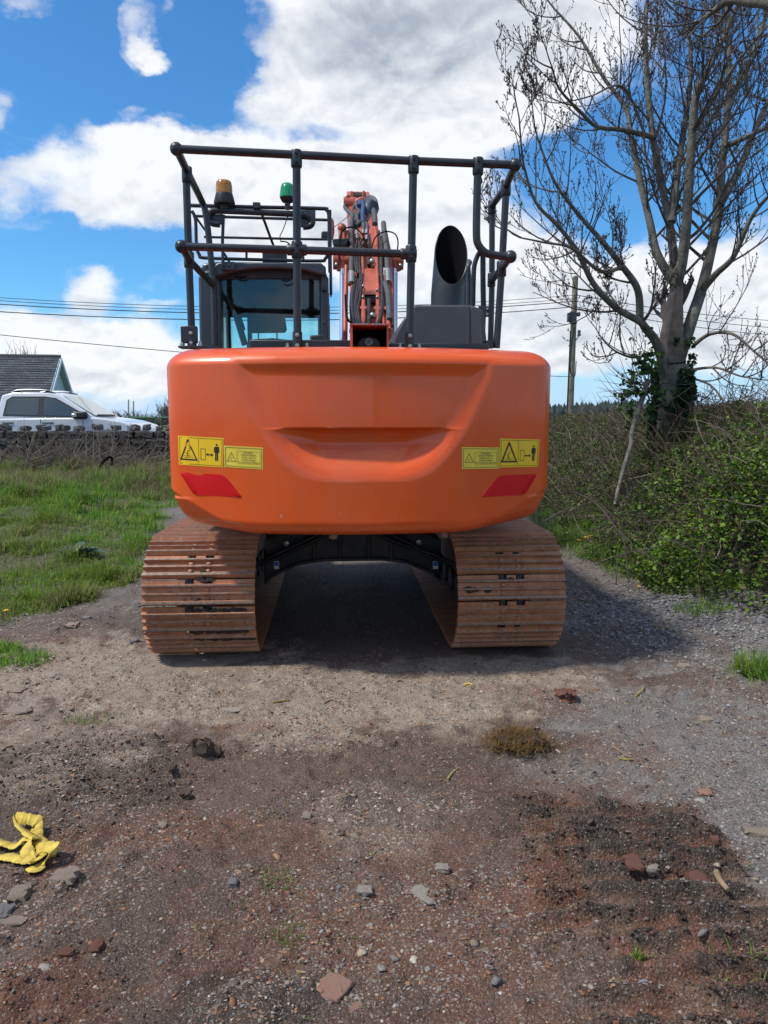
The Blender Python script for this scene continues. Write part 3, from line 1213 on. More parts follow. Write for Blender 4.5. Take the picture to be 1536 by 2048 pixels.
def poly_sd(x, z, P):
    """signed distance to a closed polygon, positive inside"""
    d = np.full(x.shape, 1e9)
    ins = np.zeros(x.shape, bool)
    for (ax, az), (bx, bz) in zip(P, P[1:] + P[:1]):
        ex, ez = bx - ax, bz - az
        t = np.clip(((x - ax) * ex + (z - az) * ez) / (ex * ex + ez * ez), 0, 1)
        d = np.minimum(d, np.hypot(x - ax - t * ex, z - az - t * ez))
        c = ((az > z) != (bz > z)) & (x < (bx - ax) * (z - az) / (bz - az + 1e-12) + ax)
        ins ^= c
    return np.where(ins, d, -d)


CW_TOP, CW_BOT = 1.985, .892


def build_cw():
    X, Y, NX, NY = cw_plan(400)
    zt, zb = CW_TOP, CW_BOT
    prof = []                       # inset, z
    for k in range(5):
        prof.append((.62 - .45 * k / 4 if k else .62, zb + .012))
    for k in range(1, 11):
        a = k / 10 * pi / 2
        prof.append((.13 * (1 - sin(a)), zb + .09 * (1 - cos(a))))
    fz0, fz1 = zb + .09, zt - .105
    nf = 175
    for k in range(1, nf + 1):
        prof.append((0.0, fz0 + (fz1 - fz0) * k / nf))
    for k in range(1, 13):
        a = k / 12 * pi / 2
        prof.append((.035 * (a / (pi / 2)) * 0 + .19 * (1 - cos(a)) * .86 + .026 * sin(a), fz1 + .105 * sin(a)))
    prof.append((.45, zt + .004))
    prof.append((.80, zt + .004))
    I = np.array([p[0] for p in prof])[:, None]
    Z = np.array([p[1] for p in prof])[:, None]
    x = X[None] - NX[None] * I
    y = Y[None] - NY[None] * I
    z = np.broadcast_to(Z, x.shape).copy()
    # corners of the underside sit a little higher
    lift = .045 * sstep(np.abs(X), .55, 1.22)[None] * (1 - sstep(z, zb, zb + .35))
    z = z + lift
    # the moulded recess
    P = [(455, 711), (468, 760), (492, 815), (525, 872), (558, 920), (585, 950), (612, 961), (640, 963), (822, 963), (846, 958), (872, 943), (905, 905), (938, 858), (965, 805), (988, 755), (1000, 713)]
    P = [(L(a, b, -2.10).x, L(a, b, -2.10).z) for a, b in P]
    sd = poly_sd(x, z, P)
    zl, zbt = L(728, 855, -2.1).z, L(728, 963, -2.15).z
    face = (I < .001) & (np.abs(x) < 1.05)
    upper = .024
    body = upper * sstep(sd, 0, .115)
    below = sstep(zl - z, 0.0, .012)
    tt = np.clip((z - zbt) / (zl - zbt), 0, 1)
    q = np.clip((tt - .70) / .30, 0, 1)
    scoop = .026 + .085 * np.where(tt > .70, np.sqrt(np.clip(1 - q * q, 0, 1)), 1)
    scoop = np.where(tt > .70, scoop, .111 * sstep(tt, -.05, .80) / sstep(np.array(.70), -.05, .80))
    half = [p for p in P if p[1] <= zl + .12]
    lf = sorted([(p[1], p[0]) for p in half if p[0] < .1])
    rg = sorted([(p[1], p[0]) for p in half if p[0] > .1])
    xl = np.interp(z, [a for a, _ in lf], [b for _, b in lf])
    xr = np.interp(z, [a for a, _ in rg], [b for _, b in rg])
    endw = sstep(np.minimum(x - xl, xr - x), .0, .30)
    d = -(body * (1 - below) + below * np.maximum(scoop * endw, 0))
    d = np.where(face | ((I < .2) & (z > 1.7)), d, 0)
    # sloped facets at the lower corners
    for s in (-1, 1):
        ax, az = s * 1.155 + CWO, L(1085, 972, -1.9).z
        bx, bz = s * .62, zb
        below2 = -((z - az) - (bz - az) * (x - ax) / (bx - ax))
        q = np.where(x * s > .4, below2, -1)
        d = d - .50 * np.clip(q - .004, 0, 1) * (I < .14)
    # lower band stands a few millimetres proud at the corners
    zst = L(343, 992, -1.8).z
    d = d + .013 * (1 - sstep(z, zst - .008, zst + .012)) * sstep(np.abs(x - CWO), .98, 1.13) * (I < .14)
    x = x + NX[None] * d
    y = y + NY[None] * d
    ny_, nx_ = x.shape
    V = np.stack([x, y, z], -1).reshape(-1, 3)
    i = np.arange(ny_ * nx_).reshape(ny_, nx_)
    F = np.stack([i[:-1, :-1], i[:-1, 1:], i[1:, 1:], i[1:, :-1]], -1).reshape(-1, 4)
    o = np_mesh('counterweight', V, F, m_orange, None, EX, smooth=True)
    return o, BVHTree.FromPolygons([tuple(v) for v in V], [tuple(f) for f in F])


CW, CW_BVH = build_cw()


def on_cw(x, z, off=.002):
    h = CW_BVH.ray_cast(Vector((x, -6, z)), Vector((0, 1, 0)))
    if h[0] is None:
        return Vector((x, -1.9, z))
    return Vector((h[0].x, h[0].y - off, h[0].z))


def cw_pix(px, py):
    d = (MI.to_3x3() @ ray(px, py)).normalized()
    h = CW_BVH.ray_cast(CAML, d)
    return (h[0].x, h[0].z) if h[0] is not None else (L(px, py, -1.9).x, L(px, py, -1.9).z)


class Decal:
    """thin print lying on the counterweight; a, b run 0..1 over its face"""
    def __init__(self, quad):
        self.q = [cw_pix(*p) for p in quad]    # top left, top right, bottom right, bottom left
        (x0, z0), (x1, z1), (x2, z2), (x3, z3) = self.q
        self.w = hypot(x1 - x0, z1 - z0)
        self.h = hypot(x3 - x0, z3 - z0)

    def pt(self, a, b, off=.002):
        (x0, z0), (x1, z1), (x2, z2), (x3, z3) = self.q
        x = (x0 * (1 - a) + x1 * a) * (1 - b) + (x3 * (1 - a) + x2 * a) * b
        z = (z0 * (1 - a) + z1 * a) * (1 - b) + (z3 * (1 - a) + z2 * a) * b
        return on_cw(x, z, off)

    def sheet(self, n=10, off=.0015, mb=None, round_=0.0):
        mb = mb or MB()
        vs = [self.pt(i / n, j / n, off) for j in range(n + 1) for i in range(n + 1)]
        fs = [(j * (n + 1) + i, (j + 1) * (n + 1) + i, (j + 1) * (n + 1) + i + 1, j * (n + 1) + i + 1) for j in range(n) for i in range(n)]
        return mb.add(vs, fs)

    def line(self, mb, pts, wid, off=.003, closed=False):
        """stroke of width wid (fraction of the height) through (a, b) points"""
        asp = self.w / self.h
        P = [Vector((a * asp, b)) for a, b in pts]
        if closed:
            P = P + [P[0]]
        for p, q in zip(P, P[1:]):
            t = (q - p)
            if t.length < 1e-6:
                continue
            t.normalize()
            nrm = Vector((-t.y, t.x)) * wid * .5
            p2, q2 = p - t * wid * .45, q + t * wid * .45
            k = 3
            for i in range(k):
                s0, s1 = p2.lerp(q2, i / k), p2.lerp(q2, (i + 1) / k)
                mb.quad(*[self.pt(c.x / asp, c.y, off) for c in (s0 - nrm, s0 + nrm, s1 + nrm, s1 - nrm)])
        return mb

    def poly(self, mb, pts, off=.003):
        return mb.add([self.pt(a, b, off) for a, b in pts], [tuple(range(len(pts)))])

    def text(self, mb, s, a, b, size, off=.003, wmax=None):
        """line of lettering centred on (a, b), size as a fraction of the height"""
        cu = bpy.data.curves.new('lettering', 'FONT')
        cu.body = s
        cu.align_x = 'CENTER'
        cu.align_y = 'CENTER'
        cu.resolution_u = 2
        ob = bpy.data.objects.new('lettering_source', cu)
        col.objects.link(ob)
        dg = bpy.context.evaluated_depsgraph_get()
        me = bpy.data.meshes.new_from_object(ob.evaluated_get(dg))
        asp = self.w / self.h
        sx = size / asp
        if wmax:
            xs = [v.co.x for v in me.vertices]
            wd = (max(xs) - min(xs)) * sx
            sx *= wmax / wd
        mb.add([self.pt(a + v.co.x * sx, b - v.co.y * size, off) for v in me.vertices], [tuple(p.vertices) for p in me.polygons])
        bpy.data.objects.remove(ob)
        bpy.data.curves.remove(cu)
        bpy.data.meshes.remove(me)
        return mb


def big_sticker(quad, worn):
    d = Decal(quad)
    o = d.sheet().obj('warning_sticker', m_yel, EX)
    o['label'] = 'yellow crush warning sticker with its triangle half peeled' if worn else 'yellow crush warning sticker with an intact black triangle'
    b = MB()
    d.line(b, [(.03, .05), (.97, .05), (.97, .95), (.03, .95)], .012, closed=True)
    d.line(b, [(.46, .05), (.46, .95)], .010)
    b.obj('border', m_ink, o)
    t = MB()
    A, B, Cc = (.225, .14), (.055, .80), (.42, .80)
    if worn:
        for p, q in ((A, (.2, .2)), ((.165, .375), B), (B, Cc), (Cc, (.285, .36))):
            d.line(t, [p, q], .045)
        d.poly(t, [(.205, .11), (.245, .11), (.255, .18), (.195, .18)])
    else:
        d.line(t, [A, B, Cc], .055, closed=True)
    t.obj('warning_triangle', m_ink, o)
    f = MB()
    d.line(f, [(.27, .48), (.22, .50), (.205, .58), (.215, .66), (.25, .70)], .018)
    d.line(f, [(.16, .55), (.205, .61), (.25, .60)], .014)
    d.line(f, [(.12, .67), (.33, .67)], .008)
    d.line(f, [(.11, .735), (.35, .735)], .008)
    d.line(f, [(.21, .66), (.18, .72)], .014)
    d.line(f, [(.24, .42), (.29, .43)], .012)
    f.obj('pinched_figure', m_ink, o)
    if worn:
        s = MB()
        d.poly(s, [(.205, .19), (.185, .34), (.165, .40), (.185, .18)], .0028)
        d.poly(s, [(.25, .19), (.275, .38), (.255, .40), (.24, .2)], .0028)
        s.obj('scuff', m_boom, o)
    g = MB()
    d.line(g, [(.51, .40), (.61, .40), (.61, .77), (.51, .77)], .014, closed=True)
    g.obj('machine_outline', m_ink, o)
    r = MB()
    d.line(r, [(.66, .59), (.75, .59)], .030)
    d.poly(r, [(.625, .59), (.67, .53), (.67, .65)])
    d.poly(r, [(.785, .59), (.74, .65), (.74, .53)])
    r.obj('distance_arrow', m_ink, o)
    h = MB()
    asp = d.w / d.h
    d.poly(h, [(.855 + .022 * cos(k * pi / 6), .245 + .022 * asp * sin(k * pi / 6)) for k in range(12)])
    d.poly(h, [(.805, .31), (.905, .31), (.915, .50), (.895, .50), (.893, .36), (.888, .36), (.888, .78), (.862, .78), (.862, .54), (.850, .54), (.850, .78), (.824, .78), (.824, .36), (.819, .36), (.817, .50), (.797, .50)])
    h.obj('standing_figure', m_ink, o)
    return o


def small_sticker(quad, label):
    d = Decal(quad)
    o = d.sheet().obj('danger_sticker', m_yel2, EX)
    o['label'] = label
    b = MB()
    d.line(b, [(.035, .07), (.965, .07), (.965, .93), (.035, .93)], .022, closed=True)
    d.line(b, [(.35, .22), (.92, .22), (.93, .26), (.93, .74), (.92, .78), (.35, .78), (.335, .74), (.335, .26)], .012, closed=True)
    b.obj('border', m_ink2, o)
    t = MB()
    d.line(t, [(.19, .30), (.075, .70), (.305, .70)], .022, closed=True)
    d.line(t, [(.23, .53), (.18, .54), (.17, .62), (.21, .65)], .014)
    t.obj('warning_triangle', m_ink2, o)
    w = MB()
    for k, (s, wm) in enumerate((('DANGER -', .27), ('CRUSH INJURY', .40), ('Keep clear of', .34), ('counterweight', .37), ('5m minimum distance', .56))):
        d.text(w, s, .635, .285 + .107 * k, .105, wmax=wm)
    w.obj('lettering', m_ink, o)
    return o


big_sticker([(356, 871), (447, 876), (446, 935), (358, 929)], True)
big_sticker([(1000, 877), (1079, 879), (1076, 933), (999, 935)], False)
small_sticker([(448, 891), (526, 895), (526, 939), (449, 934)], 'small pale yellow danger sticker on the left of the counterweight')
small_sticker([(924, 894), (999, 895), (998, 937), (924, 938)], 'small pale yellow danger sticker on the right of the counterweight')


def reflector(pts, label):
    P = [cw_pix(*p) for p in pts]
    mb = MB()
    # rounded outline
    out = []
    n = len(P)
    for i in range(n):
        a, b, c = Vector(P[i - 1]), Vector(P[i]), Vector(P[(i + 1) % n])
        r = .018 if (i % 2 == 0) else .035
        p0, p1 = b + (a - b).normalized() * r, b + (c - b).normalized() * r
        for k in range(5):
            t = k / 4
            out.append(p0 * (1 - t) ** 2 + b * 2 * t * (1 - t) + p1 * t * t)
    cx = sum(p.x for p in out) / len(out)
    cz = sum(p.y for p in out) / len(out)
    rings = []
    for s, off in ((1.0, .0015), (.985, .004), (.66, .004), (.33, .004)):
        rings.append([on_cw(cx + (p.x - cx) * s, cz + (p.y - cz) * s, off) for p in out])
    m = len(out)
    vs = [v for r in rings for v in r] + [on_cw(cx, cz, .004)]
    fs = []
    for k in range(3):
        for i in range(m):
            fs.append((k * m + i, k * m + (i + 1) % m, (k + 1) * m + (i + 1) % m, (k + 1) * m + i))
    for i in range(m):
        fs.append((3 * m + i, 3 * m + (i + 1) % m, len(vs) - 1))
    o = mb.add(vs, fs).obj('red_reflector', m_refl, EX)
    o['label'] = label


reflector([(359, 944), (448, 949), (485, 995), (387, 990)], 'slanting red reflector patch below the left stickers')
reflector([(1075, 947), (998, 951), (961, 994), (1050, 990)], 'slanting red reflector patch below the right stickers')


def scratch(pts, wid):
    d = Decal([(340, 990), (1090, 990), (1090, 1066), (340, 1066)])
    P = [cw_pix(*p) for p in pts]
    mb = MB()
    for k in range(len(P) - 1):
        (ax, az), (bx, bz) = P[k], P[k + 1]
        t = Vector((bx - ax, bz - az))
        n = Vector((-t.y, t.x)).normalized() * wid * (.4 + .8 * random.random())
        mb.quad(*[on_cw(q.x, q.y, .0012) for q in (Vector((ax, az)) - n, Vector((ax, az)) + n, Vector((bx, bz)) + n, Vector((bx, bz)) - n)])
    mb.obj('scratch', m_scr, EX)


scratch([(394, 1035), (408, 1037), (418, 1039), (436, 1041), (452, 1043), (470, 1046), (488, 1050)], .0022)
scratch([(400, 1037), (415, 1038), (430, 1042)], .002)
scratch([(561, 1029), (564, 1031), (562, 1035)], .004)
scratch([(680, 1025), (681, 1031)], .003)
scratch([(743, 986), (748, 991)], .002)
scratch([(652, 853.5), (664, 855), (680, 855.5)], .0018)

# bolts under the counterweight
for px in (667, 888):
    p = L(px, 1072, -1.95)
    b = MB()
    b.lathe([(.0, -.035), (.022, -.035), (.026, -.03), (.026, 0), (.034, 0), (.034, .012), (.0, .06)], Matrix.Translation((p.x, p.y, CW_BOT - .004)), 6)
    b.obj('counterweight_bolt', mat('bolt_brown', (.20, .12, .085), rough=.6, var=.3) if px == 667 else bpy.data.materials['bolt_brown'], EX)


# ---- upper body: deck, hood, camera housing
def pl(x0, x1, y0, y1, z0, z1, name, m, bevel=.01):
    return MB().box(x0, x1, y0, y1, z0, z1).obj(name, m, EX, bevel=bevel)


pl(-1.12, 1.17, -1.25, 1.35, .94, 1.06, 'revolving_deck', m_frame, .02)
pl(-1.12, -.18, -1.20, -.42, 1.06, 1.90, 'side_cover', m_orange, .03)
pl(.50, 1.17, -1.20, 1.2, 1.06, 1.88, 'engine_side_cover', m_orange, .03)
pl(-.14, .47, -1.2, -.35, 1.06, 1.80, 'engine_bulkhead', m_dark, .02)
MB().lathe([(.0, .78), (.52, .78), (.52, .86), (.60, .86), (.60, .94), (0, .94)], n=40).obj('slew_ring', m_frame, EX)

# low dark edging strip and fittings seen over the counterweight
d_ = MB()
a, b_ = L(500, 690, -1.45), L(705, 690, -1.45)
d_.box(a.x, b_.x, -1.50, -1.40, 1.9, L(600, 681, -1.45).z)
a, b_ = L(778, 690, -1.45), L(975, 694, -1.45)
d_.box(a.x, b_.x, -1.50, -1.40, 1.9, L(800, 687, -1.45).z)
d_.obj('edge_strip', m_dark, EX, bevel=.01)
pl(L(612, 0, -1.3).x, L(640, 0, -1.3).x, -1.34, -1.26, 1.9, L(620, 671, -1.3).z, 'fitting_block', m_dark)

hl = [(786, 692), (787, 678), (806, 640), (829, 609.5), (943, 609.5), (966, 620), (970, 640), (971, 694)]
HL = [(L(p, q, -1.2).x, L(p, q, -1.2).z) for p, q in hl]
HL[0] = (HL[0][0], 1.86)
HL[-1] = (HL[-1][0], 1.86)
hood = MB().prism(HL, -1.2, .75).obj('engine_hood', m_hood, EX, bevel=.012)
h2 = [(829, 612.5), (939, 612.5), (939, 693), (829, 693)]
HP = [(L(p, q, -1.21).x, L(p, q, -1.21).z) for p, q in h2]
MB().prism(HP, -1.212, -1.196).obj('rear_panel', m_hood, hood, bevel=.004)
h3 = [(942, 613), (963, 622), (967, 693), (942, 693)]
MB().prism([(L(p, q, -1.21).x, L(p, q, -1.21).z) for p, q in h3], -1.208, -1.196).obj('corner_panel', m_hood, hood, bevel=.004)
cp = L(877, 688, -1.55)
MB().lathe([(0, 0), (.085, 0), (.085, .03), (.05, .042), (0, .045)], Matrix.Translation((cp.x, -1.52, CW_TOP + .002)), 16).obj('filler_cap', m_dark, EX)
# bracket plate at the right of the hood
bp = [(957, 611.5), (980, 612), (980, 633), (972, 634), (971, 660), (974, 696), (963, 696), (964, 640)]
MB().prism([(L(p, q, -1.1).x, L(p, q, -1.1).z) for p, q in bp], -1.1, -1.085).obj('bracket_plate', m_dark, EX, bevel=.003)
for q in ((974.5, 617), (974.5, 628), (969, 652), (968, 689)):
    c = L(*q, -1.1)
    MB().lathe([(0, -.004), (.009, -.004), (.009, .004), (0, .004)], Matrix.Translation((c.x, -1.1, c.z)) @ Matrix.Rotation(pi / 2, 4, 'X'), 8).obj('bracket_bolt', m_steel, EX)

# exhaust
c0 = L(895, 610, -.95)
r_ = (L(928, 600, -.95).x - L(862, 600, -.95).x) / 2
zt_, zm, ze = L(905, 441, -.95).z, L(890, 590, -.95).z, L(905, 574, -.95).z


def exhaust():
    n = 40
    mb = MB()
    x0, y0 = (L(862, 600, -.95).x + L(928, 600, -.95).x) / 2, -.95
    xt = (L(871, 500, -.95).x + L(936, 500, -.95).x) / 2
    vs = []
    zb0 = HL[3][1] - .01
    for ring in range(4):
        for j in range(n):
            a = 2 * pi * j / n
            cx, cy = r_ * cos(a), r_ * sin(a)
            if ring == 0:
                vs.append((x0 + cx, y0 + cy, zb0))
            elif ring == 1:
                vs.append((x0 + cx, y0 + cy, zm))
            else:
                # upper piece leans to the right and is cut on a long slant facing backwards
                t = (cy / r_ + 1) / 2
                z = ze + (zt_ - ze) * t
                k = (z - zm) / (zt_ - zm)
                rr = .94 if ring == 3 else 1.0
                vs.append((x0 + (xt - x0) * (.35 + 1.2 * k * .8) + cx * rr, y0 + cy * rr + .02 * k, z))
    # inside going down
    for j in range(n):
        a = 2 * pi * j / n
        vs.append((x0 + r_ * .93 * cos(a), y0 + r_ * .93 * sin(a), zb0 + .02))
    fs = []
    for k in range(4):
        for j in range(n):
            fs.append((k * n + j, k * n + (j + 1) % n, (k + 1) * n + (j + 1) % n, (k + 1) * n + j))
    fs.append(tuple(range(4 * n, 5 * n)))
    mb.add(vs, fs)
    o = mb.obj('exhaust_stack', m_dark, EX, angle=30)
    ins = [f for f in o.data.polygons]
    o.data.materials.append(m_black)
    for f in o.data.polygons:
        if f.index >= 3 * n:
            f.material_index = 1
    MB().lathe([(r_ + .004, -.012), (r_ + .012, -.012), (r_ + .012, .012), (r_ + .004, .012)], Matrix.Translation((x0, y0, zb0 + .012)), 32).obj('flange', m_dark, o)


exhaust()

# open orange housing with the rear camera
hx0, hx1 = L(702, 670, -1.85).x, L(777, 670, -1.85).x
hz0, hz1 = CW_TOP - .002, L(740, 651, -1.85).z
hs = MB()
t_ = .010
hs.box(hx0, hx0 + t_, -1.85, -1.45, hz0, hz1)
hs.box(hx1 - t_, hx1, -1.85, -1.45, hz0, hz1)
hs.box(hx0 - .004, hx1 + .004, -1.87, -1.45, hz1, hz1 + t_)
hs.box(hx0 + t_, hx1 - t_, -1.46, -1.45, hz0, hz1)
hou = hs.obj('camera_housing', m_boom, EX)
lin = MB().box(hx0 + t_ + .001, hx1 - t_ - .001, -1.475, -1.463, hz0, hz1 - .002)
lin.box(hx0 + t_ + .001, hx0 + t_ + .006, -1.84, -1.475, hz0, hz1 - .002).box(hx1 - t_ - .006, hx1 - t_ - .001, -1.84, -1.475, hz0, hz1 - .002)
lin.obj('black_lining', m_black, hou)
rc = MB()
xm = (hx0 + hx1) / 2
prof = [(-.078, 0), (-.07, .05), (-.045, .075), (0, .085), (.045, .075), (.07, .05), (.078, 0)]
rc.prism([(xm + a * 1.05, hz0 + .012 + b * .95) for a, b in prof], -1.74, -1.60)
camo = rc.obj('rear_camera', m_rubber, hou, bevel=.012)
MB().lathe([(0, 0), (.026, 0), (.026, .012), (.018, .014), (0, .010)], Matrix.Translation((xm, -1.74, hz0 + .052)) @ Matrix.Rotation(pi / 2, 4, 'X'), 16).obj('lens', mat('lens_glass', (.01, .012, .016), rough=.05, coat=1), camo)
for k in range(9):
    if k != 4:
        x_ = hx0 + .03 + (hx1 - hx0 - .06) * k / 8
        hb = MB().box(x_ - .008, x_ + .008, -1.876, -1.870, hz1 + .001, hz1 + t_ - .001)
        hb.obj('perforation', m_steel, hou)


# ---- handrails
RAIL_R = .0245
YR = -1.62


def rp(px, py, ly):
    return L(px, py, ly)


HR = empty('guard_rail', (0, 0, 0), 0, EX)


def rail(name, pts, r=RAIL_R, n=12, sm=0):
    P = [rp(*p) for p in pts]
    if sm:
        P = cr(P, sm)
    return MB().tube(P, r, n).obj(name, m_rail, HR)


def collar(px, py, ly, r=.034, h=.05, axis='Z'):
    p = rp(px, py, ly)
    M_ = Matrix.Translation(p)
    if axis == 'X':
        M_ = M_ @ Matrix.Rotation(pi / 2, 4, 'Y')
    MB().lathe([(r * .9, -h), (r, -h + .006), (r, h - .006), (r * .9, h)], M_, 14).obj('clamp', m_rail, HR)
    for s in (-1, 1):
        b = MB().lathe([(.0, 0), (.010, 0), (.010, .012), (0, .014)], Matrix.Translation(p + Vector((0, -r, s * h * .5 if axis == 'Z' else 0)) + (Vector((s * h * .5, 0, 0)) if axis == 'X' else Vector())) @ Matrix.Rotation(pi / 2, 4, 'X'), 6)
        b.obj('bolt', m_rail, HR)


def elbow(px, py, ly, r=.040):
    MB().ball(rp(px, py, ly), r, 14).obj('elbow', m_rail, HR)


# rear run
rail('top_rail', [(353, 298, YR), (592, 309.5, YR), (826, 322, YR), (955, 327, YR), (1030, 330, YR)])
rail('mid_rail', [(363, 493, YR), (594, 500, YR), (820, 508, YR)])
rail('post', [(593, 309, YR), (595, 684, YR)])
rail('post', [(827, 322, YR), (819, 688, YR)])
elbow(353, 298, YR)
elbow(363, 493, YR)
elbow(1030, 330, YR)
for q in ((593, 318), (594, 500), (827, 330)):
    collar(*q, YR - .002)
collar(594, 500, YR, axis='X', h=.06)
collar(817, 508, YR, axis='X', h=.05)
collar(822, 508, YR)
# left side
YF = -.42
rail('side_rail', [(353, 298, YR), (374, 342, -1.22), (402, 399, YF - .06), (410, 420, YF), (417, 470, YF), (427, 570, YF)], sm=4)
rail('post', [(427, 565, YF), (430, 690, YF)])
rail('post', [(372, 340, -1.22), (377, 500, -1.22), (384, 684, -1.22)])
rail('side_mid_rail', [(363, 493, YR), (380, 522, -1.22), (426, 570, YF)])
collar(374, 350, -1.22)
collar(378, 520, -1.22)
# right side
rail('side_rail', [(1030, 330, YR), (1012, 372, -1.2), (985, 410, -.65), (983, 420, -.62)])
rail('post', [(1013, 368, -1.2), (1004, 530, -1.2), (993, 696, -1.2)])
rail('post', [(984, 412, -.62), (984, 560, -.62), (981, 697, -.62)], r=.0225)
rail('bent_rail', [(956, 327, YR), (954, 400, YR), (953, 468, YR), (957, 490, YR), (972, 506, YR), (995, 511, YR), (1021, 513.5, YR)], sm=5)
rail('side_mid_rail', [(1021, 513, YR), (1004, 536, -1.2), (983, 562, -.62)])
elbow(1021, 513.5, YR)
collar(956, 333, YR)
collar(1012, 376, -1.2)
collar(1003, 538, -1.2)
collar(984, 415, -.62, r=.031)
collar(983, 560, -.62, r=.031)
MB().box(*sorted((rp(984, 0, -1.2).x, rp(998, 0, -1.2).x)), -1.23, -1.17, rp(990, 697, -1.2).z, rp(990, 681, -1.2).z).obj('post_foot', m_rail, HR, bevel=.004)
# loops by the exhaust
HG = empty('hood_handrail', (0, 0, 0), 0, EX)


def loop(pts, r):
    MB().tube(cr([rp(*p) for p in pts], 6), r, 10).obj('loop', m_rail, HG)


loop([(967, 613, -.55), (966, 560, -.55), (966, 505, -.55)], .021)
loop([(946, 612, -.55), (947, 560, -.55), (949, 530, -.55), (957, 508, -.56), (966, 500, -.6)], .019)
loop([(938, 612, -.3), (938, 560, -.3), (937, 533, -.3), (940, 525, -.25), (936, 523, -.1), (930, 535, 0), (928, 612, 0)], .018)
loop([(935, 612, .3), (936, 565, .3), (933, 552, .3), (927, 548, .32)], .017)
# feet of the rear posts
for q, ly in (((595, 687), YR), ((819, 690), YR), ((384, 688), -1.22)):
    p = rp(*q, ly)
    z0 = CW_TOP + .003 if ly == YR else p.z - .03
    f = MB().box(p.x - .082, p.x + .082, p.y - .06, p.y + .06, z0, z0 + .014)
    fo = f.obj('base_plate', m_rail, HR, bevel=.004)
    MB().tube([(p.x, p.y, z0), (p.x, p.y, z0 + .12)], .031, 14).obj('socket', m_rail, HR)
    for s in (-1, 1):
        MB().lathe([(0, 0), (.016, 0), (.016, .016), (.011, .018), (.010, .034), (0, .038)], Matrix.Translation((p.x + s * .06, p.y - .02, z0 + .014)), 6).obj('bolt', m_steel, HR)
        MB().lathe([(0, 0), (.013, 0), (.013, .010), (0, .013)], Matrix.Translation((p.x, p.y - .031, z0 + .066 + s * .032)) @ Matrix.Rotation(pi / 2, 4, 'X'), 6).obj('bolt', m_steel, HR)
p = rp(378, 668, -1.22)
MB().box(p.x - .05, p.x + .055, -1.25, -1.19, p.z - .06, p.z + .05).obj('clamp_block', m_rail, HR, bevel=.006)


# ---- cab
CY0, CY1 = -.30, 1.22
cx0, cx1 = L(396, 600, CY0).x, L(657, 600, CY0).x
cz1 = L(520, 523, CY0).z
CAB = empty('cab', (0, 0, 0), 0, EX)


def cbox(name, x0, x1, y0, y1, z0, z1, m=None, bevel=.012):
    return MB().box(x0, x1, y0, y1, z0, z1).obj(name, m or m_cab, CAB, bevel=bevel)


wx0, wx1 = L(441, 600, CY0).x, L(639, 600, CY0).x
wz1, wz0 = L(540, 557, CY0).z, 1.72
cbox('floor', cx0, cx1, CY0 + .01, CY1, 1.06, 1.12)
# rear frame: corner posts, head, lower panel
pp = [(396, 690), (396, 556), (401, 545), (412, 540), (440, 540), (440, 690)]
P1 = [(L(a, b, CY0).x, L(a, b, CY0).z) for a, b in pp]
P1[0] = (P1[0][0], 1.12)
P1[-1] = (P1[-1][0], 1.12)
MB().prism(P1, CY0, CY0 + .17).obj('corner_post', m_cab, CAB, bevel=.02)
pp = [(640, 690), (640, 540), (650, 545), (657, 556), (657, 690)]
P1 = [(L(a, b, CY0).x, L(a, b, CY0).z) for a, b in pp]
P1[0] = (P1[0][0], 1.12)
P1[-1] = (P1[-1][0], 1.12)
MB().prism(P1, CY0, CY0 + .17).obj('corner_post', m_cab, CAB, bevel=.015)
cbox('rear_panel', wx0 - .002, wx1 + .002, CY0 + .02, CY0 + .08, 1.12, wz0)
# overhanging head above the rear window
pp = [(428, 556), (428, 532), (436, 525), (642, 526), (652, 534), (652, 553), (640, 549), (610, 541), (560, 537), (500, 538), (462, 545)]
MB().prism([(L(a, b, CY0 - .06).x, L(a, b, CY0 - .06).z) for a, b in pp], CY0 - .07, CY0 + .06).obj('roof_edge', m_cab, CAB, bevel=.012)
pp = [(441, 558), (441, 541), (640, 541), (640, 558), (600, 556), (480, 556)]
MB().prism([(L(a, b, CY0).x, L(a, b, CY0).z) for a, b in pp], CY0 + .012, CY0 + .10).obj('window_header', m_frame, CAB)
# bracket on the head and bolts on the right post
a, b_ = L(443, 524, CY0 - .08), L(470, 541, CY0 - .08)
cbox('mount_plate', a.x, b_.x, CY0 - .10, CY0 - .07, b_.z, a.z, bevel=.004)
a, b_ = L(643, 548, CY0 - .02), L(654, 582, CY0 - .02)
o_ = cbox('mount_plate', a.x, b_.x, CY0 - .03, CY0 - .002, b_.z, a.z, bevel=.004)
bl = MB()
for q in ((648.5, 553), (648.5, 577), (447, 531), (458, 531), (648, 645)):
    c = L(*q, CY0 - .1 if q[0] < 500 else CY0 - .03)
    bl.lathe([(0, 0), (.013, 0), (.013, .008), (0, .012)], Matrix.Translation(c) @ Matrix.Rotation(pi / 2, 4, 'X'), 6)
bl.obj('bolt_head', m_cab, CAB)
# roof
rf = MB()
rx0, rx1 = cx0 + .01, cx1 - .01
rf.prism([(rx0, cz1 - .10), (rx0 + .03, cz1 - .02), (rx0 + .10, cz1), (rx1 - .10, cz1), (rx1 - .03, cz1 - .02), (rx1, cz1 - .10)], CY0 + .02, CY1)
rf.obj('roof', m_cab, CAB, bevel=.015)
# headlining
cbox('headlining', cx0 + .05, cx1 - .05, CY0 + .10, CY1 - .06, cz1 - .15, cz1 - .105, m_seat, .005)
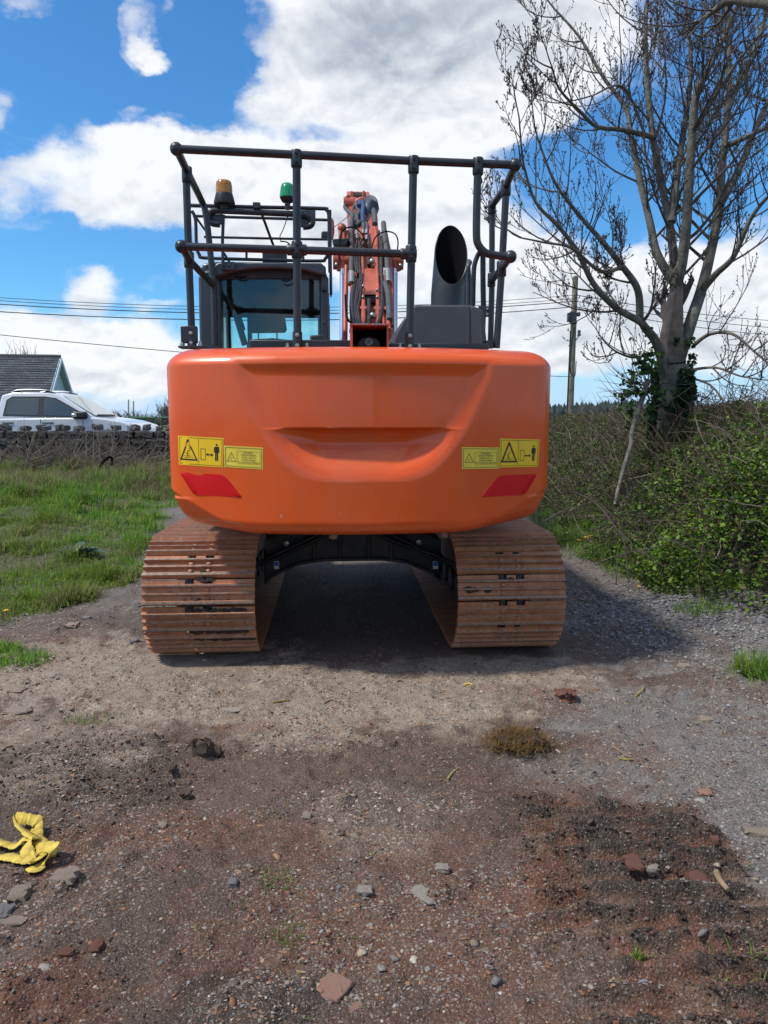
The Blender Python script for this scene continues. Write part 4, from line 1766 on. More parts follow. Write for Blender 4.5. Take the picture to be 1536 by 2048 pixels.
# side and front posts
for x in (cx0, cx1 - .05):
    for y in (.48, CY1 - .08):
        cbox('side_post', x, x + .05, y, y + .08, 1.12, cz1 - .1)
    cbox('side_rail', x + .004, x + .046, CY0 + .17, CY1 - .02, cz1 - .20, cz1 - .098)
    cbox('door_panel', x + .006, x + .044, CY0 + .17, CY1 - .08, 1.12, 1.80)
ZB = L(540, 634, CY1 - .04).z
cbox('front_header', cx0 + .05, cx1 - .05, CY1 - .07, CY1 - .01, cz1 - .24, cz1 - .1)
MB().box(cx0 + .052, cx1 - .052, CY1 - .052, CY1 - .044, ZB, cz1 - .239).obj('sun_blind', m_black, CAB)
cbox('front_panel', cx0 + .05, cx1 - .05, CY1 - .06, CY1 - .01, 1.12, 1.45)
# glass
MB().box(wx0, wx1, CY0 + .035, CY0 + .041, wz0, wz1).obj('rear_window', m_cglass, CAB)
MB().box(cx0 + .05, cx1 - .05, CY1 - .04, CY1 - .034, 1.45, cz1 - .24).obj('windscreen', m_cglass, CAB)
for x in (cx0 + .022, cx1 - .028):
    MB().box(x, x + .006, CY0 + .17, .48, 1.80, cz1 - .2).obj('side_window', m_cglass, CAB)
    MB().box(x, x + .006, .56, CY1 - .08, 1.80, cz1 - .2).obj('side_window', m_cglass, CAB)
# dark roller blind half way down behind the rear glass's top and a slanting arm
SY = .25
MB().tube([L(460, 558, SY), L(463, 600, SY), L(490, 690, SY)], .028, 8).obj('console_post', m_frame, CAB)
MB().tube([L(461, 604, SY), L(480, 635, SY), L(488, 660, SY)], .016, 6).obj('control_arm', m_frame, CAB)
MB().box(L(481, 0, .55).x, L(489, 0, .55).x, .50, .58, 1.1, cz1 - .12).obj('inner_post', m_frame, CAB)
MB().box(L(629, 0, .55).x, L(637, 0, .55).x, .50, .58, 1.1, cz1 - .12).obj('inner_post', m_frame, CAB)
# seat
SE = MB()
sp = [(500, 700), (493, 692), (496, 683), (508, 678), (545, 676), (574, 679), (583, 686), (584, 700)]
S1 = [(L(a, b, SY).x, L(a, b, SY).z) for a, b in sp]
S1[0] = (S1[0][0], 1.55)
S1[-1] = (S1[-1][0], 1.55)
seat = MB().prism(S1, SY - .02, SY + .12).obj('seat_back', m_seat, CAB, bevel=.03, bseg=3)
hp = [(498, 660), (502, 630), (509, 620), (522, 617), (550, 617), (563, 620), (569, 630), (573, 658), (570, 664), (502, 665)]
MB().prism([(L(a, b, SY).x, L(a, b, SY).z) for a, b in hp], SY - .03, SY + .08).obj('headrest', m_seat, CAB, bevel=.025, bseg=3)
hr = MB()
for x in (517, 554):
    hr.tube([L(x, 664, SY + .03), L(x, 680, SY + .03)], .008, 6)
hr.obj('headrest_rod', m_steel, CAB)
sxm = (S1[0][0] + S1[-1][0]) / 2
MB().box(sxm - .26, sxm + .26, SY + .1, SY + .6, 1.42, 1.55).obj('seat_cushion', m_seat, CAB, bevel=.04, bseg=3)
MB().box(sxm - .2, sxm + .2, SY + .0, SY + .5, 1.12, 1.42).obj('seat_base', m_frame, CAB)
# small lamp and wires under the head
MB().tube(cr([L(470, 553, CY0 - .02), L(485, 555, CY0 - .04), L(493, 551, CY0 - .02)], 4), .006, 6).obj('cable', m_black, CAB)
MB().tube(cr([L(565, 560, CY0 - .06), L(575, 562, CY0 - .06), L(588, 548, CY0 - .07), L(590, 520, -.2), L(586, 500, -.1), L(575, 485, 0), L(562, 483, 0)], 4), .006, 6).obj('cable', m_black, CAB)

# ---- roof guard above the cab
GD = empty('roof_guard', (0, 0, 0), 0, EX)


def gt(name, pts, r, sm=4, n=8):
    P = [L(*p) for p in pts]
    if sm and len(P) > 2:
        P = cr(P, sm)
    return MB().tube(P, r, n).obj(name, m_rail, GD)


gt('hoop', [(382, 411, -.1), (500, 414, -.1), (640, 417, -.1), (653, 420, -.1), (658, 432, -.1), (659, 480, -.1), (660, 545, -.1)], .0155)
gt('bar', [(386, 432, .5), (520, 436, .5), (655, 440, .5)], .013, 0)
gt('bar', [(408, 474, .5), (520, 476.5, .5), (655, 479, .5)], .011, 0)
gt('hoop', [(384, 422, -.1), (391, 440, -.1), (393, 490, -.1), (399, 510, -.1), (412, 516, -.1), (520, 519.5, -.1), (636, 522, -.1), (650, 518, -.1), (657, 506, -.1)], .0135)
gt('strut', [(493, 504, -.1), (493, 519, -.1)], .010, 0)
gt('strut', [(606, 507, -.1), (607, 521, -.1)], .010, 0)
gt('strut', [(447, 430, -.12), (445, 480, -.12), (446, 524, -.12)], .013, 0)
gt('strut', [(522, 424, -.1), (536, 462, .2), (548, 494, .45)], .012, 0)
gt('strut', [(385, 425, -.1), (410, 460, .3)], .010, 0)
gt('strut', [(448, 506, -.1), (460, 526, -.1)], .009, 0)
gt('strut', [(660, 420, -.1), (661, 520, -.1), (662, 590, -.1)], .012, 0)
big = [(440, 449, -.15), (425, 447, -.15), (417, 438, -.15), (420, 426, -.15), (434, 421.5, -.15), (520, 425, -.15), (600, 429, -.15), (618, 434, -.15), (625, 444, -.15), (620, 452, -.15), (606, 454, -.15)]
gt('beacon_bar', big, .024, 4, 10)
for quad in ([(420, 428), (446, 428), (446, 449), (424, 449)], [(600, 420), (631, 420), (631, 446), (625, 454), (602, 455)]):
    MB().prism([(L(a, b, -.13).x, L(a, b, -.13).z) for a, b in quad], -.13, -.118).obj('end_plate', m_cab, GD, bevel=.004)
a, b_ = L(506, 406, -.15), L(521, 418, -.15)
MB().box(a.x, b_.x, -.18, -.12, b_.z, a.z).obj('clip', m_rail, GD, bevel=.004)
# dark panel standing on the roof, and the work lamp and mirror on the right
a, b_ = L(525, 504, .45), L(574, 524, .45)
MB().box(a.x, b_.x, .42, .50, b_.z - .03, a.z).obj('roof_box', m_rail, GD, bevel=.008)
ml = [(659, 440), (664, 434), (668, 442), (669, 462), (666, 476), (660, 480)]
MB().prism([(L(a, b, 1.0).x, L(a, b, 1.0).z) for a, b in ml], 1.0, 1.07).obj('mirror', m_boom, GD, bevel=.01)
wl = [(643, 462), (656, 462), (657, 477), (642, 477)]
MB().prism([(L(a, b, .6).x, L(a, b, .6).z) for a, b in wl], .6, .66).obj('work_lamp', m_rail, GD, bevel=.01)
ml = [(659, 545), (662, 545), (664, 590), (660, 592)]
MB().prism([(L(a, b, 1.1).x, L(a, b, 1.1).z) for a, b in ml], 1.0, 1.2).obj('side_mirror', m_boom, GD, bevel=.006)
gt('wire', [(656, 462, .6), (680, 446, 1.8), (699, 430, 3.0)], .004, 0, 5)
gt('wire', [(576, 432, -.15), (566, 460, -.1), (560, 472, -.1), (562, 484, 0)], .004, 4, 5)

# beacons
m_amber = mat('amber_lens', (.50, .20, .012), rough=.18, var=.25, scale=12, coat=.4)
m_green = mat('green_lens', (.003, .36, .13), rough=.2, var=.15, scale=12, coat=.4)
for nm in ('amber_lens', 'green_lens'):
    b = bpy.data.materials[nm].node_tree.nodes['Principled BSDF']
    b.inputs['Transmission Weight'].default_value = .35
    b.inputs['Subsurface Weight'].default_value = 0


def beacon(px, py0, pbase, ptop, wl_, wb, m, name, flare):
    p = L(px, pbase, -.15)
    s = (L(px + 1, pbase, -.15).x - p.x)
    zt = L(px, ptop, -.15).z
    zm_ = L(px, py0, -.15).z
    e = empty(name, (0, 0, 0), 0, EX)
    T = Matrix.Translation((p.x, p.y, 0))
    if flare:
        MB().lathe([(0, p.z - .03), (.035, p.z - .03), (.035, p.z), (wb * s * .95, p.z + .005), (wb * s, p.z + .018), (wl_ * s * 1.02, zm_), (0, zm_)], T, 20).obj('base', m_rubber, e)
        MB().lathe([(wl_ * s, zm_), (wl_ * s, zm_ + (zt - zm_) * .30), (wl_ * s * .985, zm_ + (zt - zm_) * .34), (wl_ * s * .985, zm_ + (zt - zm_) * .62), (wl_ * s * .97, zm_ + (zt - zm_) * .66), (wl_ * s * .9, zt - .014), (wl_ * s * .75, zt - .003), (0, zt)], T, 20).obj('lens', m, e)
    else:
        MB().lathe([(0, p.z - .03), (.022, p.z - .03), (.022, p.z + .02), (wb * s * .7, p.z + .026), (wb * s, p.z + .06), (wl_ * s, zm_), (0, zm_)], T, 20).obj('base', m_rubber, e)
        h = zt - zm_
        MB().lathe([(wl_ * s, zm_), (wl_ * s * .98, zm_ + h * .25), (wl_ * s * .86, zm_ + h * .62), (wl_ * s * .7, zm_ + h * .86), (wl_ * s * .45, zt - .008), (0, zt)], T, 20).obj('lens', m, e)
    return e


beacon(449, 388, 411, 361, 16.5, 21.5, m_amber, 'amber_beacon', True)
beacon(575, 395, 411, 364.5, 15.5, 15.5, m_green, 'green_beacon', False)

# ---- boom
BM = empty('boom', (0, 0, 0), 0, EX)


def bly(py):
    """depth of the boom's upper face by picture height"""
    return np.interp(py, [380, 455, 660, 700], [3.3, 2.25, .60, .40])


def bp_(px, py, off=0.0):
    ly = float(bly(py)) - off
    return L(px, py, ly)


bx0, bx1 = L(703, 640, .7).x + .0, L(783, 640, .7).x
side = [(.25, 1.62), (.60, L(740, 660, .6).z - .03), (1.5, L(740, 545, 1.5).z - .03), (2.25, L(740, 455, 2.25).z - .03), (3.2, L(740, 400, 3.2).z - .06), (4.6, 4.75), (4.7, 4.45), (3.2, 3.75), (2.4, 3.05), (1.5, 2.2), (.9, 1.6), (.5, 1.35)]
bxm = (bx0 + bx1) / 2
bmb = MB()
bmb.prism(side, bxm - .16, bxm + .16, plane='yz')
bmb.obj('boom_box', m_boom, BM, bevel=.012)
# foot cheeks and cross pin
for s in (-1, 1):
    MB().prism([(.1, 1.3), (.25, 1.75), (.8, 2.3), (1.0, 1.9), (.6, 1.2)], bxm + s * .20 - .02, bxm + s * .20 + .02, plane='yz').obj('foot_plate', m_boom, BM, bevel=.01)
# outer flanges of the upper face
for pts in ([(704, 652), (704, 560), (703, 500), (703, 470)], [(784, 652), (783, 560), (778, 500), (770, 460)]):
    MB().tube([bp_(a, b, -.02) for a, b in pts], .022, 6).obj('flange', m_boom, BM)
# pins of the lift rams
pa, pb = L(666, 521, 1.85), L(806, 522, 1.85)
pin = MB().tube([pa, pb], .072, 16)
pin.tube([pa + Vector((-.0, 0, 0)), pa + Vector((.055, 0, 0))], .095, 16).tube([pb - Vector((.055, 0, 0)), pb], .095, 16)
pin.obj('ram_pin', m_boom, BM)
for q in ((673, 529), (801, 531)):
    c = L(*q, 1.72)
    MB().ball(c, .022, 8).obj('pin_bolt', m_steel, BM)
for px0, px1 in (((686, 530), (683, 690)), ((789, 530), (787, 690))):
    ra = L(*px0, 1.85)
    top = Vector((ra.x, 1.85, ra.z + .04))
    bot = Vector((L(*px1, 1.15).x, 1.10, 1.25))
    mid = top.lerp(bot, .62)
    rod = MB().tube([top, mid], .036, 14).obj('ram_rod', m_chrome, BM)
    e = empty('lift_ram', (0, 0, 0), 0, BM)
    rod.parent = e
    MB().tube([mid, bot], .068, 16).obj('barrel', m_boom, e)
    MB().tube([top + Vector((0, .0, .06)), top - Vector((0, 0.0, .10))], .070, 14).obj('eye', m_boom, e)
# guard bars beside the rods
MB().tube([L(693, 532, 1.70), L(691, 600, 1.50), L(690, 690, 1.2)], .026, 8).obj('guide_bar', m_boom, BM)
MB().tube([L(780, 532, 1.80), L(780, 600, 1.55), L(781, 690, 1.2)], .030, 8).obj('guide_bar', m_boom, BM)
# cover plate and the parts above it
cv = [(728, 537), (773 - 18, 537), (755, 589), (728, 589)]


def plate(name, quad, off, th, m):
    vs = [bp_(a, b, off) for a, b in quad] + [bp_(a, b, off - th) for a, b in quad]
    return MB().add(vs, [(0, 1, 2, 3), (7, 6, 5, 4), (0, 4, 5, 1), (1, 5, 6, 2), (2, 6, 7, 3), (3, 7, 4, 0)]).obj(name, m, BM, bevel=.006)


plate('cover_plate', cv, .07, .07, m_boom)
plate('rib_plate', [(738, 458), (753, 458), (755, 535), (738, 535)], .04, .05, m_boom)
plate('dark_slot', [(735, 521), (741, 521), (741, 536), (735, 536)], .05, .02, m_black)
plate('dark_slot', [(731, 592), (753, 592), (751, 606), (732, 606)], .06, .03, m_black)
plate('clamp_bar', [(707, 466), (737, 466), (737, 471), (707, 471)], .06, .04, m_boom)
plate('clamp_bar', [(720, 612), (734, 612), (734, 618), (720, 618)], .10, .06, m_boom)
plate('clamp_bar', [(748, 612), (774, 612), (774, 619), (748, 619)], .10, .06, m_boom)
plate('slant_plate', [(706, 583), (722, 585), (722, 592), (706, 592)], .04, .04, m_boom)


def hose(pts, r, m, off=.07, name='hose', n=8):
    r = r * .85
    P = cr([bp_(*p[:2], p[2] if len(p) > 2 else off) for p in pts], 5)
    return MB().tube(P, r, n).obj(name, m, BM)


# steel pipes, painted
for pts, r in (([(725, 660), (726, 590), (725, 520), (724, 470)], .020), ([(755, 660), (756, 600), (754, 540), (752, 470), (749, 456)], .026), ([(768, 660), (765, 610), (764, 540), (760, 480)], .016),
               ([(706, 655), (705, 600), (704, 566)], .026), ([(778, 660), (776, 640), (778, 600), (776, 570)], .026), ([(718, 548), (716, 540), (712, 543), (711, 556)], .022), ([(752, 551), (762, 551), (769, 556), (771, 566)], .022),
               ([(727, 660), (728, 630), (727, 600)], .022), ([(757, 660), (754, 635), (754, 618)], .022)):
    hose(pts, r, m_boom, .06, 'steel_pipe')
# black hoses
for pts, r in (([(711, 560), (705, 590), (704, 620), (708, 658)], .030), ([(717, 560), (712, 590), (710, 625), (716, 660)], .019), ([(721, 545), (718, 580), (712, 612), (719, 660)], .017), ([(724, 548), (721, 590), (716, 620), (723, 660)], .017),
               ([(710, 500), (709, 520), (713, 545)], .018), ([(714, 500), (714, 525), (717, 548)], .018), ([(719, 500), (719, 528), (721, 550)], .017), ([(724, 478), (719, 490), (719, 500)], .017), ([(734, 478), (724, 492), (716, 503)], .017), ([(736, 470), (738, 490), (737, 530)], .02),
               ([(714, 474), (714, 484), (711, 500)], .017),
               ([(766, 466), (764, 490), (763, 520), (764, 560), (764, 600), (762, 630), (752, 656)], .022), ([(758, 462), (761, 490), (761, 540), (766, 590), (766, 618), (755, 650)], .016), ([(738, 600), (738, 630), (737, 660)], .026)):
    hose(pts, r, m_rubber, .09)
# grey sleeved hoses with bright fittings
for pts, r in (([(702, 550), (703, 500), (702, 465), (703, 445), (705, 432)], .030), ([(775, 540), (773, 500), (769, 470), (767, 446)], .034), ([(770, 566), (776, 590), (778, 620), (779, 640)], .034)):
    hose(pts, r, m_greyhose, .10, 'sleeved_hose', 10)
for pts in ([(703, 568), (703, 546)], [(777, 566), (775, 541)], [(713, 470), (713, 462)], [(726, 468), (726, 460)], [(733, 468), (733, 460)], [(714, 478), (714, 471)], [(733, 480), (733, 472)]):
    MB().tube([bp_(*p, .11) for p in pts], .036 if abs(pts[0][1] - pts[1][1]) > 12 else .018, 10).obj('hose_fitting', m_steel, BM)
for q in ((744, 523), (745, 631), (726, 572), (754, 580), (726, 594), (754, 594)):
    MB().ball(bp_(*q, .13), .030 if q[0] in (744, 745) else .014, 10).obj('bolt_head', m_steel, BM)
# thin cables in loops
hose([(680, 520, .3), (679, 490, .3), (682, 468, .3), (693, 456, .3), (708, 455, .3), (722, 466, .3), (732, 485, .2), (736, 505, .1)], .009, m_black, .3, 'cable', 6)
hose([(743, 500, .1), (748, 480, .2), (758, 468, .3), (774, 463, .3), (790, 468, .3), (796, 484, .3), (793, 512, .3)], .009, m_black, .3, 'cable', 6)
hose([(691, 590, .2), (692, 620, .3), (696, 640, .3), (703, 645, .1)], .012, m_black, .2, 'cable', 6)
# lamp on the left of the boom
a, b_ = L(664, 482, 1.9), L(696, 496, 1.9)
MB().prism([(a.x, a.z), (a.x + .19, a.z + .01), (b_.x, b_.z + .05), (b_.x - .02, b_.z), (a.x + .02, b_.z + .0)], 1.80, 1.95).obj('work_lamp', m_rail, BM, bevel=.01)
lb = MB()
for q in ((681, 462), (688, 462), (695, 470)):
    lb.tube([L(q[0], q[1] - 8, 2.0), L(q[0], q[1] + 25, 1.95)], .022, 8)
lb.obj('bracket', m_boom, BM)
MB().ball(L(684, 456, 2.0), .05, 8).obj('pin_boss', m_boom, BM)

# arm end seen over the boom
AR = empty('arm', (0, 0, 0), 0, EX)
ap = MB()
hd = [(705, 455), (703, 425), (710, 405), (720, 399), (730, 402), (736, 412), (741, 455)]
ap.prism([(L(a, b, 3.2).x, L(a, b, 3.2).z) for a, b in hd], 3.05, 3.9)
ap.obj('boom_nose', m_boom, AR, bevel=.02)
for q0, q1 in (((701, 383), (708, 402)), ((725, 382), (731, 404))):
    MB().prism([(L(q0[0], q0[1], 3.4).x, L(q0[0], q0[1], 3.4).z), (L(q1[0] - 1, q0[1] + 2, 3.4).x, L(q0[0], q0[1] + 2, 3.4).z), (L(q1[0], q1[1], 3.4).x, L(q1[0], q1[1], 3.4).z), (L(q0[0] - 2, q1[1], 3.4).x, L(q0[0], q1[1], 3.4).z)], 3.35, 3.75).obj('fork_plate', m_boom, AR, bevel=.01)
c = L(697, 407, 3.2)
MB().tube([c + Vector((-.06, 0, 0)), c + Vector((.10, 0, 0))], .075, 14).obj('pin_boss', m_boom, AR)
c = L(695, 401, 3.2)
MB().tube([c + Vector((0, -.03, .05)), c + Vector((.06, 0, -.13))], .03, 8).obj('pin_boss', m_boom, AR)
c = L(716, 396, 3.5)
MB().tube([c + Vector((-.1, 0, 0)), c + Vector((.1, 0, 0))], .07, 12).obj('pin', m_frame, AR)
c = L(742, 440, 2.9)
MB().tube([c + Vector((-.07, 0, 0)), c + Vector((.0, .0, .14)), c + Vector((.01, .4, .3))], .10, 14).obj('arm_ram', m_cab, AR)


def ahose(pts, r, m, name='hose'):
    P = cr([L(a, b, d) for a, b, d in pts], 5)
    MB().tube(P, r, 8).obj(name, m, AR)


ahose([(727, 458, 2.3), (725, 430, 2.6), (726, 412, 2.8), (721, 402, 3.0), (718, 412, 2.8)], .026, mat('blue_hose', (.03, .07, .17), rough=.4, var=.3))
for pts, r in (([(703, 445, 2.4), (704, 430, 2.7), (696, 422, 2.9), (690, 414, 3.0), (693, 408, 3.0)], .024), ([(708, 446, 2.5), (716, 430, 2.7), (719, 422, 2.8), (713, 415, 2.9), (713, 405, 3.0)], .026), ([(706, 450, 2.4), (712, 446, 2.4), (724, 444, 2.4), (733, 448, 2.4), (734, 462, 2.2)], .022),
               ([(710, 452, 2.3), (718, 447, 2.4), (726, 446, 2.4), (727, 460, 2.2)], .022), ([(727, 445, 2.5), (736, 440, 2.7), (737, 432, 2.8), (729, 425, 2.9), (732, 415, 3.0), (740, 411, 3.0), (746, 417, 2.9), (749, 432, 2.7), (750, 449, 2.4)], .034),
               ([(708, 412, 2.9), (705, 424, 2.8), (712, 436, 2.7), (708, 448, 2.5)], .018), ([(716, 446, 2.4), (714, 428, 2.7), (724, 418, 2.9), (728, 408, 3.0)], .02)):
    ahose(pts, r, m_greyhose, 'sleeved_hose')

# ---- undercarriage
UC = empty('undercarriage', (0, 0, 0), 0, EX)
TX, TR, TL = .995, .372, 1.79
arch = [(-.70, .27), (-.62, .34), (-.42, .430), (-.22, .455), (.22, .455), (.42, .430), (.62, .34), (.70, .27)]
tp = [(.70, .62), (.50, .72), (.30, .80), (-.30, .80), (-.50, .72), (-.70, .62)]
MB().prism(arch + tp, -.62, -.38).obj('cross_frame', m_frame, UC, bevel=.015)
MB().prism(arch + tp, .38, .62).obj('cross_frame', m_frame, UC, bevel=.015)
MB().box(-.5, .5, -.5, .5, .60, .79).obj('centre_frame', m_frame, UC, bevel=.02)
# fittings seen below the counterweight
for x, w in ((-.30, .012), (.30, .012), (-.10, .010), (.12, .010)):
    MB().box(x - w, x + w, -.66, -.622, .47, .79).obj('rib', m_frame, UC, bevel=.004)
MB().prism([(-.70, .30), (-.62, .37), (-.42, .46), (-.22, .485), (.22, .485), (.42, .46), (.62, .37), (.70, .30), (.70, .275), (.62, .345), (.42, .435), (.22, .46), (-.22, .46), (-.42, .435), (-.62, .345), (-.70, .275)], -.66, -.621).obj('lower_flange', m_frame, UC, bevel=.004)
MB().lathe([(0, .50), (.17, .50), (.19, .52), (.19, .60), (0, .60)], None, 24).obj('swivel_cover', m_frame, UC)
for k, x in enumerate((-.24, -.17, .17, .25)):
    s = 1 if x > 0 else -1
    MB().tube(cr([(x * .5, -.68, .80), (x, -.69, .70), (x + s * .20, -.70, .60), (s * .62, -.72, .52 - .03 * (k % 2)), (s * .80, -.9, .46)], 5), .014, 8).obj('hose', m_rubber, UC)
for x in (-.52, .52):
    MB().lathe([(0, 0), (.022, 0), (.022, .014), (0, .016)], Matrix.Translation((x, -.622, .60)) @ Matrix.Rotation(pi / 2, 4, 'X'), 6).obj('frame_bolt', m_steel, UC)
for s in (-1, 1):
    MB().box(s * TX - .13, s * TX + .13, -1.42, 1.30, .28, .60).obj('track_frame', m_frame, UC, bevel=.02)
    sp_ = MB()
    k = 21
    pr_ = []
    for j in range(k * 2):
        a = 2 * pi * j / (k * 2)
        pr_.append(((.30 if j % 2 else .335) * cos(a), (.30 if j % 2 else .335) * sin(a)))
    sp_.prism([(-(TL - TR) + a, .40 + b) for a, b in pr_], s * TX - .04, s * TX + .04, plane='yz')
    sp_.obj('sprocket', m_packed, UC)
    MB().lathe([(0, -.17), (.21, -.17), (.23, -.15), (.23, .15), (.21, .17), (0, .17)], Matrix.Translation((s * TX, -(TL - TR), .40)) @ Matrix.Rotation(pi / 2, 4, 'Y'), 24).obj('drive_motor', m_frame, UC)
    MB().lathe([(0, -.09), (.30, -.09), (.31, -.03), (.33, -.03), (.33, .03), (.31, .03), (.30, .09), (0, .09)], Matrix.Translation((s * TX, TL - TR, .40)) @ Matrix.Rotation(pi / 2, 4, 'Y'), 24).obj('idler_wheel', m_frame, UC)
    for y in (-1.0, -.65, -.3, .05, .4, .75, 1.05):
        MB().lathe([(0, -.12), (.10, -.12), (.10, -.05), (.12, -.05), (.12, .05), (.10, .05), (.10, .12), (0, .12)], Matrix.Translation((s * TX, y, .155)) @ Matrix.Rotation(pi / 2, 4, 'Y'), 16).obj('roller', m_frame, UC)
    MB().box(s * .655 - .006 * s, s * .655 + .006 * s, -.9, -.2, .33, .62)
    sx = s * .555
    a = L(553 if s < 0 else 871, 1130, -.63)
    st = MB().box(a.x - .020, a.x + .020, -.634, -.628, a.z - .032, a.z + .032)
    o = st.obj('inspection_sticker', mat('sticker_white', (.7, .75, .8), rough=.4) if s < 0 else bpy.data.materials['sticker_white'], UC)
    MB().box(a.x - .017, a.x + .017, -.636, -.634, a.z - .005, a.z + .028).obj('blue_print', mat('sticker_blue', (.03, .16, .45), rough=.4) if s < 0 else bpy.data.materials['sticker_blue'], o)

# ---- tracks
PITCHS, NSH = 0, 46
TZ = .40


def path(s):
    """place and outward normal on the track belt, s measured forward along the top from above the sprocket"""
    R, H = TR, TL - TR
    P = 2 * pi * R + 4 * H
    s %= P
    if s < 2 * H:
        sag = -.018 * sin(pi * s / (2 * H)) ** 2
        return Vector((0, -H + s, TZ + R + sag)), Vector((0, 0, 1))
    s -= 2 * H
    if s < pi * R:
        a = s / R
        return Vector((0, H + R * sin(a), TZ + R * cos(a))), Vector((0, sin(a), cos(a)))
    s -= pi * R
    if s < 2 * H:
        return Vector((0, H - s, TZ - R)), Vector((0, 0, -1))
    s -= 2 * H
    a = s / R
    return Vector((0, -H - R * sin(a), TZ - R * cos(a))), Vector((0, -sin(a), -cos(a)))


PER = 2 * pi * TR + 4 * (TL - TR)
PS = PER / NSH
SW = .35


BH = .027


def shoe_mesh():
    mb = MB()
    p = PS - .015
    bars = [(.036, .0165), (.0875, .0145), (p - .016, .026)]

    def profile(s0):
        pr = [(s0, -.013), (s0, 0)]
        for c, w in bars:
            if c - w > s0 or c > s0:
                pr += [(c - w * .66, 0), (c - w * .30, BH), (c + w * .30, BH), (min(c + w * .66, p), 0)]
        pr += [(p, -.013)]
        return pr
    segs = [(-SW, -.085, 0.0), (-.085, -.030, .030), (-.030, .030, 0.0), (.030, .085, .030), (.085, SW, 0.0)]
    for a, b, s0 in segs:
        pr = profile(s0)
        n = len(pr)
        vs = [Vector((x, s, h)) for x in (a, b) for s, h in pr]
        for i in range(n):
            j = (i + 1) % n
            top = pr[i][1] > .02 and pr[j][1] > .02
            mb.cur = 1 if top else 0
            base = len(mb.v)
            mb.add([vs[i], vs[j], vs[n + j], vs[n + i]], [(3, 2, 1, 0)])
        mb.cur = 0
        mb.add([vs[i] for i in range(n)], [tuple(range(n))])
        mb.add([vs[n + i] for i in range(n)], [tuple(range(n - 1, -1, -1))])
    o = mb.obj('track_shoe', [m_shoe, m_worn], EX, smooth=False)
    return o


shoe0 = shoe_mesh()
bolt_me = None


def bolt_mesh():
    o = MB().lathe([(0, -.002), (.0165, -.002), (.0165, .007), (.013, .012), (0, .014)], None, 8).obj('track_bolt', m_shoe, shoe0)
    return o


bolt0 = bolt_mesh()
PH = .062
first = True
for s in (-1, 1):
    for k in range(NSH):
        s0 = k * PS + PH * (1 if s < 0 else .96)
        # chord through the two ends of the shoe so it sits flat like a real link
        a, na = path(-(s0))
        b, nb = path(-(s0 + PS))
        # shoes run from the top backwards and down the rear
        y_ = (b - a).normalized()
        n_ = (na + nb).normalized()
        x_ = y_.cross(n_).normalized()
        n_ = x_.cross(y_).normalized()
        M_ = Matrix((x_, y_, n_)).transposed().to_4x4()
        org = a + Vector((s * TX, 0, 0)) + n_ * .0
        M_.translation = org
        if first:
            o = shoe0
            first = False
        else:
            o = shoe0.copy()
            col.objects.link(o)
            o.parent = EX
        o.matrix_local = M_
        vis = n_.y < -.25 or (n_.z > .8 and org.y < -.9)
        if vis:
            for bx in (-.055, .055):
                for by in (.062, .113):
                    if o is shoe0 and bx < 0 and by < .1:
                        bo = bolt0
                    else:
                        bo = bolt0.copy()
                        col.objects.link(bo)
                        bo.parent = o
                    bo.matrix_local = Matrix.Translation((bx, by, 0))
    # chain inside the shoes
    ch = MB()
    for dx in (-.057, .057):
        pts = []
        for k in range(120):
            q, n = path(k / 120 * PER)
            pts.append(q - n * .048 + Vector((s * TX + dx, 0, 0)))
        ch.tube(pts, .030, 6, closed=True)
    ch.obj('track_chain', m_frame, EX)

# earth packed between the bars at the back of the belts
def packed(px, py, w, h, seed):
    r = np.random.default_rng(seed)
    ly, q = -1.80, None
    for _ in range(4):
        q = L(px, py, ly)
        a = max(-1, min(1, (q.z - TZ) / (TR + .006)))
        ly = -(TL - TR) - (TR + .006) * sqrt(1 - a * a)
    ang = math.asin(a)
    sc = 4.75 / FPX
    mb = MB()
    k = max(5, int(w * h / 14))
    for _ in range(k):
        u = r.uniform(-1, 1) * w / 2 * sc
        t = r.uniform(-1, 1) * h / 2 * sc / TR
        R = TR + r.uniform(-.002, .003)
        c = Vector((q.x + u, -(TL - TR) - R * cos(ang + t), TZ + R * sin(ang + t)))
        s_ = r.uniform(.006, .016)
        vs = []
        n_ = Vector((0, -cos(ang), sin(ang)))
        up = Vector((0, sin(ang), cos(ang)))
        for v in ICO0[0]:
            j = 1 + r.uniform(-.3, .3)
            vs.append(c + Vector((1, 0, 0)) * v[0] * s_ * 1.5 * j + up * v[1] * s_ * .75 * j + n_ * v[2] * s_ * .65 * j)
        mb.add(vs, [tuple(f) for f in ICO0[1]])
    tag(mb.obj('packed_mud', m_packed, EX), kind='stuff')


for k, (px, py, w, h) in enumerate(((410, 1206, 92, 11), (432, 1224, 118, 12), (410, 1158, 34, 9), (408, 1143, 12, 6), (440, 1264, 105, 9), (450, 1281, 120, 11), (425, 1102, 50, 7), (940, 1180, 26, 10), (975, 1179, 12, 8), (1024, 1157, 12, 6), (1028, 1200, 14, 6), (1026, 1218, 14, 6))):
    packed(px, py, w, h, 40 + k)
if bolt0.parent is not shoe0:
    bolt0.parent = shoe0


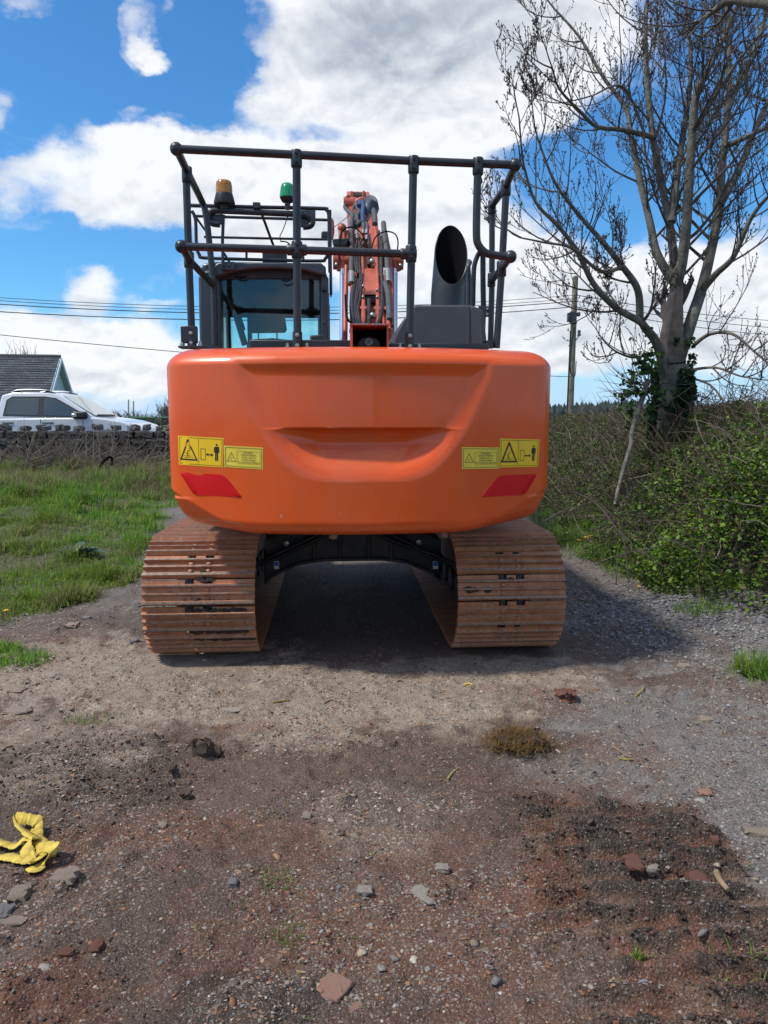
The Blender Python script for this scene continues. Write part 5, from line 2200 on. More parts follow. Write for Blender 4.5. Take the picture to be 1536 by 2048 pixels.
# ------------------------------------------------------------------ stone wall
def rock_mesh(name, seed, box=.75, sub=3, rough=.10):
    r = np.random.default_rng(seed)
    bm = bmesh.new()
    bmesh.ops.create_cube(bm, size=2)
    bmesh.ops.subdivide_edges(bm, edges=bm.edges[:], cuts=sub - 1, use_grid_fill=True)
    off = r.random(3) * 50
    for v in bm.verts:
        c = v.co.copy()
        sph = c.normalized() * 1.15
        v.co = c * box + sph * (1 - box)
        v.co += Vector((r.normal(0, rough), r.normal(0, rough), r.normal(0, rough)))
        v.co *= .88
    me = bpy.data.meshes.new(name)
    bm.to_mesh(me)
    bm.free()
    return me


m_wall = [mat('wall_stone_dark', (.060, .056, .055), rough=.9, var=.5, scale=14, bump=.8, bscale=30, bdist=.02),
          mat('wall_stone_grey', (.105, .098, .092), rough=.9, var=.45, scale=14, bump=.8, bscale=30, bdist=.02),
          mat('wall_stone_brown', (.075, .060, .050), rough=.9, var=.5, scale=14, bump=.8, bscale=30, bdist=.02),
          mat('lichen_stone', (.14, .13, .12), rough=.9, scale=20, c2=(.40, .38, .34), lo=.52, hi=.66, bump=.8, bscale=30, bdist=.02)]
WY = 17.1


def build_wall():
    e = empty('stone_wall', (-6, WY, .385))
    tag(e, 'dark rubble stone wall with upright coping stones in front of the white pickup', 'stone wall')
    x0, x1 = -6.2, 3.4     # local
    MB().box(x0, x1, -.15, .20, -.4, .86).obj('wall_core', m_wall[0], e)
    meshes = []
    for k in range(7):
        me = rock_mesh('stone', 100 + k)
        me.materials.append(None)
        meshes.append(me)
    rr = random.Random(3)
    z = -.08
    count = 0
    while z < .84:
        h = rr.uniform(.10, .17)
        if z + h > .90:
            h = .90 - z
        x = x0 + rr.uniform(-.2, 0)
        while x < x1:
            w = rr.uniform(.18, .48)
            me = meshes[rr.randrange(7)]
            o = bpy.data.objects.new('stone', me)
            col.objects.link(o)
            o.parent = e
            o.location = (x + w / 2, -.16 - rr.uniform(0, .05), z + h / 2)
            o.scale = (w * .54, .10, h * .54)
            o.rotation_euler = (rr.uniform(-.06, .06), rr.uniform(-.05, .05), rr.choice((0, pi)) + rr.uniform(-.08, .08))
            o.material_slots[0].link = 'OBJECT'
            o.material_slots[0].material = m_wall[rr.choice((0, 0, 0, 1, 2, 2))]
            x += w + .012
            count += 1
        z += h + .008
    # coping: short uprights with gaps, set on the top course
    for px, w in ((8, 24), (17, 9), (52, 16), (84, 12), (94, 10), (122, 12), (134, 9), (160, 17), (198, 14), (233, 15), (270, 16), (293, 10), (318, 14), (338, 12), (365, 16), (-30, 16), (-62, 15), (-95, 16), (400, 15), (430, 15)):
        p = at_depth(px, 852, WY)
        ww = w / FPX * 17.2 * .85
        me = meshes[rr.randrange(7)]
        o = bpy.data.objects.new('coping_stone', me)
        col.objects.link(o)
        o.parent = e
        hh = rr.uniform(.09, .13)
        o.location = (p.x + 6, rr.uniform(-.06, .02), .90 + hh * .45)
        o.scale = (ww * .56, .15, hh * .62)
        o.rotation_euler = (rr.uniform(-.1, .1), rr.uniform(-.12, .12), rr.uniform(-.2, .2))
        o.material_slots[0].link = 'OBJECT'
        o.material_slots[0].material = m_wall[rr.choice((3, 3, 1))]
    return e


build_wall()

# ------------------------------------------------------------------ white pickup
m_white = mat('white_car_paint', (.60, .63, .67), rough=.22, var=.02, scale=3, coat=.5)
m_cargl = mat('dark_car_glass', (.040, .062, .075), rough=.04, coat=.6)
m_screen = mat('bright_windscreen', (.20, .30, .30), rough=.04, coat=.8)
m_tyre = mat('tyre_rubber', (.02, .02, .02), rough=.8, var=.2)
m_alloy = mat('alloy', (.4, .41, .42), rough=.3, metal=.9)
m_trim = mat('black_trim', (.015, .015, .017), rough=.45)


def build_pickup():
    e = empty('pickup_truck', (-8.2, 19.6, .39))
    tag(e, 'white double cab pickup truck parked behind the stone wall', 'pickup truck')
    W = .93
    # body up to the belt line, seen from the side (x forward)
    body = [(-3.3, .55), (-3.3, 1.12), (-1.58, 1.14), (-1.55, 1.16), (.95, 1.19), (1.15, 1.17), (1.6, 1.10), (1.95, .99), (2.10, .86), (2.14, .62), (2.06, .42), (1.85, .36)]
    wheel = lambda cx: [(cx + .43 * cos(a), .42 + .43 * sin(a)) for a in np.linspace(.0, pi, 9)]
    body += [(q, w) for q, w in wheel(1.28)] + [(q, w) for q, w in wheel(-1.95)] + [(-2.6, .45)]
    MB().prism(body, -W, W).obj('body', m_white, e, bevel=.05, bseg=3)
    # cabin: narrower at the roof
    lo = [(-1.56, 1.15), (.98, 1.17), (.02, 1.76), (-.25, 1.82), (-1.15, 1.82), (-1.44, 1.74)]
    vs, n = [], len(lo)
    for s in (-1, 1):
        for x, z in lo:
            vs.append((x, s * (W - .02 - .20 * (z - 1.15) / .65), z))
    fs = [tuple(range(n)), tuple(range(2 * n - 1, n - 1, -1))] + [(i, n + i, n + (i + 1) % n, (i + 1) % n) for i in range(n)]
    MB().add(vs, fs).obj('cabin', m_white, e, bevel=.04, bseg=3)

    def side_quad(name, pts, m, off=.012, th=.02):
        for s in (-1, 1):
            vs = []
            for d in (off, off - th):
                for x, z in pts:
                    vs.append((x, s * (W - .02 - .20 * (z - 1.15) / .65 + d), z))
            k = len(pts)
            MB().add(vs, [tuple(range(k)), tuple(range(2 * k - 1, k - 1, -1))] + [(i, (i + 1) % k, k + (i + 1) % k, k + i) for i in range(k)]).obj(name, m, e)
    side_quad('window_trim', [(-1.36, 1.22), (.50, 1.18), (.72, 1.25), (-.06, 1.67), (-.35, 1.71), (-1.16, 1.71), (-1.30, 1.62)], m_trim, .008)
    side_quad('window', [(-1.29, 1.26), (-.47, 1.24), (-.47, 1.67), (-1.14, 1.67), (-1.25, 1.60)], m_cargl, .014)
    side_quad('window', [(-.34, 1.235), (.42, 1.21), (.62, 1.27), (-.08, 1.64), (-.30, 1.67), (-.34, 1.67)], m_cargl, .014)
    # windscreen on the sloping front
    a, b = Vector((.90, 0, 1.215)), Vector((.06, 0, 1.71))
    nrm = Vector((.5, 0, .84)) * .03
    ws = MB()
    for q0, q1 in ((1, 1),):
        w0, w1 = W - .12, W - .24
        ws.quad((a + nrm) + Vector((0, -w0, 0)), (a + nrm) + Vector((0, w0, 0)), (b + nrm) + Vector((0, w1, 0)), (b + nrm) + Vector((0, -w1, 0)))
        ws.quad((a - nrm) + Vector((0, -w0, 0)), (a - nrm) + Vector((0, w0, 0)), (b - nrm) + Vector((0, w1, 0)), (b - nrm) + Vector((0, -w1, 0)))
    ws.obj('windscreen', m_screen, e)
    MB().tube([a + nrm * 1.4 + Vector((0, -.6, 0)), a + nrm * 1.4 + Vector((0, .6, 0))], .018, 6).obj('wiper', m_trim, e)
    for s in (-1, 1):
        MB().tube(cr([(-1.2, s * .68, 1.81), (-1.0, s * .68, 1.87), (-.4, s * .68, 1.87), (-.1, s * .68, 1.80)], 4), .022, 6).obj('roof_rail', m_alloy, e)
        for x in (-1.05, -.28):
            MB().prism([(x - .14, 1.80), (x + .0, 1.87), (x + .16, 1.79)], s * .68 - .025, s * .68 + .025).obj('rail_foot', m_trim, e)
        MB().box(.42, .78, s * (W + .02) - .09, s * (W + .02) + .09, 1.15, 1.33).obj('door_mirror', m_trim if s < 0 else m_trim, e, bevel=.05, bseg=3)
        MB().box(.42, .56, s * (W + .035) - .08, s * (W + .035) + .08, 1.18, 1.28).obj('mirror_cap', m_alloy, e, bevel=.02)
        for x in (-1.36, -.36):
            MB().box(x, x + .28, s * (W + .006) - .014, s * (W + .006) + .014, 1.035, 1.065).obj('door_handle', m_trim, e, bevel=.008)
        MB().box(.88, 1.15, s * (W + .0) - .012, s * (W + .0) + .012, .90, 1.02).obj('wing_vent', m_trim, e, bevel=.01)
        MB().box(.90, 1.08, s * (W + .012) - .004, s * (W + .012) + .004, .94, .98).obj('wing_badge', m_alloy, e)
        for x in (-.40, .66):
            MB().box(x - .006, x + .006, s * (W + .001) - .003, s * (W + .001) + .003, .55, 1.14).obj('door_gap', m_trim, e)
        MB().box(-1.565, -1.535, s * W - .004, s * W + .004, .55, 1.15).obj('cab_gap', m_trim, e)
        MB().prism([(1.78, .80), (2.06, .82), (2.02, .95), (1.72, 1.0)], s * (W - .28), s * (W + .004)).obj('headlamp', m_screen, e, bevel=.02)
        for x in (1.28, -1.95):
            T = Matrix.Translation((x, s * .80, .40)) @ Matrix.Rotation(pi / 2, 4, 'X')
            w = MB().lathe([(0, -.12), (.24, -.12), (.38, -.10), (.40, -.05), (.40, .05), (.38, .10), (.24, .12), (0, .12)], T, 24).obj('wheel', m_tyre, e)
            MB().lathe([(0, -.126), (.22, -.124), (.23, .124), (0, .126)], T, 18).obj('rim', m_alloy, w)
    MB().box(2.02, 2.10, -.6, .6, .62, .86).obj('grille', m_trim, e, bevel=.03)
    # dark bed cover behind the cab
    MB().box(-3.25, -1.60, -W + .06, W - .06, 1.12, 1.17).obj('bed_cover', m_trim, e, bevel=.02)


build_pickup()


# ------------------------------------------------------------------ bungalow
def build_house():
    N = Vector((-17.2, 38.0))
    g = Vector((-.2, .98)).normalized()      # along the gable
    r = Vector((-.985, -.17)).normalized()   # along the ridge, to the left
    e = empty('bungalow', (N.x, N.y, .2))
    tag(e, 'slate roofed bungalow with pale blue gable behind the white pickup', 'bungalow')
    Wd, Ln, he = 8.0, 16.0, 1.85
    hr_ = CAMH + 38.9 * tan(radians(4.72)) - .2 + .12
    m_render = mat('pale_blue_render', (.42, .56, .64), rough=.9, var=.06, scale=2)
    m_slate = vmat('roof_slate', rough=.55, noise=.2, nscale=8)
    m_edge = mat('verge_board', (.55, .64, .70), rough=.6)

    def q(a, b, z):
        v = g * a + r * b
        return Vector((v.x, v.y, z))
    w = MB()
    poly = [(0, 0), (Wd, 0), (Wd, he), (Wd / 2, hr_ - .12), (0, he)]
    n = len(poly)
    vs = [q(a, .25, z) for a, z in poly] + [q(a, Ln, z) for a, z in poly]
    w.add(vs, [tuple(range(n)), tuple(range(2 * n - 1, n - 1, -1))] + [(i, n + i, n + (i + 1) % n, (i + 1) % n) for i in range(n)])
    w.obj('wall', m_render, e)
    roof = MB()
    for s0, s1 in ((-.5, Wd / 2), (Wd + .5, Wd / 2)):
        z0 = he - .5 * (hr_ - he) / (Wd / 2)
        p = [q(s0, 0, z0), q(s1, 0, hr_), q(s1, Ln + .3, hr_), q(s0, Ln + .3, z0)]
        p2 = [v - Vector((0, 0, .16)) for v in p]
        roof.add(p + p2, [(0, 1, 2, 3), (7, 6, 5, 4), (0, 4, 5, 1), (3, 2, 6, 7), (0, 3, 7, 4)])
    ro = roof.obj('roof', m_edge, e)
    # slates, course by course, on the slope we see
    sl = MB()
    rr = random.Random(4)
    z0 = he - .5 * (hr_ - he) / (Wd / 2)
    rows = 24
    slope = Vector((Wd / 2 + .5, hr_ - z0))
    up = slope.normalized()
    for s in (0, 1):
        for i in range(rows):
            t0, t1 = i / rows, (i + 1.35) / rows
            x = .05 - (i % 2) * .2
            while x < Ln + .25:
                wd = .40
                c = .066 * rr.uniform(.7, 1.35)
                sl.curc = (c, c * 1.05, c * 1.18)
                a0, a1 = -.5 + slope.x * t0, -.5 + slope.x * min(t1, 1)
                zz0, zz1 = z0 + slope.y * t0, z0 + slope.y * min(t1, 1)
                if s:
                    a0, a1 = Wd - a0, Wd - a1
                xa, xb = max(x, .04), min(x + wd - .012, Ln + .28)
                if xb > xa:
                    th = .035 + rr.uniform(0, .012)
                    sl.quad(q(a0, xa, zz0 + th + .03), q(a0, xb, zz0 + th + .03), q(a1, xb, zz1 + .012), q(a1, xa, zz1 + .012))
                    sl.quad(q(a0, xa, zz0), q(a0, xb, zz0), q(a0, xb, zz0 + th + .03), q(a0, xa, zz0 + th + .03))
                x += wd
    tag(sl.obj('slate', m_slate, ro, smooth=False), kind='stuff')
    MB().tube([q(Wd / 2, -.02, hr_ + .03), q(Wd / 2, Ln + .3, hr_ + .03)], .09, 8).obj('ridge_tile', mat('ridge', (.07, .075, .085), rough=.7), ro)
    for s0 in (-.5, Wd + .5):
        a, b = q(s0, -.03, z0 - .10), q(Wd / 2, -.03, hr_ - .05)
        d = q(0, -.05, 0) - q(0, 0, 0)
        MB().add([a, b, b - Vector((0, 0, .26)), a - Vector((0, 0, .26)), a + d, b + d, b + d - Vector((0, 0, .26)), a + d - Vector((0, 0, .26))],
                 [(0, 1, 2, 3), (7, 6, 5, 4), (0, 4, 5, 1), (1, 5, 6, 2), (2, 6, 7, 3), (3, 7, 4, 0)]).obj('bargeboard', m_edge, e)
    # windows on the long side
    for b in (2.2, 6.5, 10.5):
        c = [q(-.02, b, .75), q(-.02, b + 1.4, .75), q(-.02, b + 1.4, 1.7), q(-.02, b, 1.7)]
        f = MB().add(c + [v + (q(.08, 0, 0) - q(0, 0, 0)) for v in c], [(0, 1, 2, 3), (0, 4, 5, 1), (1, 5, 6, 2), (2, 6, 7, 3), (3, 7, 4, 0)]).obj('window', m_edge, e)
        c = [q(-.03, b + .08, .83), q(-.03, b + 1.32, .83), q(-.03, b + 1.32, 1.62), q(-.03, b + .08, 1.62)]
        MB().add(c, [(0, 1, 2, 3)]).obj('pane', m_cargl, f)


build_house()

# green gate and hurdle behind the wall
m_green_p = mat('green_gate_paint', (.030, .13, .060), rough=.5, var=.2)
for px, py, wpx, lab in ((262, 833, 49, 'green tubular gate behind the bonnet of the white pickup'), (322, 832, 46, 'green tubular gate nearest the orange counterweight')):
    Y = 24.0
    a, b_ = at_depth(px, py, Y), at_depth(px + wpx, py, Y)
    e = empty('field_gate', (a.x, Y, .2))
    tag(e, lab, 'gate', 'green gates behind the wall')
    w = b_.x - a.x
    for z in (.35, .60, .85, 1.10):
        MB().tube([(0, 0, z), (w, 0, z)], .022, 6).obj('rail', m_green_p, e)
    MB().tube(cr([(0, 0, .1), (.0, 0, 1.28), (.08, 0, 1.36), (w - .08, 0, 1.36), (w, 0, 1.28), (w, 0, .1)], 4), .030, 8).obj('frame', m_green_p, e)
    MB().tube([(w * .5, 0, .2), (w * .5, 0, 1.36)], .02, 6).obj('upright', m_green_p, e)


# ------------------------------------------------------------------ poles and wires
m_pole = mat('weathered_pole', (.20, .185, .13), rough=.85, var=.35, scale=5, bump=.4, bscale=18, bdist=.02)
m_wire = mat('wire_black', (.02, .02, .022), rough=.6)
PY_ = 30.0
PB, PT = at_depth(1137, 880, PY_), at_depth(1151, 553, PY_)


def on_pole(py):
    t = (880 - py) / (880 - 553)
    return PB.lerp(PT, t)


PO = empty('utility_pole', (PB.x, PY_, 0))
tag(PO, 'weathered wooden utility pole with a small transformer box', 'utility pole')
off = Vector((PB.x, PY_, 0))
MB().tube([PB - off - Vector((0, 0, 1.2)), on_pole(720) - off, PT - off], [.15, .128, .105], 14).obj('pole', m_pole, PO)
c = on_pole(633) - off
MB().box(c.x - .20, c.x + .06, -.20, -.10, c.z - .26, c.z + .20).obj('switch_box', m_dark, PO, bevel=.02)
MB().box(c.x - .30, c.x - .20, -.24, -.10, c.z - .20, c.z + .15).obj('cable_box', m_cab, PO, bevel=.02)
MB().box(c.x + .10, c.x + .22, -.18, -.06, c.z + .02, c.z + .18).obj('fuse_box', m_cab, PO, bevel=.02)
c = on_pole(668) - off
MB().tube([c + Vector((.08, -.05, -.25)), c + Vector((.20, -.08, -.06))], .02, 6).obj('bracket', m_dark, PO)
MB().lathe([(0, -.10), (.07, -.10), (.075, -.05), (.06, -.03), (.065, .12), (0, .14)], Matrix.Translation(c + Vector((.22, -.08, .05))), 12).obj('insulator', m_cab, PO)
cpts = [on_pole(y) - off + Vector((dx, -.12, 0)) for y, dx in ((655, .0), (690, -.10), (730, -.12), (750, .02), (748, .12), (720, .14))]
MB().tube(cr(cpts, 5), .018, 6).obj('cable', m_wire, PO)
MB().tube([on_pole(y) - off + Vector((-.13, -.08, 0)) for y in (660, 700, 760, 850, 880)], .02, 6).obj('cable', m_wire, PO)


def wire(a, b, sag, r, label, name='power_line'):
    P = []
    for k in range(41):
        t = k / 40
        p = a.lerp(b, t)
        p.z -= sag * 4 * t * (1 - t)
        P.append(p)
    o = MB().tube(P, r, 5).obj(name, m_wire)
    tag(o, label, 'power line', 'wires across the sky')


lefts = [(563, 590, 'uppermost thin wire left of the machine'), (568, 597, 'second thin wire just below the uppermost left of the machine'), (585, 602, 'thick wire third from the top left of the machine'), (603, 613, 'thick wire fourth from the top left of the machine')]
for k, (y0, y1, lab) in enumerate(lefts):
    a = at_depth(-900, y0 - 62 - (8 if k > 1 else 0), 22.0)
    wire(a, on_pole(y1) + Vector((0, -.13, 0)), .95, .010 if k < 2 else .016, lab)
wire(at_depth(-700, 588, 22.0), on_pole(752) + Vector((-.02, -.14, 0)), .35, .012, 'lowest wire left of the machine crossing in front of the cloud bank')
for y1, yr, lab in ((590, 640, 'upper wire running right from the utility pole'), (602, 655, 'middle wire running right from the utility pole'), (613, 672, 'lower wire running right from the utility pole')):
    wire(on_pole(y1) + Vector((0, -.13, 0)), at_depth(1760, yr, 52.0), .5, .016, lab)


# ------------------------------------------------------------------ far things
def conifers():
    rr = random.Random(12)
    mb = MB()
    for k in range(420):
        Y = rr.uniform(330, 420)
        px = rr.choice((rr.uniform(1060, 1700), rr.uniform(1060, 1700), rr.uniform(1060, 1700)))
        x = (px - 768) / FPX * Y
        top = CAMH + Y * tan(radians(.95 + .25 * sin(px / 90) + rr.uniform(-.18, .22))) + (px > 1430) * 2
        r = rr.uniform(1.6, 2.8)
        n = 6
        a0 = rr.uniform(0, 1)
        vs = [(x + r * cos(a0 + 2 * pi * j / n), Y + r * sin(a0 + 2 * pi * j / n), -1) for j in range(n)] + \
             [(x + r * .75 * cos(a0 + 2 * pi * j / n), Y + r * .75 * sin(a0 + 2 * pi * j / n), top * .55) for j in range(n)] + [(x, Y, top)]
        fs = [(j, (j + 1) % n, n + (j + 1) % n, n + j) for j in range(n)] + [(n + j, n + (j + 1) % n, 2 * n) for j in range(n)]
        mb.add(vs, fs)
    o = mb.obj('conifer_wood', mat('far_conifers', (.026, .052, .050), rough=.9, var=.35, scale=.08), smooth=False)
    tag(o, 'dark conifer wood along the horizon beyond the hedge', kind='stuff')


conifers()


def twigball(mb, c, r, h, n, rr, th=.03):
    for k in range(n):
        a, t = rr.uniform(0, 2 * pi), rr.uniform(.2, 1)
        d = Vector((cos(a) * r * t, sin(a) * r * t * .6, h * rr.uniform(.55, 1.0)))
        p = Vector(c)
        mid = p + d * .5 + Vector((rr.uniform(-.1, .1) * r, 0, h * .08))
        mb.tube([p, mid, p + d], [th, th * .6, th * .2], 3, caps=False)
        for j in range(3):
            q = p + d * rr.uniform(.4, .95)
            mb.tube([q, q + Vector((rr.uniform(-.3, .3) * r, rr.uniform(-.2, .2) * r, rr.uniform(.1, .35) * h))], [th * .4, th * .15], 3, caps=False)


m_twig = mat('bare_twig', (.085, .066, .055), rough=.9, var=.3, scale=10)
rr_ = random.Random(21)
mb = MB()
for k in range(70):
    Y = rr_.uniform(70, 95)
    px = rr_.uniform(-60, 420)
    p = at_depth(px, 836, Y)
    twigball(mb, (p.x, Y, 0), rr_.uniform(1.2, 2.4), rr_.uniform(1.6, 2.6) + (px > 320) * 1.2, 16, rr_, .07)
tag(mb.obj('far_hedgerow', m_twig, smooth=False), 'bare hedgerow along the horizon behind the green gates', kind='stuff')
mb = MB()
p = at_depth(44, 720, 60)
MB_T = empty('bare_bush', (p.x, 60, 0))
tag(MB_T, 'small bare tree showing above the bungalow roof ridge', 'tree')
t_ = MB().tube([(0, 0, 0), (0, 0, 3.6)], [.2, .12], 8)
t_.obj('trunk', m_twig, MB_T)
twigball(mb, (0, 0, 3.4), 1.6, 3.6, 60, rr_, .045)
mb.obj('crown', m_twig, MB_T, smooth=False)
for px, py, lab in ((257, 799, 'left one of two thin grey masts beyond the pickup bonnet'), (267, 802, 'right one of two thin grey masts beyond the pickup bonnet')):
    t = at_depth(px, py, 120)
    b = at_depth(px - 1, 836, 120)
    o = MB().tube([(b.x, 120, 0), (t.x, 120, t.z)], [.16, .10], 6).obj('mast', mat('mast_grey', (.30, .33, .36), rough=.6) if px == 257 else bpy.data.materials['mast_grey'])
    tag(o, lab, 'mast', 'thin masts on the horizon')


# ------------------------------------------------------------------ the ash tree
m_bark = mat('ash_bark', (.20, .188, .155), rough=.9, scale=9, c2=(.105, .094, .078), lo=.35, hi=.62, bump=.7, bscale=28, bdist=.02)
m_bud = mat('ash_bud', (.035, .026, .026), rough=.7)
m_twig2 = mat('ash_twig', (.088, .072, .064), rough=.85, var=.3, scale=12)
TD = 9.4
TB = at_depth(1330, 985, TD)
TREE = empty('ash_tree', (TB.x, TD, float(gz(TB.x, TD))))
tag(TREE, 'bare ash tree with several stems and an ivy clad foot in the hedge', 'tree')
TO = Vector(TREE.location)
rt = random.Random(33)


class Soup:
    """tapering twigs gathered into one mesh"""
    def __init__(self):
        self.mb = MB()
        self.tips = []

    def branch(self, p, d, ln, r, lvl):
        k = 6 if lvl < 2 else 4
        pts, rad = [p.copy()], [r]
        d = d.normalized()
        bend = Vector((rt.uniform(-1, 1), rt.uniform(-1, 1), rt.uniform(-.3, .6))) * .22
        for i in range(k):
            d = (d + bend * .35 + Vector((rt.gauss(0, .09), rt.gauss(0, .09), .10 + .05 * lvl))).normalized()
            p = p + d * ln / k
            pts.append(p)
            rad.append(max(r * (1 - .7 * (i + 1) / k), .0032))
        self.mb.tube(pts, rad, 5 if lvl == 0 else 4 if lvl == 1 else 3, caps=False)
        if lvl < 3:
            m = {0: 5, 1: 4, 2: 2}[lvl]
            for j in range(m):
                t = .25 + .72 * (j + rt.random() * .8) / m
                i = min(int(t * k), k - 1)
                q = pts[i].lerp(pts[i + 1], t * k - i)
                dd = (pts[i + 1] - pts[i]).normalized()
                a = Vector((rt.gauss(0, 1), rt.gauss(0, 1), rt.gauss(.25, .7)))
                a = (a - dd * a.dot(dd)).normalized()
                self.branch(q, dd * .75 + a * .75, ln * rt.uniform(.38, .72) * (1 - .35 * t), r * .55 * (1 - .35 * t), lvl + 1)
        # buds
        for j in range({0: 0, 1: 1, 2: 3, 3: 2}[lvl]):
            i = rt.randrange(1, k + 1)
            self.tips.append((pts[i], (pts[i] - pts[i - 1]).normalized()))
        self.tips.append((pts[-1], d))


SO = Soup()
trunk_pts = [(1336, 1010), (1334, 930), (1340, 850), (1346, 780), (1345, 730)]


def limb(pts, r0, r1, name, dy0=0.0, dy1=0.0, side=9, subs=7, blen=1.5, start=.15):
    n = len(pts)
    P = []
    for i, (px, py) in enumerate(pts):
        t = i / (n - 1)
        P.append(at_depth(px, py, TD + dy0 + (dy1 - dy0) * t) - TO)
    Q = cr(P, 5)
    r0 *= .80 if name == 'limb' else .88
    R = [r0 + (r1 - r0) * (i / (len(Q) - 1)) ** .85 for i in range(len(Q))]
    MB().tube(Q, R, side).obj(name, m_bark, TREE, angle=80)
    for j in range(subs):
        t = start + (1 - start) * (j + rt.random()) / subs
        i = min(int(t * (len(Q) - 1)), len(Q) - 2)
        q = Q[i].lerp(Q[i + 1], t * (len(Q) - 1) - i)
        dd = (Q[i + 1] - Q[i]).normalized()
        a = Vector((rt.gauss(0, 1), rt.gauss(0, .8), rt.gauss(.1, .5)))
        a = (a - dd * a.dot(dd)).normalized()
        SO.branch(q, dd * .55 + a * .85, blen * rt.uniform(.6, 1.15) * (1 - .35 * t), max(R[i] * .38, .010), 1 if R[i] < .035 else 0)
    SO.branch(Q[-1], (Q[-1] - Q[-2]), blen * .8, R[-1], 0)


limb(trunk_pts, .215, .19, 'trunk', 0, 0, 14, 0)
C8 = lambda *a: [(1040 + x / 2.925, y / 2.925) for x, y in a]
limb([(1332, 760), (1315, 690), (1290, 655)] + C8((700, 1880), (560, 1800), (430, 1660), (340, 1480), (230, 1330), (90, 1180), (20, 960)),   .080, .012, 'limb', -.05, -1.3, 9, 14, 1.1, .25)
limb(C8((700, 1880), (690, 1700), (600, 1560), (470, 1400), (330, 1240), (200, 1060), (100, 800)), .065, .010, 'limb', -.3, -.9, 8, 10, .85)
limb([(1340, 745), (1343, 690)] + C8((890, 1850), (905, 1640), (885, 1380), (830, 1080), (770, 760), (740, 400), (735, 150), (750, -60)), .102, .018, 'limb', 0, .3, 10, 13, 1.7, .3)
limb(C8((890, 1640), (800, 1480), (760, 1300), (700, 1050), (650, 800), (620, 640), (480, 440), (350, 220), (200, 50)), .075, .012, 'limb', .1, .9, 8, 12, 1.4)
limb(C8((910, 1660), (940, 1560), (970, 1350), (1000, 900), (1030, 560), (1080, 450), (1200, 200), (1290, -20)), .105, .016, 'limb', .1, -.6, 9, 12, 1.5, .2)
limb(C8((885, 1300), (920, 1000), (960, 750), (1000, 400), (970, 50), (960, -60)), .070, .016, 'limb', .1, 1.1, 8, 9, 1.4)
limb([(1350, 740), (1362, 705)] + C8((1010, 1850), (1060, 1700), (1110, 1500), (1160, 1250), (1180, 1000), (1200, 800), (1220, 580), (1220, 300), (1215, 50), (1215, -70)), .112, .020, 'limb', 0, .5, 10, 13, 1.6, .3)
limb(C8((1070, 1690), (1150, 1600), (1250, 1500), (1350, 1280), (1451, 1150), (1560, 1050)), .06, .012, 'limb', .1, -1.0, 8, 8, 1.3)
limb(C8((1170, 1200), (1300, 950), (1400, 700), (1470, 560), (1560, 460)), .065, .015, 'limb', .2, 1.0, 8, 8, 1.4)
limb(C8((1195, 860), (1330, 800), (1451, 740), (1560, 690)), .05, .012, 'limb', .3, -.8, 7, 6, 1.2)
limb(C8((1220, 600), (1290, 470), (1350, 350), (1420, 150), (1451, 50), (1480, -60)), .06, .014, 'limb', .4, 1.2, 8, 8, 1.3)
limb(C8((775, 800), (600, 760), (450, 740), (350, 650), (230, 520), (190, 400)), .045, .008, 'limb', .15, -.9, 7, 9, .85)
limb(C8((1000, 800), (1060, 700), (1140, 560), (1260, 380), (1370, 240), (1480, 120)), .04, .010, 'limb', -.1, -.8, 7, 8, 1.2)
limb(C8((600, 1560), (500, 1590), (430, 1560), (300, 1450), (150, 1420), (0, 1390)), .035, .008, 'limb', -.6, -1.6, 7, 9, .9)
limb([(1388, 690), (1420, 668), (1465, 668), (1505, 700), (1545, 735)], .035, .010, 'limb', 0, -.9, 7, 6, 1.0)
limb([(1370, 742), (1430, 735), (1480, 752), (1530, 760)], .028, .008, 'limb', 0, -.7, 6, 6, .9)
limb([(1380, 755), (1420, 770), (1445, 800), (1455, 830)], .022, .008, 'limb', 0, -.5, 6, 5, .7)
limb([(1312, 705), (1270, 715), (1236, 705), (1215, 690)], .026, .008, 'limb', -.1, -.6, 6, 6, .8)
# heavy bough entering at the upper right corner
limb([(1620, 60), (1540, 8), (1500, 3), (1460, 0), (1430, 20), (1400, 42), (1375, 60)], .085, .008, 'limb', -3.0, -2.2, 8, 9, 1.0, .3)
limb(C8((735, 800), (640, 560), (560, 500), (420, 560), (260, 600)), .025, .007, 'limb', .2, -.5, 6, 6, .9)
tag(SO.mb.obj('twig', m_twig2, TREE, smooth=False), kind='stuff')


def build_buds():
    B = SO.tips
    P = np.array([b[0][:] for b in B])
    D = np.array([b[1][:] for b in B])
    # a couple of buds to every node
    k = 2
    n = len(P) * k
    P = np.repeat(P, k, 0)
    D = np.repeat(D, k, 0) + rng.normal(0, .55, (n, 3)) + np.array([0, 0, .25])
    D /= np.linalg.norm(D, axis=1)[:, None]
    ln = .014 + .026 * rng.random(n)
    w = .0032 + .0042 * rng.random(n)
    ref = np.cross(D, np.array([[.3, .9, .2]]))
    ref /= np.linalg.norm(ref, axis=1)[:, None]
    r2 = np.cross(D, ref)
    V = np.empty((n, 5, 3))
    V[:, 0] = P
    m = P + D * (ln * .45)[:, None]
    V[:, 1] = m + ref * w[:, None]
    V[:, 2] = m + (-.5 * ref + .87 * r2) * w[:, None]
    V[:, 3] = m + (-.5 * ref - .87 * r2) * w[:, None]
    V[:, 4] = P + D * ln[:, None]
    b = (np.arange(n) * 5)[:, None]
    F = np.concatenate([b + np.array([[a]]) .reshape(1, 3) for a in ((0, 1, 2), (0, 2, 3), (0, 3, 1), (4, 2, 1), (4, 3, 2), (4, 1, 3))])
    o = np_mesh('bud', V.reshape(-1, 3), F, m_bud, None, TREE)
    tag(o, kind='stuff')


build_buds()

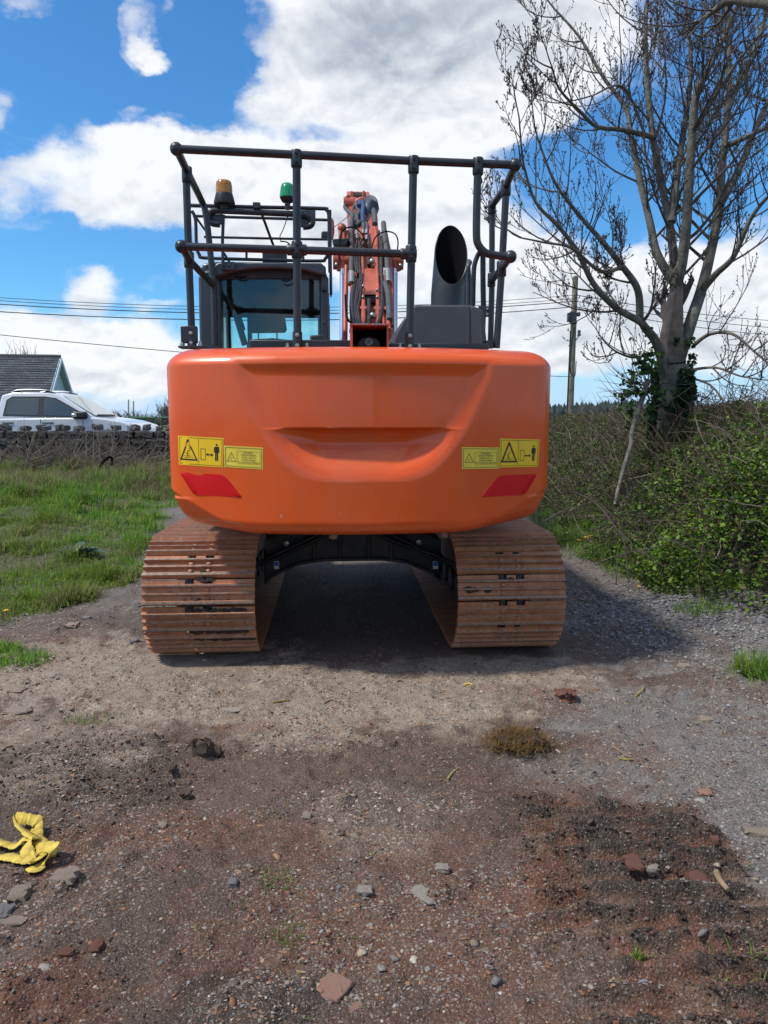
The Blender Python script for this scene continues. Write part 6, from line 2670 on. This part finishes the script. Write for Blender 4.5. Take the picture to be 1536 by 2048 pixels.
m_leaf = vmat('leaf', rough=.5, trans=.40, spec=.35)


def leaves(name, P, size, cols, parent=None, up=.5, kind='stuff', label=None, offset=None):
    """small folded leaves, two triangles a half"""
    n = len(P)
    N_ = rng.normal(0, 1, (n, 3))
    N_[:, 2] = np.abs(N_[:, 2]) + up
    N_ /= np.linalg.norm(N_, axis=1)[:, None]
    A = rng.normal(0, 1, (n, 3))
    T = np.cross(N_, A)
    T /= np.linalg.norm(T, axis=1)[:, None]
    S = np.cross(N_, T)
    sz = size[:, None]
    V = np.empty((n, 6, 3))
    V[:, 0] = P - T * sz * .55
    V[:, 1] = P + S * sz * .40 - T * sz * .10 + N_ * sz * .12
    V[:, 2] = P + S * sz * .28 + T * sz * .32 + N_ * sz * .10
    V[:, 3] = P + T * sz * .60 - N_ * sz * .12
    V[:, 4] = P - S * sz * .28 + T * sz * .32 + N_ * sz * .10
    V[:, 5] = P - S * sz * .40 - T * sz * .10 + N_ * sz * .12
    b = (np.arange(n) * 6)[:, None]
    F = np.concatenate([b + np.array([[0, 1, 2]]), b + np.array([[0, 2, 3]]), b + np.array([[0, 3, 4]]), b + np.array([[0, 4, 5]])])
    C = np.repeat(cols[:, None, :], 6, 1)
    o = np_mesh(name, V.reshape(-1, 3), F, m_leaf, C.reshape(-1, 3), parent)
    tag(o, label, kind=kind)
    return o


IVY = np.array([(.020, .050, .018), (.028, .070, .024), (.040, .095, .034), (.016, .040, .020)])
HEDGE = np.array([(.125, .24, .030), (.10, .19, .030), (.18, .30, .038), (.070, .140, .030), (.145, .25, .032)])
# ivy on the trunk
n = 8500
t = rng.random(n)
py = 1010 - t * 330
spine = np.array([at_depth(float(np.interp(v, [730, 780, 850, 930, 1010], [1345, 1346, 1340, 1334, 1336])), float(v), TD)[:] for v in py])
a = rng.random(n) * 2 * pi
rad = np.interp(py, [690, 760, 1010], [.16, .185, .20]) + rng.random(n) * .085 * (.4 + vn(t * 9, a * 1.5, 7))
keep = vn(a * 1.6 + 3, t * 7, 12) > .25 + .35 * (py < 740) + .45 * (np.abs(a - 3.9) < .55)
P = spine + np.stack([np.cos(a) * rad, np.sin(a) * rad, np.zeros(n)], -1) - np.array(TO[:])
P = P[keep]
leaves('ivy', P, .032 + .036 * rng.random(len(P)), pick(IVY, len(P)), TREE, up=-.2)

# ------------------------------------------------------------------ bramble hedge
HE = empty('bramble_hedge', (3.2, 9, 0))
tag(HE, 'tangled bramble and hawthorn hedge along the right of the track', 'hedge')
HO = np.array([3.2, 9, 0.0])


def hedge_profile(y):
    """foot x, crest x and crest height of the hedge at distance y"""
    foot = np.interp(y, [4.5, 5.4, 6.2, 7.2, 9, 11, 16, 40], [3.5, 3.05, 2.70, 2.32, 2.22, 2.55, 3.0, 5.5]) + .18 * np.sin(y * 1.9) + .28 * np.exp(-((y - 8.6) / .40) ** 2)
    crest = foot + np.interp(y, [5, 7, 9, 12, 40], [1.0, 1.5, 1.9, 2.0, 2.4])
    hgt = np.interp(y, [4.5, 6, 8, 11, 15, 40], [1.75, 1.72, 1.60, 1.52, 1.50, 1.45]) + .10 * np.sin(y * 2.3 + 1) + .06 * np.sin(y * 5.1)
    return foot, crest, hgt


def hedge_point(n, ylo, yhi, pw=1.0, top=1.0):
    y = ylo * (yhi / ylo) ** (rng.random(n) ** pw)
    f, c, h = hedge_profile(y)
    s = rng.random(n) ** .9 * top            # 0 foot .. 1 crest .. beyond over the top
    over = rng.random(n) < .22
    x = f + (c - f) * s ** 1.5
    z = h * s ** .85
    x = np.where(over, c + rng.random(n) * 1.3, x)
    z = np.where(over, h * (.94 + .06 * rng.random(n)), z)
    dp = rng.random(n) ** 1.6 * .45            # depth into the hedge
    x = x + dp * .8 - .06
    z = np.maximum(z - dp * .25, .02)
    lump = (fbm(x * 2.2 + z, y * 2.2 + z * 1.3, 3, 201) - .45) * .55
    x = x - lump * .7
    z = z + lump * .30 * s
    return np.stack([x, y, gz(x, y) * .3 + np.maximum(z, .02)], -1), s, dp


def build_hedge():
    # dense dark heart of old stems
    ys = np.linspace(5.1, 40, 90)
    ss = np.linspace(0, 1, 12)
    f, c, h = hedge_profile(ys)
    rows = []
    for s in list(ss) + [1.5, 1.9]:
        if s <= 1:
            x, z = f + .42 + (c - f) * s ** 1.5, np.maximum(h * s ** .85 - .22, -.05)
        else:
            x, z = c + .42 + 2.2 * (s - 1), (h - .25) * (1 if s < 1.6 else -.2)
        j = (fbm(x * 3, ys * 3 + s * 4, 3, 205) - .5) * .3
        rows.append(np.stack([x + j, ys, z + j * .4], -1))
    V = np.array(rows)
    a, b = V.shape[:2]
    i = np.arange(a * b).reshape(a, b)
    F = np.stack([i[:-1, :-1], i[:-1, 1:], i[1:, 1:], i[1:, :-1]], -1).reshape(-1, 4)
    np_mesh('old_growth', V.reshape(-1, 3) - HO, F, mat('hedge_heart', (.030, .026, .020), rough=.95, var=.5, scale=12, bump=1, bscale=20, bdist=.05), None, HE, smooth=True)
    # leaves
    n = 180000
    P, s, dp = hedge_point(n, 5.2, 26, .8)
    dens = fbm(P[:, 0] * 1.6 + P[:, 2] * 1.2, P[:, 1] * 1.6, 4, 202)
    near = 1 - sstep(P[:, 1], 7.0, 9.0)
    keep = rng.random(n) < np.clip(.58 + .36 * near + 2.2 * (dens - .46), .10, 1)
    P, s, near = P[keep], s[keep], near[keep]
    n = len(P)
    c_ = pick(HEDGE, n, .6, 1.25)
    lo = (rng.random(n) < .25 + .35 * (1 - near))
    c_[lo] = pick(np.array([(.050, .085, .026), (.035, .060, .022), (.085, .105, .036)]), int(lo.sum()))
    br = rng.random(n) < .10 + .14 * (1 - near)
    c_[br] = pick(np.array([(.14, .085, .045), (.10, .065, .045), (.19, .14, .08)]), int(br.sum()))
    yel = rng.random(n) < .25 * near
    c_[yel] = pick(np.array([(.21, .32, .035), (.17, .28, .025)]), int(yel.sum()))
    sz = (.015 + .024 * rng.random(n) ** 1.7) * (.80 + .05 * P[:, 1]) * (.85 + .30 * near)
    leaves('foliage', P - HO, sz, c_, HE, up=.7)
    # stems: arching brambles and upright twigs
    mb = MB()
    rh = random.Random(8)
    n = 3600
    Q, s, dp = hedge_point(n, 5.2, 24, .8)
    tones = [(.10, .078, .055), (.13, .105, .075), (.20, .165, .12), (.07, .055, .04), (.11, .062, .045)]
    for k in range(n):
        p = Vector(Q[k]) - Vector(HO)
        d = Vector((rh.gauss(-.25, .7), rh.gauss(0, .8), rh.gauss(.45, .55))).normalized()
        ln = rh.uniform(.2, .75)
        pts = [p]
        for j in range(4):
            d = (d + Vector((rh.gauss(0, .22), rh.gauss(0, .22), -.16 if j > 1 else .05))).normalized()
            pts.append(pts[-1] + d * ln / 4)
        f_ = rh.uniform(.7, 1.2)
        mb.curc = tuple(x * f_ for x in rh.choice(tones))
        r = rh.uniform(.0025, .006) * (.8 + .04 * Q[k][1])
        mb.tube(pts, [r, r * .9, r * .75, r * .6, r * .4], 3, caps=False)
    # twigs standing out over the crest
    for k in range(520):
        y = rh.uniform(5.6, 22)
        f, c, h = (float(v) for v in hedge_profile(np.array(y)))
        p = Vector((c + rh.uniform(-.5, .6), y, h - .1)) - Vector(HO)
        d = Vector((rh.gauss(0, .4), rh.gauss(0, .4), 1)).normalized()
        ln = rh.uniform(.12, .4)
        f_ = rh.uniform(.7, 1.1)
        mb.curc = tuple(x * f_ for x in rh.choice(tones))
        mb.tube([p, p + d * ln * .5, p + d * ln + Vector((rh.gauss(0, .05), 0, 0))], [.004, .003, .0015], 3, caps=False)
    tag(mb.obj('stem', vmat('bramble_stem', rough=.8), HE, smooth=False), kind='stuff')


build_hedge()

# ivy bush against the left of the trunk, leaning stems, long arching brambles
e = empty('ivy_bush', (0, 0, 0))
c = at_depth(1290, 770, TD - .4)
e.location = (c.x, c.y, 1.0)
tag(e, 'ivy bush clinging to a dead stem just left of the ash trunk', 'bush')
n = 1100
P = np.stack([rng.normal(0, .13, n), rng.normal(0, .14, n), rng.normal(0, .20, n)], -1) + np.array([0, 0, c.z - 1.0])
k_ = fbm(P[:, 0] * 5 + 9, P[:, 2] * 5 + 9, 3, 210) > .44
P = P[k_]
leaves('foliage', P, .035 + .045 * rng.random(len(P)), pick(np.concatenate([IVY, HEDGE[:2]]), len(P)), e)
mb = MB()
for k in range(46):
    a = Vector((rt.gauss(0, .12), rt.gauss(0, .12), c.z - 1.1 + rt.gauss(0, .15)))
    d = Vector((rt.gauss(-.5, .6), rt.gauss(0, .4), rt.gauss(.6, .5))).normalized() * rt.uniform(.3, .75)
    mb.tube([a, a + d * .55, a + d + Vector((0, 0, .05))], [.006, .004, .0015], 3, caps=False)
mb.obj('twig', m_twig2, e, smooth=False)
stem_path = [at_depth(*q) for q in ((1296, 760, TD - .4), (1280, 812, TD - .5), (1263, 868, TD - .6), (1262, 890, TD - .7), (1248, 935, TD - .9), (1235, 985, TD - 1.1), (1230, 1010, TD - 1.2))]
o = MB().tube(cr(stem_path, 4), [.034 - .0006 * i for i in range(len(cr(stem_path, 4)))], 8).obj('leaning_stem', m_bark)
tag(o, 'bare grey stem leaning left from the ivy bush into the hedge', 'stem')
for pts, r, lab in (([(1150, 985, 7.4), (1195, 1010, 7.3), (1235, 1060, 7.1), (1262, 1085, 7.0), (1262, 1105, 6.95)], .010, 'long bare bramble arching down from the hedge beside the track'),
                    ([(1425, 935, 7.0), (1440, 990, 6.9), (1462, 1040, 6.7), (1500, 1090, 6.5)], .012, 'pale cut stem standing in the bright green bramble leaves'),
                    ([(1390, 835, 8.6), (1415, 895, 8.2), (1460, 925, 7.9), (1536, 915, 7.6)], .008, 'thin pale bramble curving across the dark hedge right of the trunk'),
                    ([(1090, 1042, 8.0), (1130, 1020, 8.0), (1170, 1008, 8.0), (1200, 1000, 8.0)], .008, 'reddish bramble trailing low towards the counterweight'),
                    ([(1190, 1130, 6.9), (1240, 1110, 6.8), (1330, 1090, 6.7)], .009, 'dry cane lying across the foot of the hedge'),
                    ([(1536, 1000, 6.2), (1490, 1060, 6.2), (1440, 1150, 6.2), (1405, 1185, 6.3)], .010, 'slender cane slanting down through the right end of the hedge'),
                    ([(1258, 1165, 6.6), (1252, 1110, 6.7), (1244, 1050, 6.8)], .009, 'upright dark sapling stem at the foot of the hedge'),
                    ([(1232, 1170, 6.5), (1234, 1130, 6.55), (1236, 1100, 6.6)], .007, 'short dead stalk left of the dark sapling stem')):
    P = cr([at_depth(*q) for q in pts], 5)
    o = MB().tube(P, [r * (1 - .5 * i / len(P)) for i in range(len(P))], 6).obj('bramble_cane', m_twig2 if 'pale' not in lab else m_bark)
    tag(o, lab, 'bramble', 'canes in front of the hedge')


# dandelions
def dandelion(px, py, z, label, s=.022, name='dandelion'):
    r = ray(px, py)
    t = (z - CAMH) / r.z
    x, y = r.x * t, r.y * t
    g0 = float(gz(x, y))
    e = empty(name, (x, y, g0))
    tag(e, label, 'flower', 'yellow dandelions')
    MB().tube([(0, 0, 0), (.005, 0, (z - g0) * .6), (0, 0, z - g0)], .003, 5).obj('stalk', m_green_p, e)
    mb = MB()
    for k in range(22):
        a = 2 * pi * k / 22
        rr = s * (1 if k % 2 else .6)
        d, n = Vector((cos(a), sin(a), .35 if k % 2 else .7)), Vector((-sin(a), cos(a), 0))
        b = Vector((0, 0, z - g0))
        mb.quad(b + n * s * .08, b + d * rr * .6 + n * s * .16, b + d * rr, b + d * rr * .6 - n * s * .16)
    mb.obj('petals' if False else 'flower_head', mat('dandelion_yellow', (.80, .50, .01), rough=.7) if 'dandelion_yellow' not in bpy.data.materials else bpy.data.materials['dandelion_yellow'], e, smooth=False)
    MB().ball((0, 0, z - g0 + .004), s * .45, 8, (1, 1, .5)).obj('flower_centre', bpy.data.materials['dandelion_yellow'], e)


for q in ((1158, 1081, .15, 'lower left dandelion of the cluster by the right track', .035), (1172, 1076, .17, 'large middle dandelion of the cluster by the right track', .038), (1181, 1073, .16, 'right hand dandelion of the cluster by the right track', .034),
          (1168, 1049, .18, 'small dandelion in the verge behind the yellow cluster', .026), (1278, 1174, .06, 'single dandelion low at the edge of the grey gravel', .024), (12, 1222, .06, 'dandelion in the grass at the left edge', .026)):
    dandelion(*q)


# dock plant in the grass
def dock():
    x, y = ground_at(150, 1112, .08)
    e = empty('dock_plant', (x, y, float(gz(x, y))))
    tag(e, 'broad leaved dock plant lying low in the grass', 'weed')
    md = mat('dock_leaf', (.045, .085, .040), rough=.4, var=.3, scale=10)
    for k, (a, ln, el) in enumerate(((.1, .34, .25), (-.25, .30, .5), (.5, .28, .4), (3.0, .26, .35), (2.6, .22, .6), (3.5, .24, .3), (-1.2, .2, .5), (1.5, .26, .7), (.3, .22, .9))):
        d = Vector((cos(a) * cos(el), sin(a) * cos(el), sin(el)))
        n = Vector((-sin(a), cos(a), 0))
        up = n.cross(d) * -1
        mb = MB()
        vs = []
        for i in range(7):
            t = i / 6
            c = d * ln * t + Vector((0, 0, -.10 * ln * 4 * max(0, t - .4) ** 2))
            w = ln * .22 * sin(pi * min(t * .95 + .05, 1)) ** .7
            vs += [c + n * w + up * w * .25, c, c - n * w + up * w * .25]
        fs = []
        for i in range(6):
            for j in range(2):
                fs.append((i * 3 + j, i * 3 + j + 1, (i + 1) * 3 + j + 1, (i + 1) * 3 + j))
        mb.add(vs, fs).obj('leaf', md, e)


dock()

# dead twigs heaped in front of the wall
mb = MB()
rb = random.Random(77)
for k in range(760):
    px = rb.choice((rb.uniform(-40, 335), rb.uniform(40, 150), rb.uniform(120, 300)))
    Y = rb.uniform(15.2, 16.6)
    x = (px - 768) / FPX * Y
    z = float(gz(x, Y)) + rb.uniform(0, .22)
    d = Vector((rb.gauss(0, 1), rb.gauss(0, .3), abs(rb.gauss(.6, .45)))).normalized()
    ln = rb.uniform(.3, 1.0)
    p = Vector((x, Y, z))
    f_ = rb.uniform(.45, 1.2)
    mb.curc = tuple(c * f_ for c in (.20, .165, .13))
    mb.tube([p, p + d * ln * .5 + Vector((rb.gauss(0, .05), 0, rb.gauss(0, .04))), p + d * ln], [.008, .006, .003], 3, caps=False)
tag(mb.obj('dead_twigs', vmat('dead_twig', rough=.9), smooth=False), 'tangle of bare dead twigs in front of the stone wall', kind='stuff')
P = cr([at_depth(*q) for q in ((197, 945, 14.6), (203, 928, 14.8), (212, 918, 15.0), (219, 914, 15.1), (224, 919, 15.2), (222, 938, 15.2))], 5)
tag(MB().tube(P, [.030 - .016 * abs(i / len(P) - .35) + .004 * sin(i * 2.3) for i in range(len(P))], 7).obj('burnt_branch', m_black), 'blackened hooked branch sticking up before the stone wall', 'branch')

# ------------------------------------------------------------------ yellow strap on the ground
m_strap = mat('yellow_webbing', (.66, .49, .085), rough=.9, scale=26, c2=(.42, .29, .06), lo=.42, hi=.72, bump=.5, bscale=260, bdist=.002)


def strap():
    def S(x, y, z):
        px, py = x / 9.6, 1620 + y / 9.6
        gx, gy = ground_at(px, py, z + .0)
        return Vector((gx, gy, float(gz(gx, gy)) + z + .004))
    e = empty('yellow_strap', S(600, 800, 0))
    tag(e, 'crumpled yellow webbing strap dropped on the mud', 'strap')
    o = Vector(e.location)
    runs = [[(690, 640, .03, .3), (560, 560, .028, .3), (400, 490, .022, .5), (320, 430, .02, .9), (350, 370, .03, .9), (470, 350, .035, .5), (620, 330, .035, .3), (730, 370, .03, .5), (710, 450, .025, .2), (700, 540, .022, 0), (720, 640, .02, 0)],
            [(650, 610, .030, .1), (480, 640, .022, .1), (300, 715, .012, .0), (120, 700, .012, .2), (-50, 665, .012, .1), (-200, 640, .01, 0)],
            [(640, 650, .022, .7), (560, 720, .020, .6), (510, 800, .018, .5), (520, 880, .016, .3), (600, 950, .016, .1), (660, 990, .018, .3)],
            [(-220, 880, .006, 0), (-60, 935, .008, 0), (120, 975, .008, .0), (300, 1000, .008, .0), (480, 1020, .010, .0), (600, 1010, .014, .1), (680, 950, .02, .4)],
            [(730, 600, .022, .0), (800, 680, .024, .0), (830, 790, .022, .0), (790, 900, .018, .1), (740, 990, .014, .2), (660, 1070, .012, .4), (580, 1110, .010, .6)],
            [(830, 810, .020, .3), (960, 800, .024, .3), (1070, 840, .03, .5), (1120, 900, .030, 1.0), (1080, 960, .026, .9), (960, 1010, .018, .5), (820, 1060, .014, .1), (700, 1140, .012, .0), (590, 1120, .008, .1)]]
    for k, run in enumerate(runs):
        P = cr([S(a, b, z) - o for a, b, z, t in run], 6)
        T = np.interp(np.linspace(0, len(run) - 1, len(P)), range(len(run)), [t for *_, t in run])
        mb = MB()
        vs = []
        for i, p in enumerate(P):
            d = P[min(i + 1, len(P) - 1)] - P[max(i - 1, 0)]
            d.z = 0
            d.normalize()
            n = Vector((-d.y, d.x, 0)) * cos(T[i] * 1.3) + Vector((0, 0, 1)) * sin(T[i] * 1.3)
            w = .023 * (1 + .16 * sin(i * 1.7 + k) * sin(i * .61 + 2 * k))
            th = Vector((0, 0, .0016))
            vs += [p - n * w + Vector((0, 0, .024 * sin(T[i] * 1.3))), p + n * w + Vector((0, 0, .024 * sin(T[i] * 1.3)))]
        mb.add(vs, [(2 * i, 2 * i + 1, 2 * i + 3, 2 * i + 2) for i in range(len(P) - 1)])
        f = mb.obj('webbing', m_strap, e)
        so = f.modifiers.new('thickness', 'SOLIDIFY')
        so.thickness = .0025


strap()


# ------------------------------------------------------------------ single stones, clods and sticks one can tell apart
def single(name, px, py, w, h, colr, label, cat, hgt=.5, seed=0, rough=.14, group=None, rot=0.0, sink=.25, box=.55, sub=4):
    """w, h: its width and its depth on the ground, in pixels of the photograph"""
    x, y = ground_at(px, py)
    dist = sqrt(x * x + y * y + CAMH ** 2)
    k_ = .84 if name in ('stone', 'flat_slab') else 1.0
    sw = w * k_ / FPX * dist / 2
    sd = h * k_ / FPX * dist / 2 / max(.25, CAMH / dist) * .85
    me = rock_mesh(name, 500 + int(px * 7 + py), box, sub, rough)
    key = 'stone_%02d_%02d_%02d' % tuple(int(c * 99) for c in colr)
    m = bpy.data.materials.get(key) or mat(key, colr, rough=.9, var=.35, scale=30, bump=.8, bscale=90, bdist=.006)
    o = link_mesh(name, me, m, smooth=True, angle=50)
    o.scale = (sw * 1.1, sd * 1.1, min(sw, sd) * hgt)
    o.rotation_euler = (0, 0, rot)
    o.location = (x, y, float(gz(x, y)) + min(sw, sd) * hgt * (1 - 2 * sink) * .8)
    tag(o, label, cat, group)
    return o


TAN, PALE, GREY, PINK, BLUE, RED, MUD = (.30, .235, .18), (.34, .30, .25), (.20, .19, .185), (.36, .20, .145), (.30, .33, .36), (.17, .072, .046), (.098, .066, .048)
single('flat_slab', 666, 1972, 62, 52, PINK, 'pinkish cracked slab set flat in the mud', 'stone', .16, rough=.06, sink=.3, rot=-.5)
single('flat_slab', 712, 2004, 26, 24, PINK, 'small broken corner beside the pinkish slab', 'stone', .18, rough=.06, sink=.3)
single('stone', 848, 1802, 30, 44, PALE, 'long pale stone lying in the mud below the centre', 'stone', .35, rot=.5)
single('stone', 884, 1746, 30, 14, PALE, 'rounded pale stone beyond the long pale one', 'stone', .8)
single('stone', 466, 1782, 21, 15, GREY, 'light grey round stone alone in the mud left of centre', 'stone', .8)
single('stone', 1302, 1757, 24, 17, PALE, 'cream angular stone on the edge of the churned mud', 'stone', .8)
single('stone', 1292, 1980, 32, 22, BLUE, 'bluish white stone low in the churned mud', 'stone', .55)
single('stone', 41, 1796, 36, 26, TAN, 'tan block of stone below the yellow strap', 'stone', .7)
single('stone', 130, 1770, 44, 30, TAN, 'broad earthy stone right below the yellow strap', 'stone', .4)
single('stone', 28, 1848, 50, 16, TAN, 'long flat buff stone at the left edge', 'stone', .35)
single('stone', 8, 1832, 30, 26, GREY, 'grey stone half out of the left edge', 'stone', .5)
single('stone', 192, 1896, 24, 26, RED, 'reddish angular stone left of the mud heap', 'stone', .8)
single('stone', 132, 1919, 28, 14, RED, 'red brown flat stone below the reddish angular one', 'stone', .6)
single('stone', 614, 1643, 20, 14, TAN, 'tan stone in the middle of the brown mud', 'stone', .6)
single('stone', 730, 1797, 30, 18, PALE, 'muddy whitish stone above the thin wet patch', 'stone', .4)
single('stone', 1516, 1665, 50, 14, TAN, 'long buff stone at the right edge', 'stone', .5, rot=-.3)
single('stone', 1410, 1588, 27, 13, PINK, 'pinkish flat stone in the grey gravel', 'stone', .35)
single('stone', 1365, 1588, 8, 8, GREY, 'little grey stone next to the pinkish flat one', 'stone', .6)
single('stone', 1410, 1447, 28, 12, TAN, 'tan stone in the gravel right of the turf clod', 'stone', .6)
single('stone', 1370, 1334, 24, 9, TAN, 'light brown stone below the grey gravel heap', 'stone', .6)
single('stone', 1500, 1222, 18, 10, GREY, 'big grey lump on top of the grey gravel heap', 'stone', .9)
single('stone', 326, 1660, 18, 11, TAN, 'whitish pebble on the red patch right of the strap', 'stone', .6)
single('stone', 145, 1255, 27, 7, TAN, 'flat buff stone by the edge of the grass', 'stone', .4)
single('stone', 172, 1239, 18, 6, GREY, 'flat grey stone by the edge of the grass', 'stone', .4)
single('stone', 270, 1285, 15, 9, GREY, 'dark grey stone against the left track', 'stone', .9)
single('stone', 35, 1420, 50, 14, TAN, 'large flat stone sunk in the track at the left edge', 'stone', .2)
single('stone', 25, 1382, 44, 10, TAN, 'pale flat stone behind the large sunken one', 'stone', .2)
single('stone', 465, 1420, 40, 12, PALE, 'pale flat stone between the left track and the mud clod', 'stone', .2)
single('stone', 300, 1512, 60, 16, PALE, 'broad whitish slab pressed into the ruts on the left', 'stone', .12)
single('mud_clod', 407, 1510, 36, 15, MUD, 'larger lump of dark mud with grass roots', 'mud clod', 1.2, rough=.24, sink=.1)
single('mud_clod', 432, 1508, 18, 10, MUD, 'small lump of mud touching the larger dark one', 'mud clod', 1.1, rough=.24, sink=.1)
single('mud_clod', 346, 1550, 12, 8, MUD, 'dark mud crumb below the larger lump', 'mud clod', 1, rough=.2, sink=.1)
single('mud_clod', 372, 1593, 20, 9, MUD, 'black flat mud crumb left of the wet patch', 'mud clod', .7, rough=.2, sink=.1)
single('mud_clod', 1395, 1772, 34, 24, RED, 'round lump of red clay beside the stick', 'mud clod', .9, rough=.1, sink=.1)
single('mud_clod', 1265, 1755, 30, 26, RED, 'smooth red clay smear in the churned mud', 'mud clod', .3, rough=.08)
single('mud_clod', 1430, 1706, 14, 11, RED, 'small red clay ball at the edge of the gravel', 'mud clod', .9, rough=.1, sink=.1)
single('mud_clod', 1333, 1637, 18, 12, MUD, 'brown mud ball on the grey gravel', 'mud clod', .9, rough=.15, sink=.1)
single('mud_clod', 1142, 1624, 26, 14, RED, 'crumbling red lump in the middle of the red patch', 'mud clod', .8, rough=.22, sink=.1)
single('mud_clod', 1130, 1398, 34, 13, RED, 'broken red earth in front of the right track', 'mud clod', .7, rough=.25, sink=.1)


def turf():
    x, y = ground_at(1038, 1492)
    e = empty('turf_clod', (x, y, float(gz(x, y))))
    tag(e, 'torn clod of brown mossy turf with roots', 'turf clod')
    me = rock_mesh('sod', 901, .4, 5, .16)
    o = link_mesh('sod', me, mat('sod_brown', (.15, .085, .042), rough=.95, scale=18, c2=(.085, .052, .03), bump=1, bscale=60, bdist=.02), e)
    o.scale = (.12, .085, .036)
    o.location = (0, 0, .012)
    n = 3000
    P = np.stack([rng.normal(0, .068, n), rng.normal(0, .052, n)], -1)
    q = P + np.array([[x, y]])
    c = pick(np.array([(.30, .19, .06), (.32, .17, .07), (.20, .15, .045), (.22, .13, .055)]), n)
    o = blades('root_fibre', q, .02 + .035 * rng.random(n), np.full(n, .003), c, m_grass, lean=1.6, z=float(gz(x, y)) + .036 * np.exp(-(P ** 2).sum(1) / .012))
    o.parent = e
    o.matrix_parent_inverse = Matrix.Translation(-Vector(e.location))
    tag(o, kind='stuff')


turf()
m_stick = mat('dry_stick', (.24, .17, .10), rough=.85, var=.3, scale=20, bump=.4)
for pts, r, lab, nm in (([(1431, 1763), (1440, 1780), (1455, 1797)], .011, 'dry brown stick beside the round clay lump', 'stick'),
                        ([(1306, 1260), (1326, 1264), (1344, 1268)], .011, 'short dry stick on the dark earth right of the right track', 'stick'),
                        ([(895, 1556), (905, 1541), (917, 1531)], .006, 'yellowish twig lying in the mud near the centre', 'stick'),
                        ([(1236, 1520), (1250, 1523), (1266, 1522)], .007, 'mossy green twig in the gravel right of the turf clod', 'stick'),
                        ([(1270, 1391), (1280, 1384), (1289, 1377)], .008, 'pale yellow twig standing out on the gravel', 'stick'),
                        ([(546, 1408), (562, 1404), (580, 1401)], .007, 'yellowish twig on the pale ground in front of the machine', 'stick'),
                        ([(648, 1405), (664, 1399), (680, 1405)], .006, 'forked grey twig on the pale ground in front of the machine', 'stick'),
                        ([(928, 1371), (938, 1369), (946, 1373)], .006, 'bright yellow scrap of cord before the right track', 'cord'),
                        ([(0, 1492), (12, 1489), (24, 1486)], .010, 'grey stick end at the left edge', 'stick'),
                        ([(1225, 1495), (1240, 1503), (1256, 1512)], .005, 'thin straight straw below the gravel band', 'stick'),
                        ([(594, 1938), (603, 1942), (613, 1945)], .0045, 'small tan stub like a cigarette end above the pinkish slab', 'stub'),
                        ([(1250, 1690), (1290, 1685), (1330, 1688)], .003, 'grass root hanging over the end of the ruts', 'root')):
    P = []
    for a, b in pts:
        x, y = ground_at(a, b)
        P.append(Vector((x, y, float(gz(x, y)))))
    z0, z1, zm_ = P[0].z, P[-1].z, P[len(P) // 2].z
    up = max(0, zm_ - (z0 + z1) / 2) if r > .004 else 0
    for i, q in enumerate(P):
        q.z = z0 + (z1 - z0) * i / (len(P) - 1) + up + r * .8
    P = cr(P, 4)
    k = len(P)
    mm = m_stick
    if 'bright yellow' in lab:
        mm = m_strap
    elif 'mossy' in lab or 'yellow' in lab:
        mm = bpy.data.materials.get('mossy_twig') or mat('mossy_twig', (.26, .22, .07), rough=.9, var=.3, scale=30)
    o = MB().tube(P, [r * (1 - .35 * i / k) for i in range(k)], 7).obj(nm, mm)
    tag(o, lab, 'stub' if nm == 'stub' else nm)


# one more tree of the same kind stands behind the viewpoint: the glossy counterweight mirrors its stems
for x, y, rz, lab in ((2.2, -8.5, 2.0, 'bare tree mirrored in the right half of the orange counterweight'),):
    t2 = TREE.copy()
    col.objects.link(t2)
    t2.location = (x, y, 0)
    t2.rotation_euler = (0, 0, rz)
    t2['label'] = lab
    for ch in TREE.children:
        c2 = ch.copy()
        col.objects.link(c2)
        c2.parent = t2
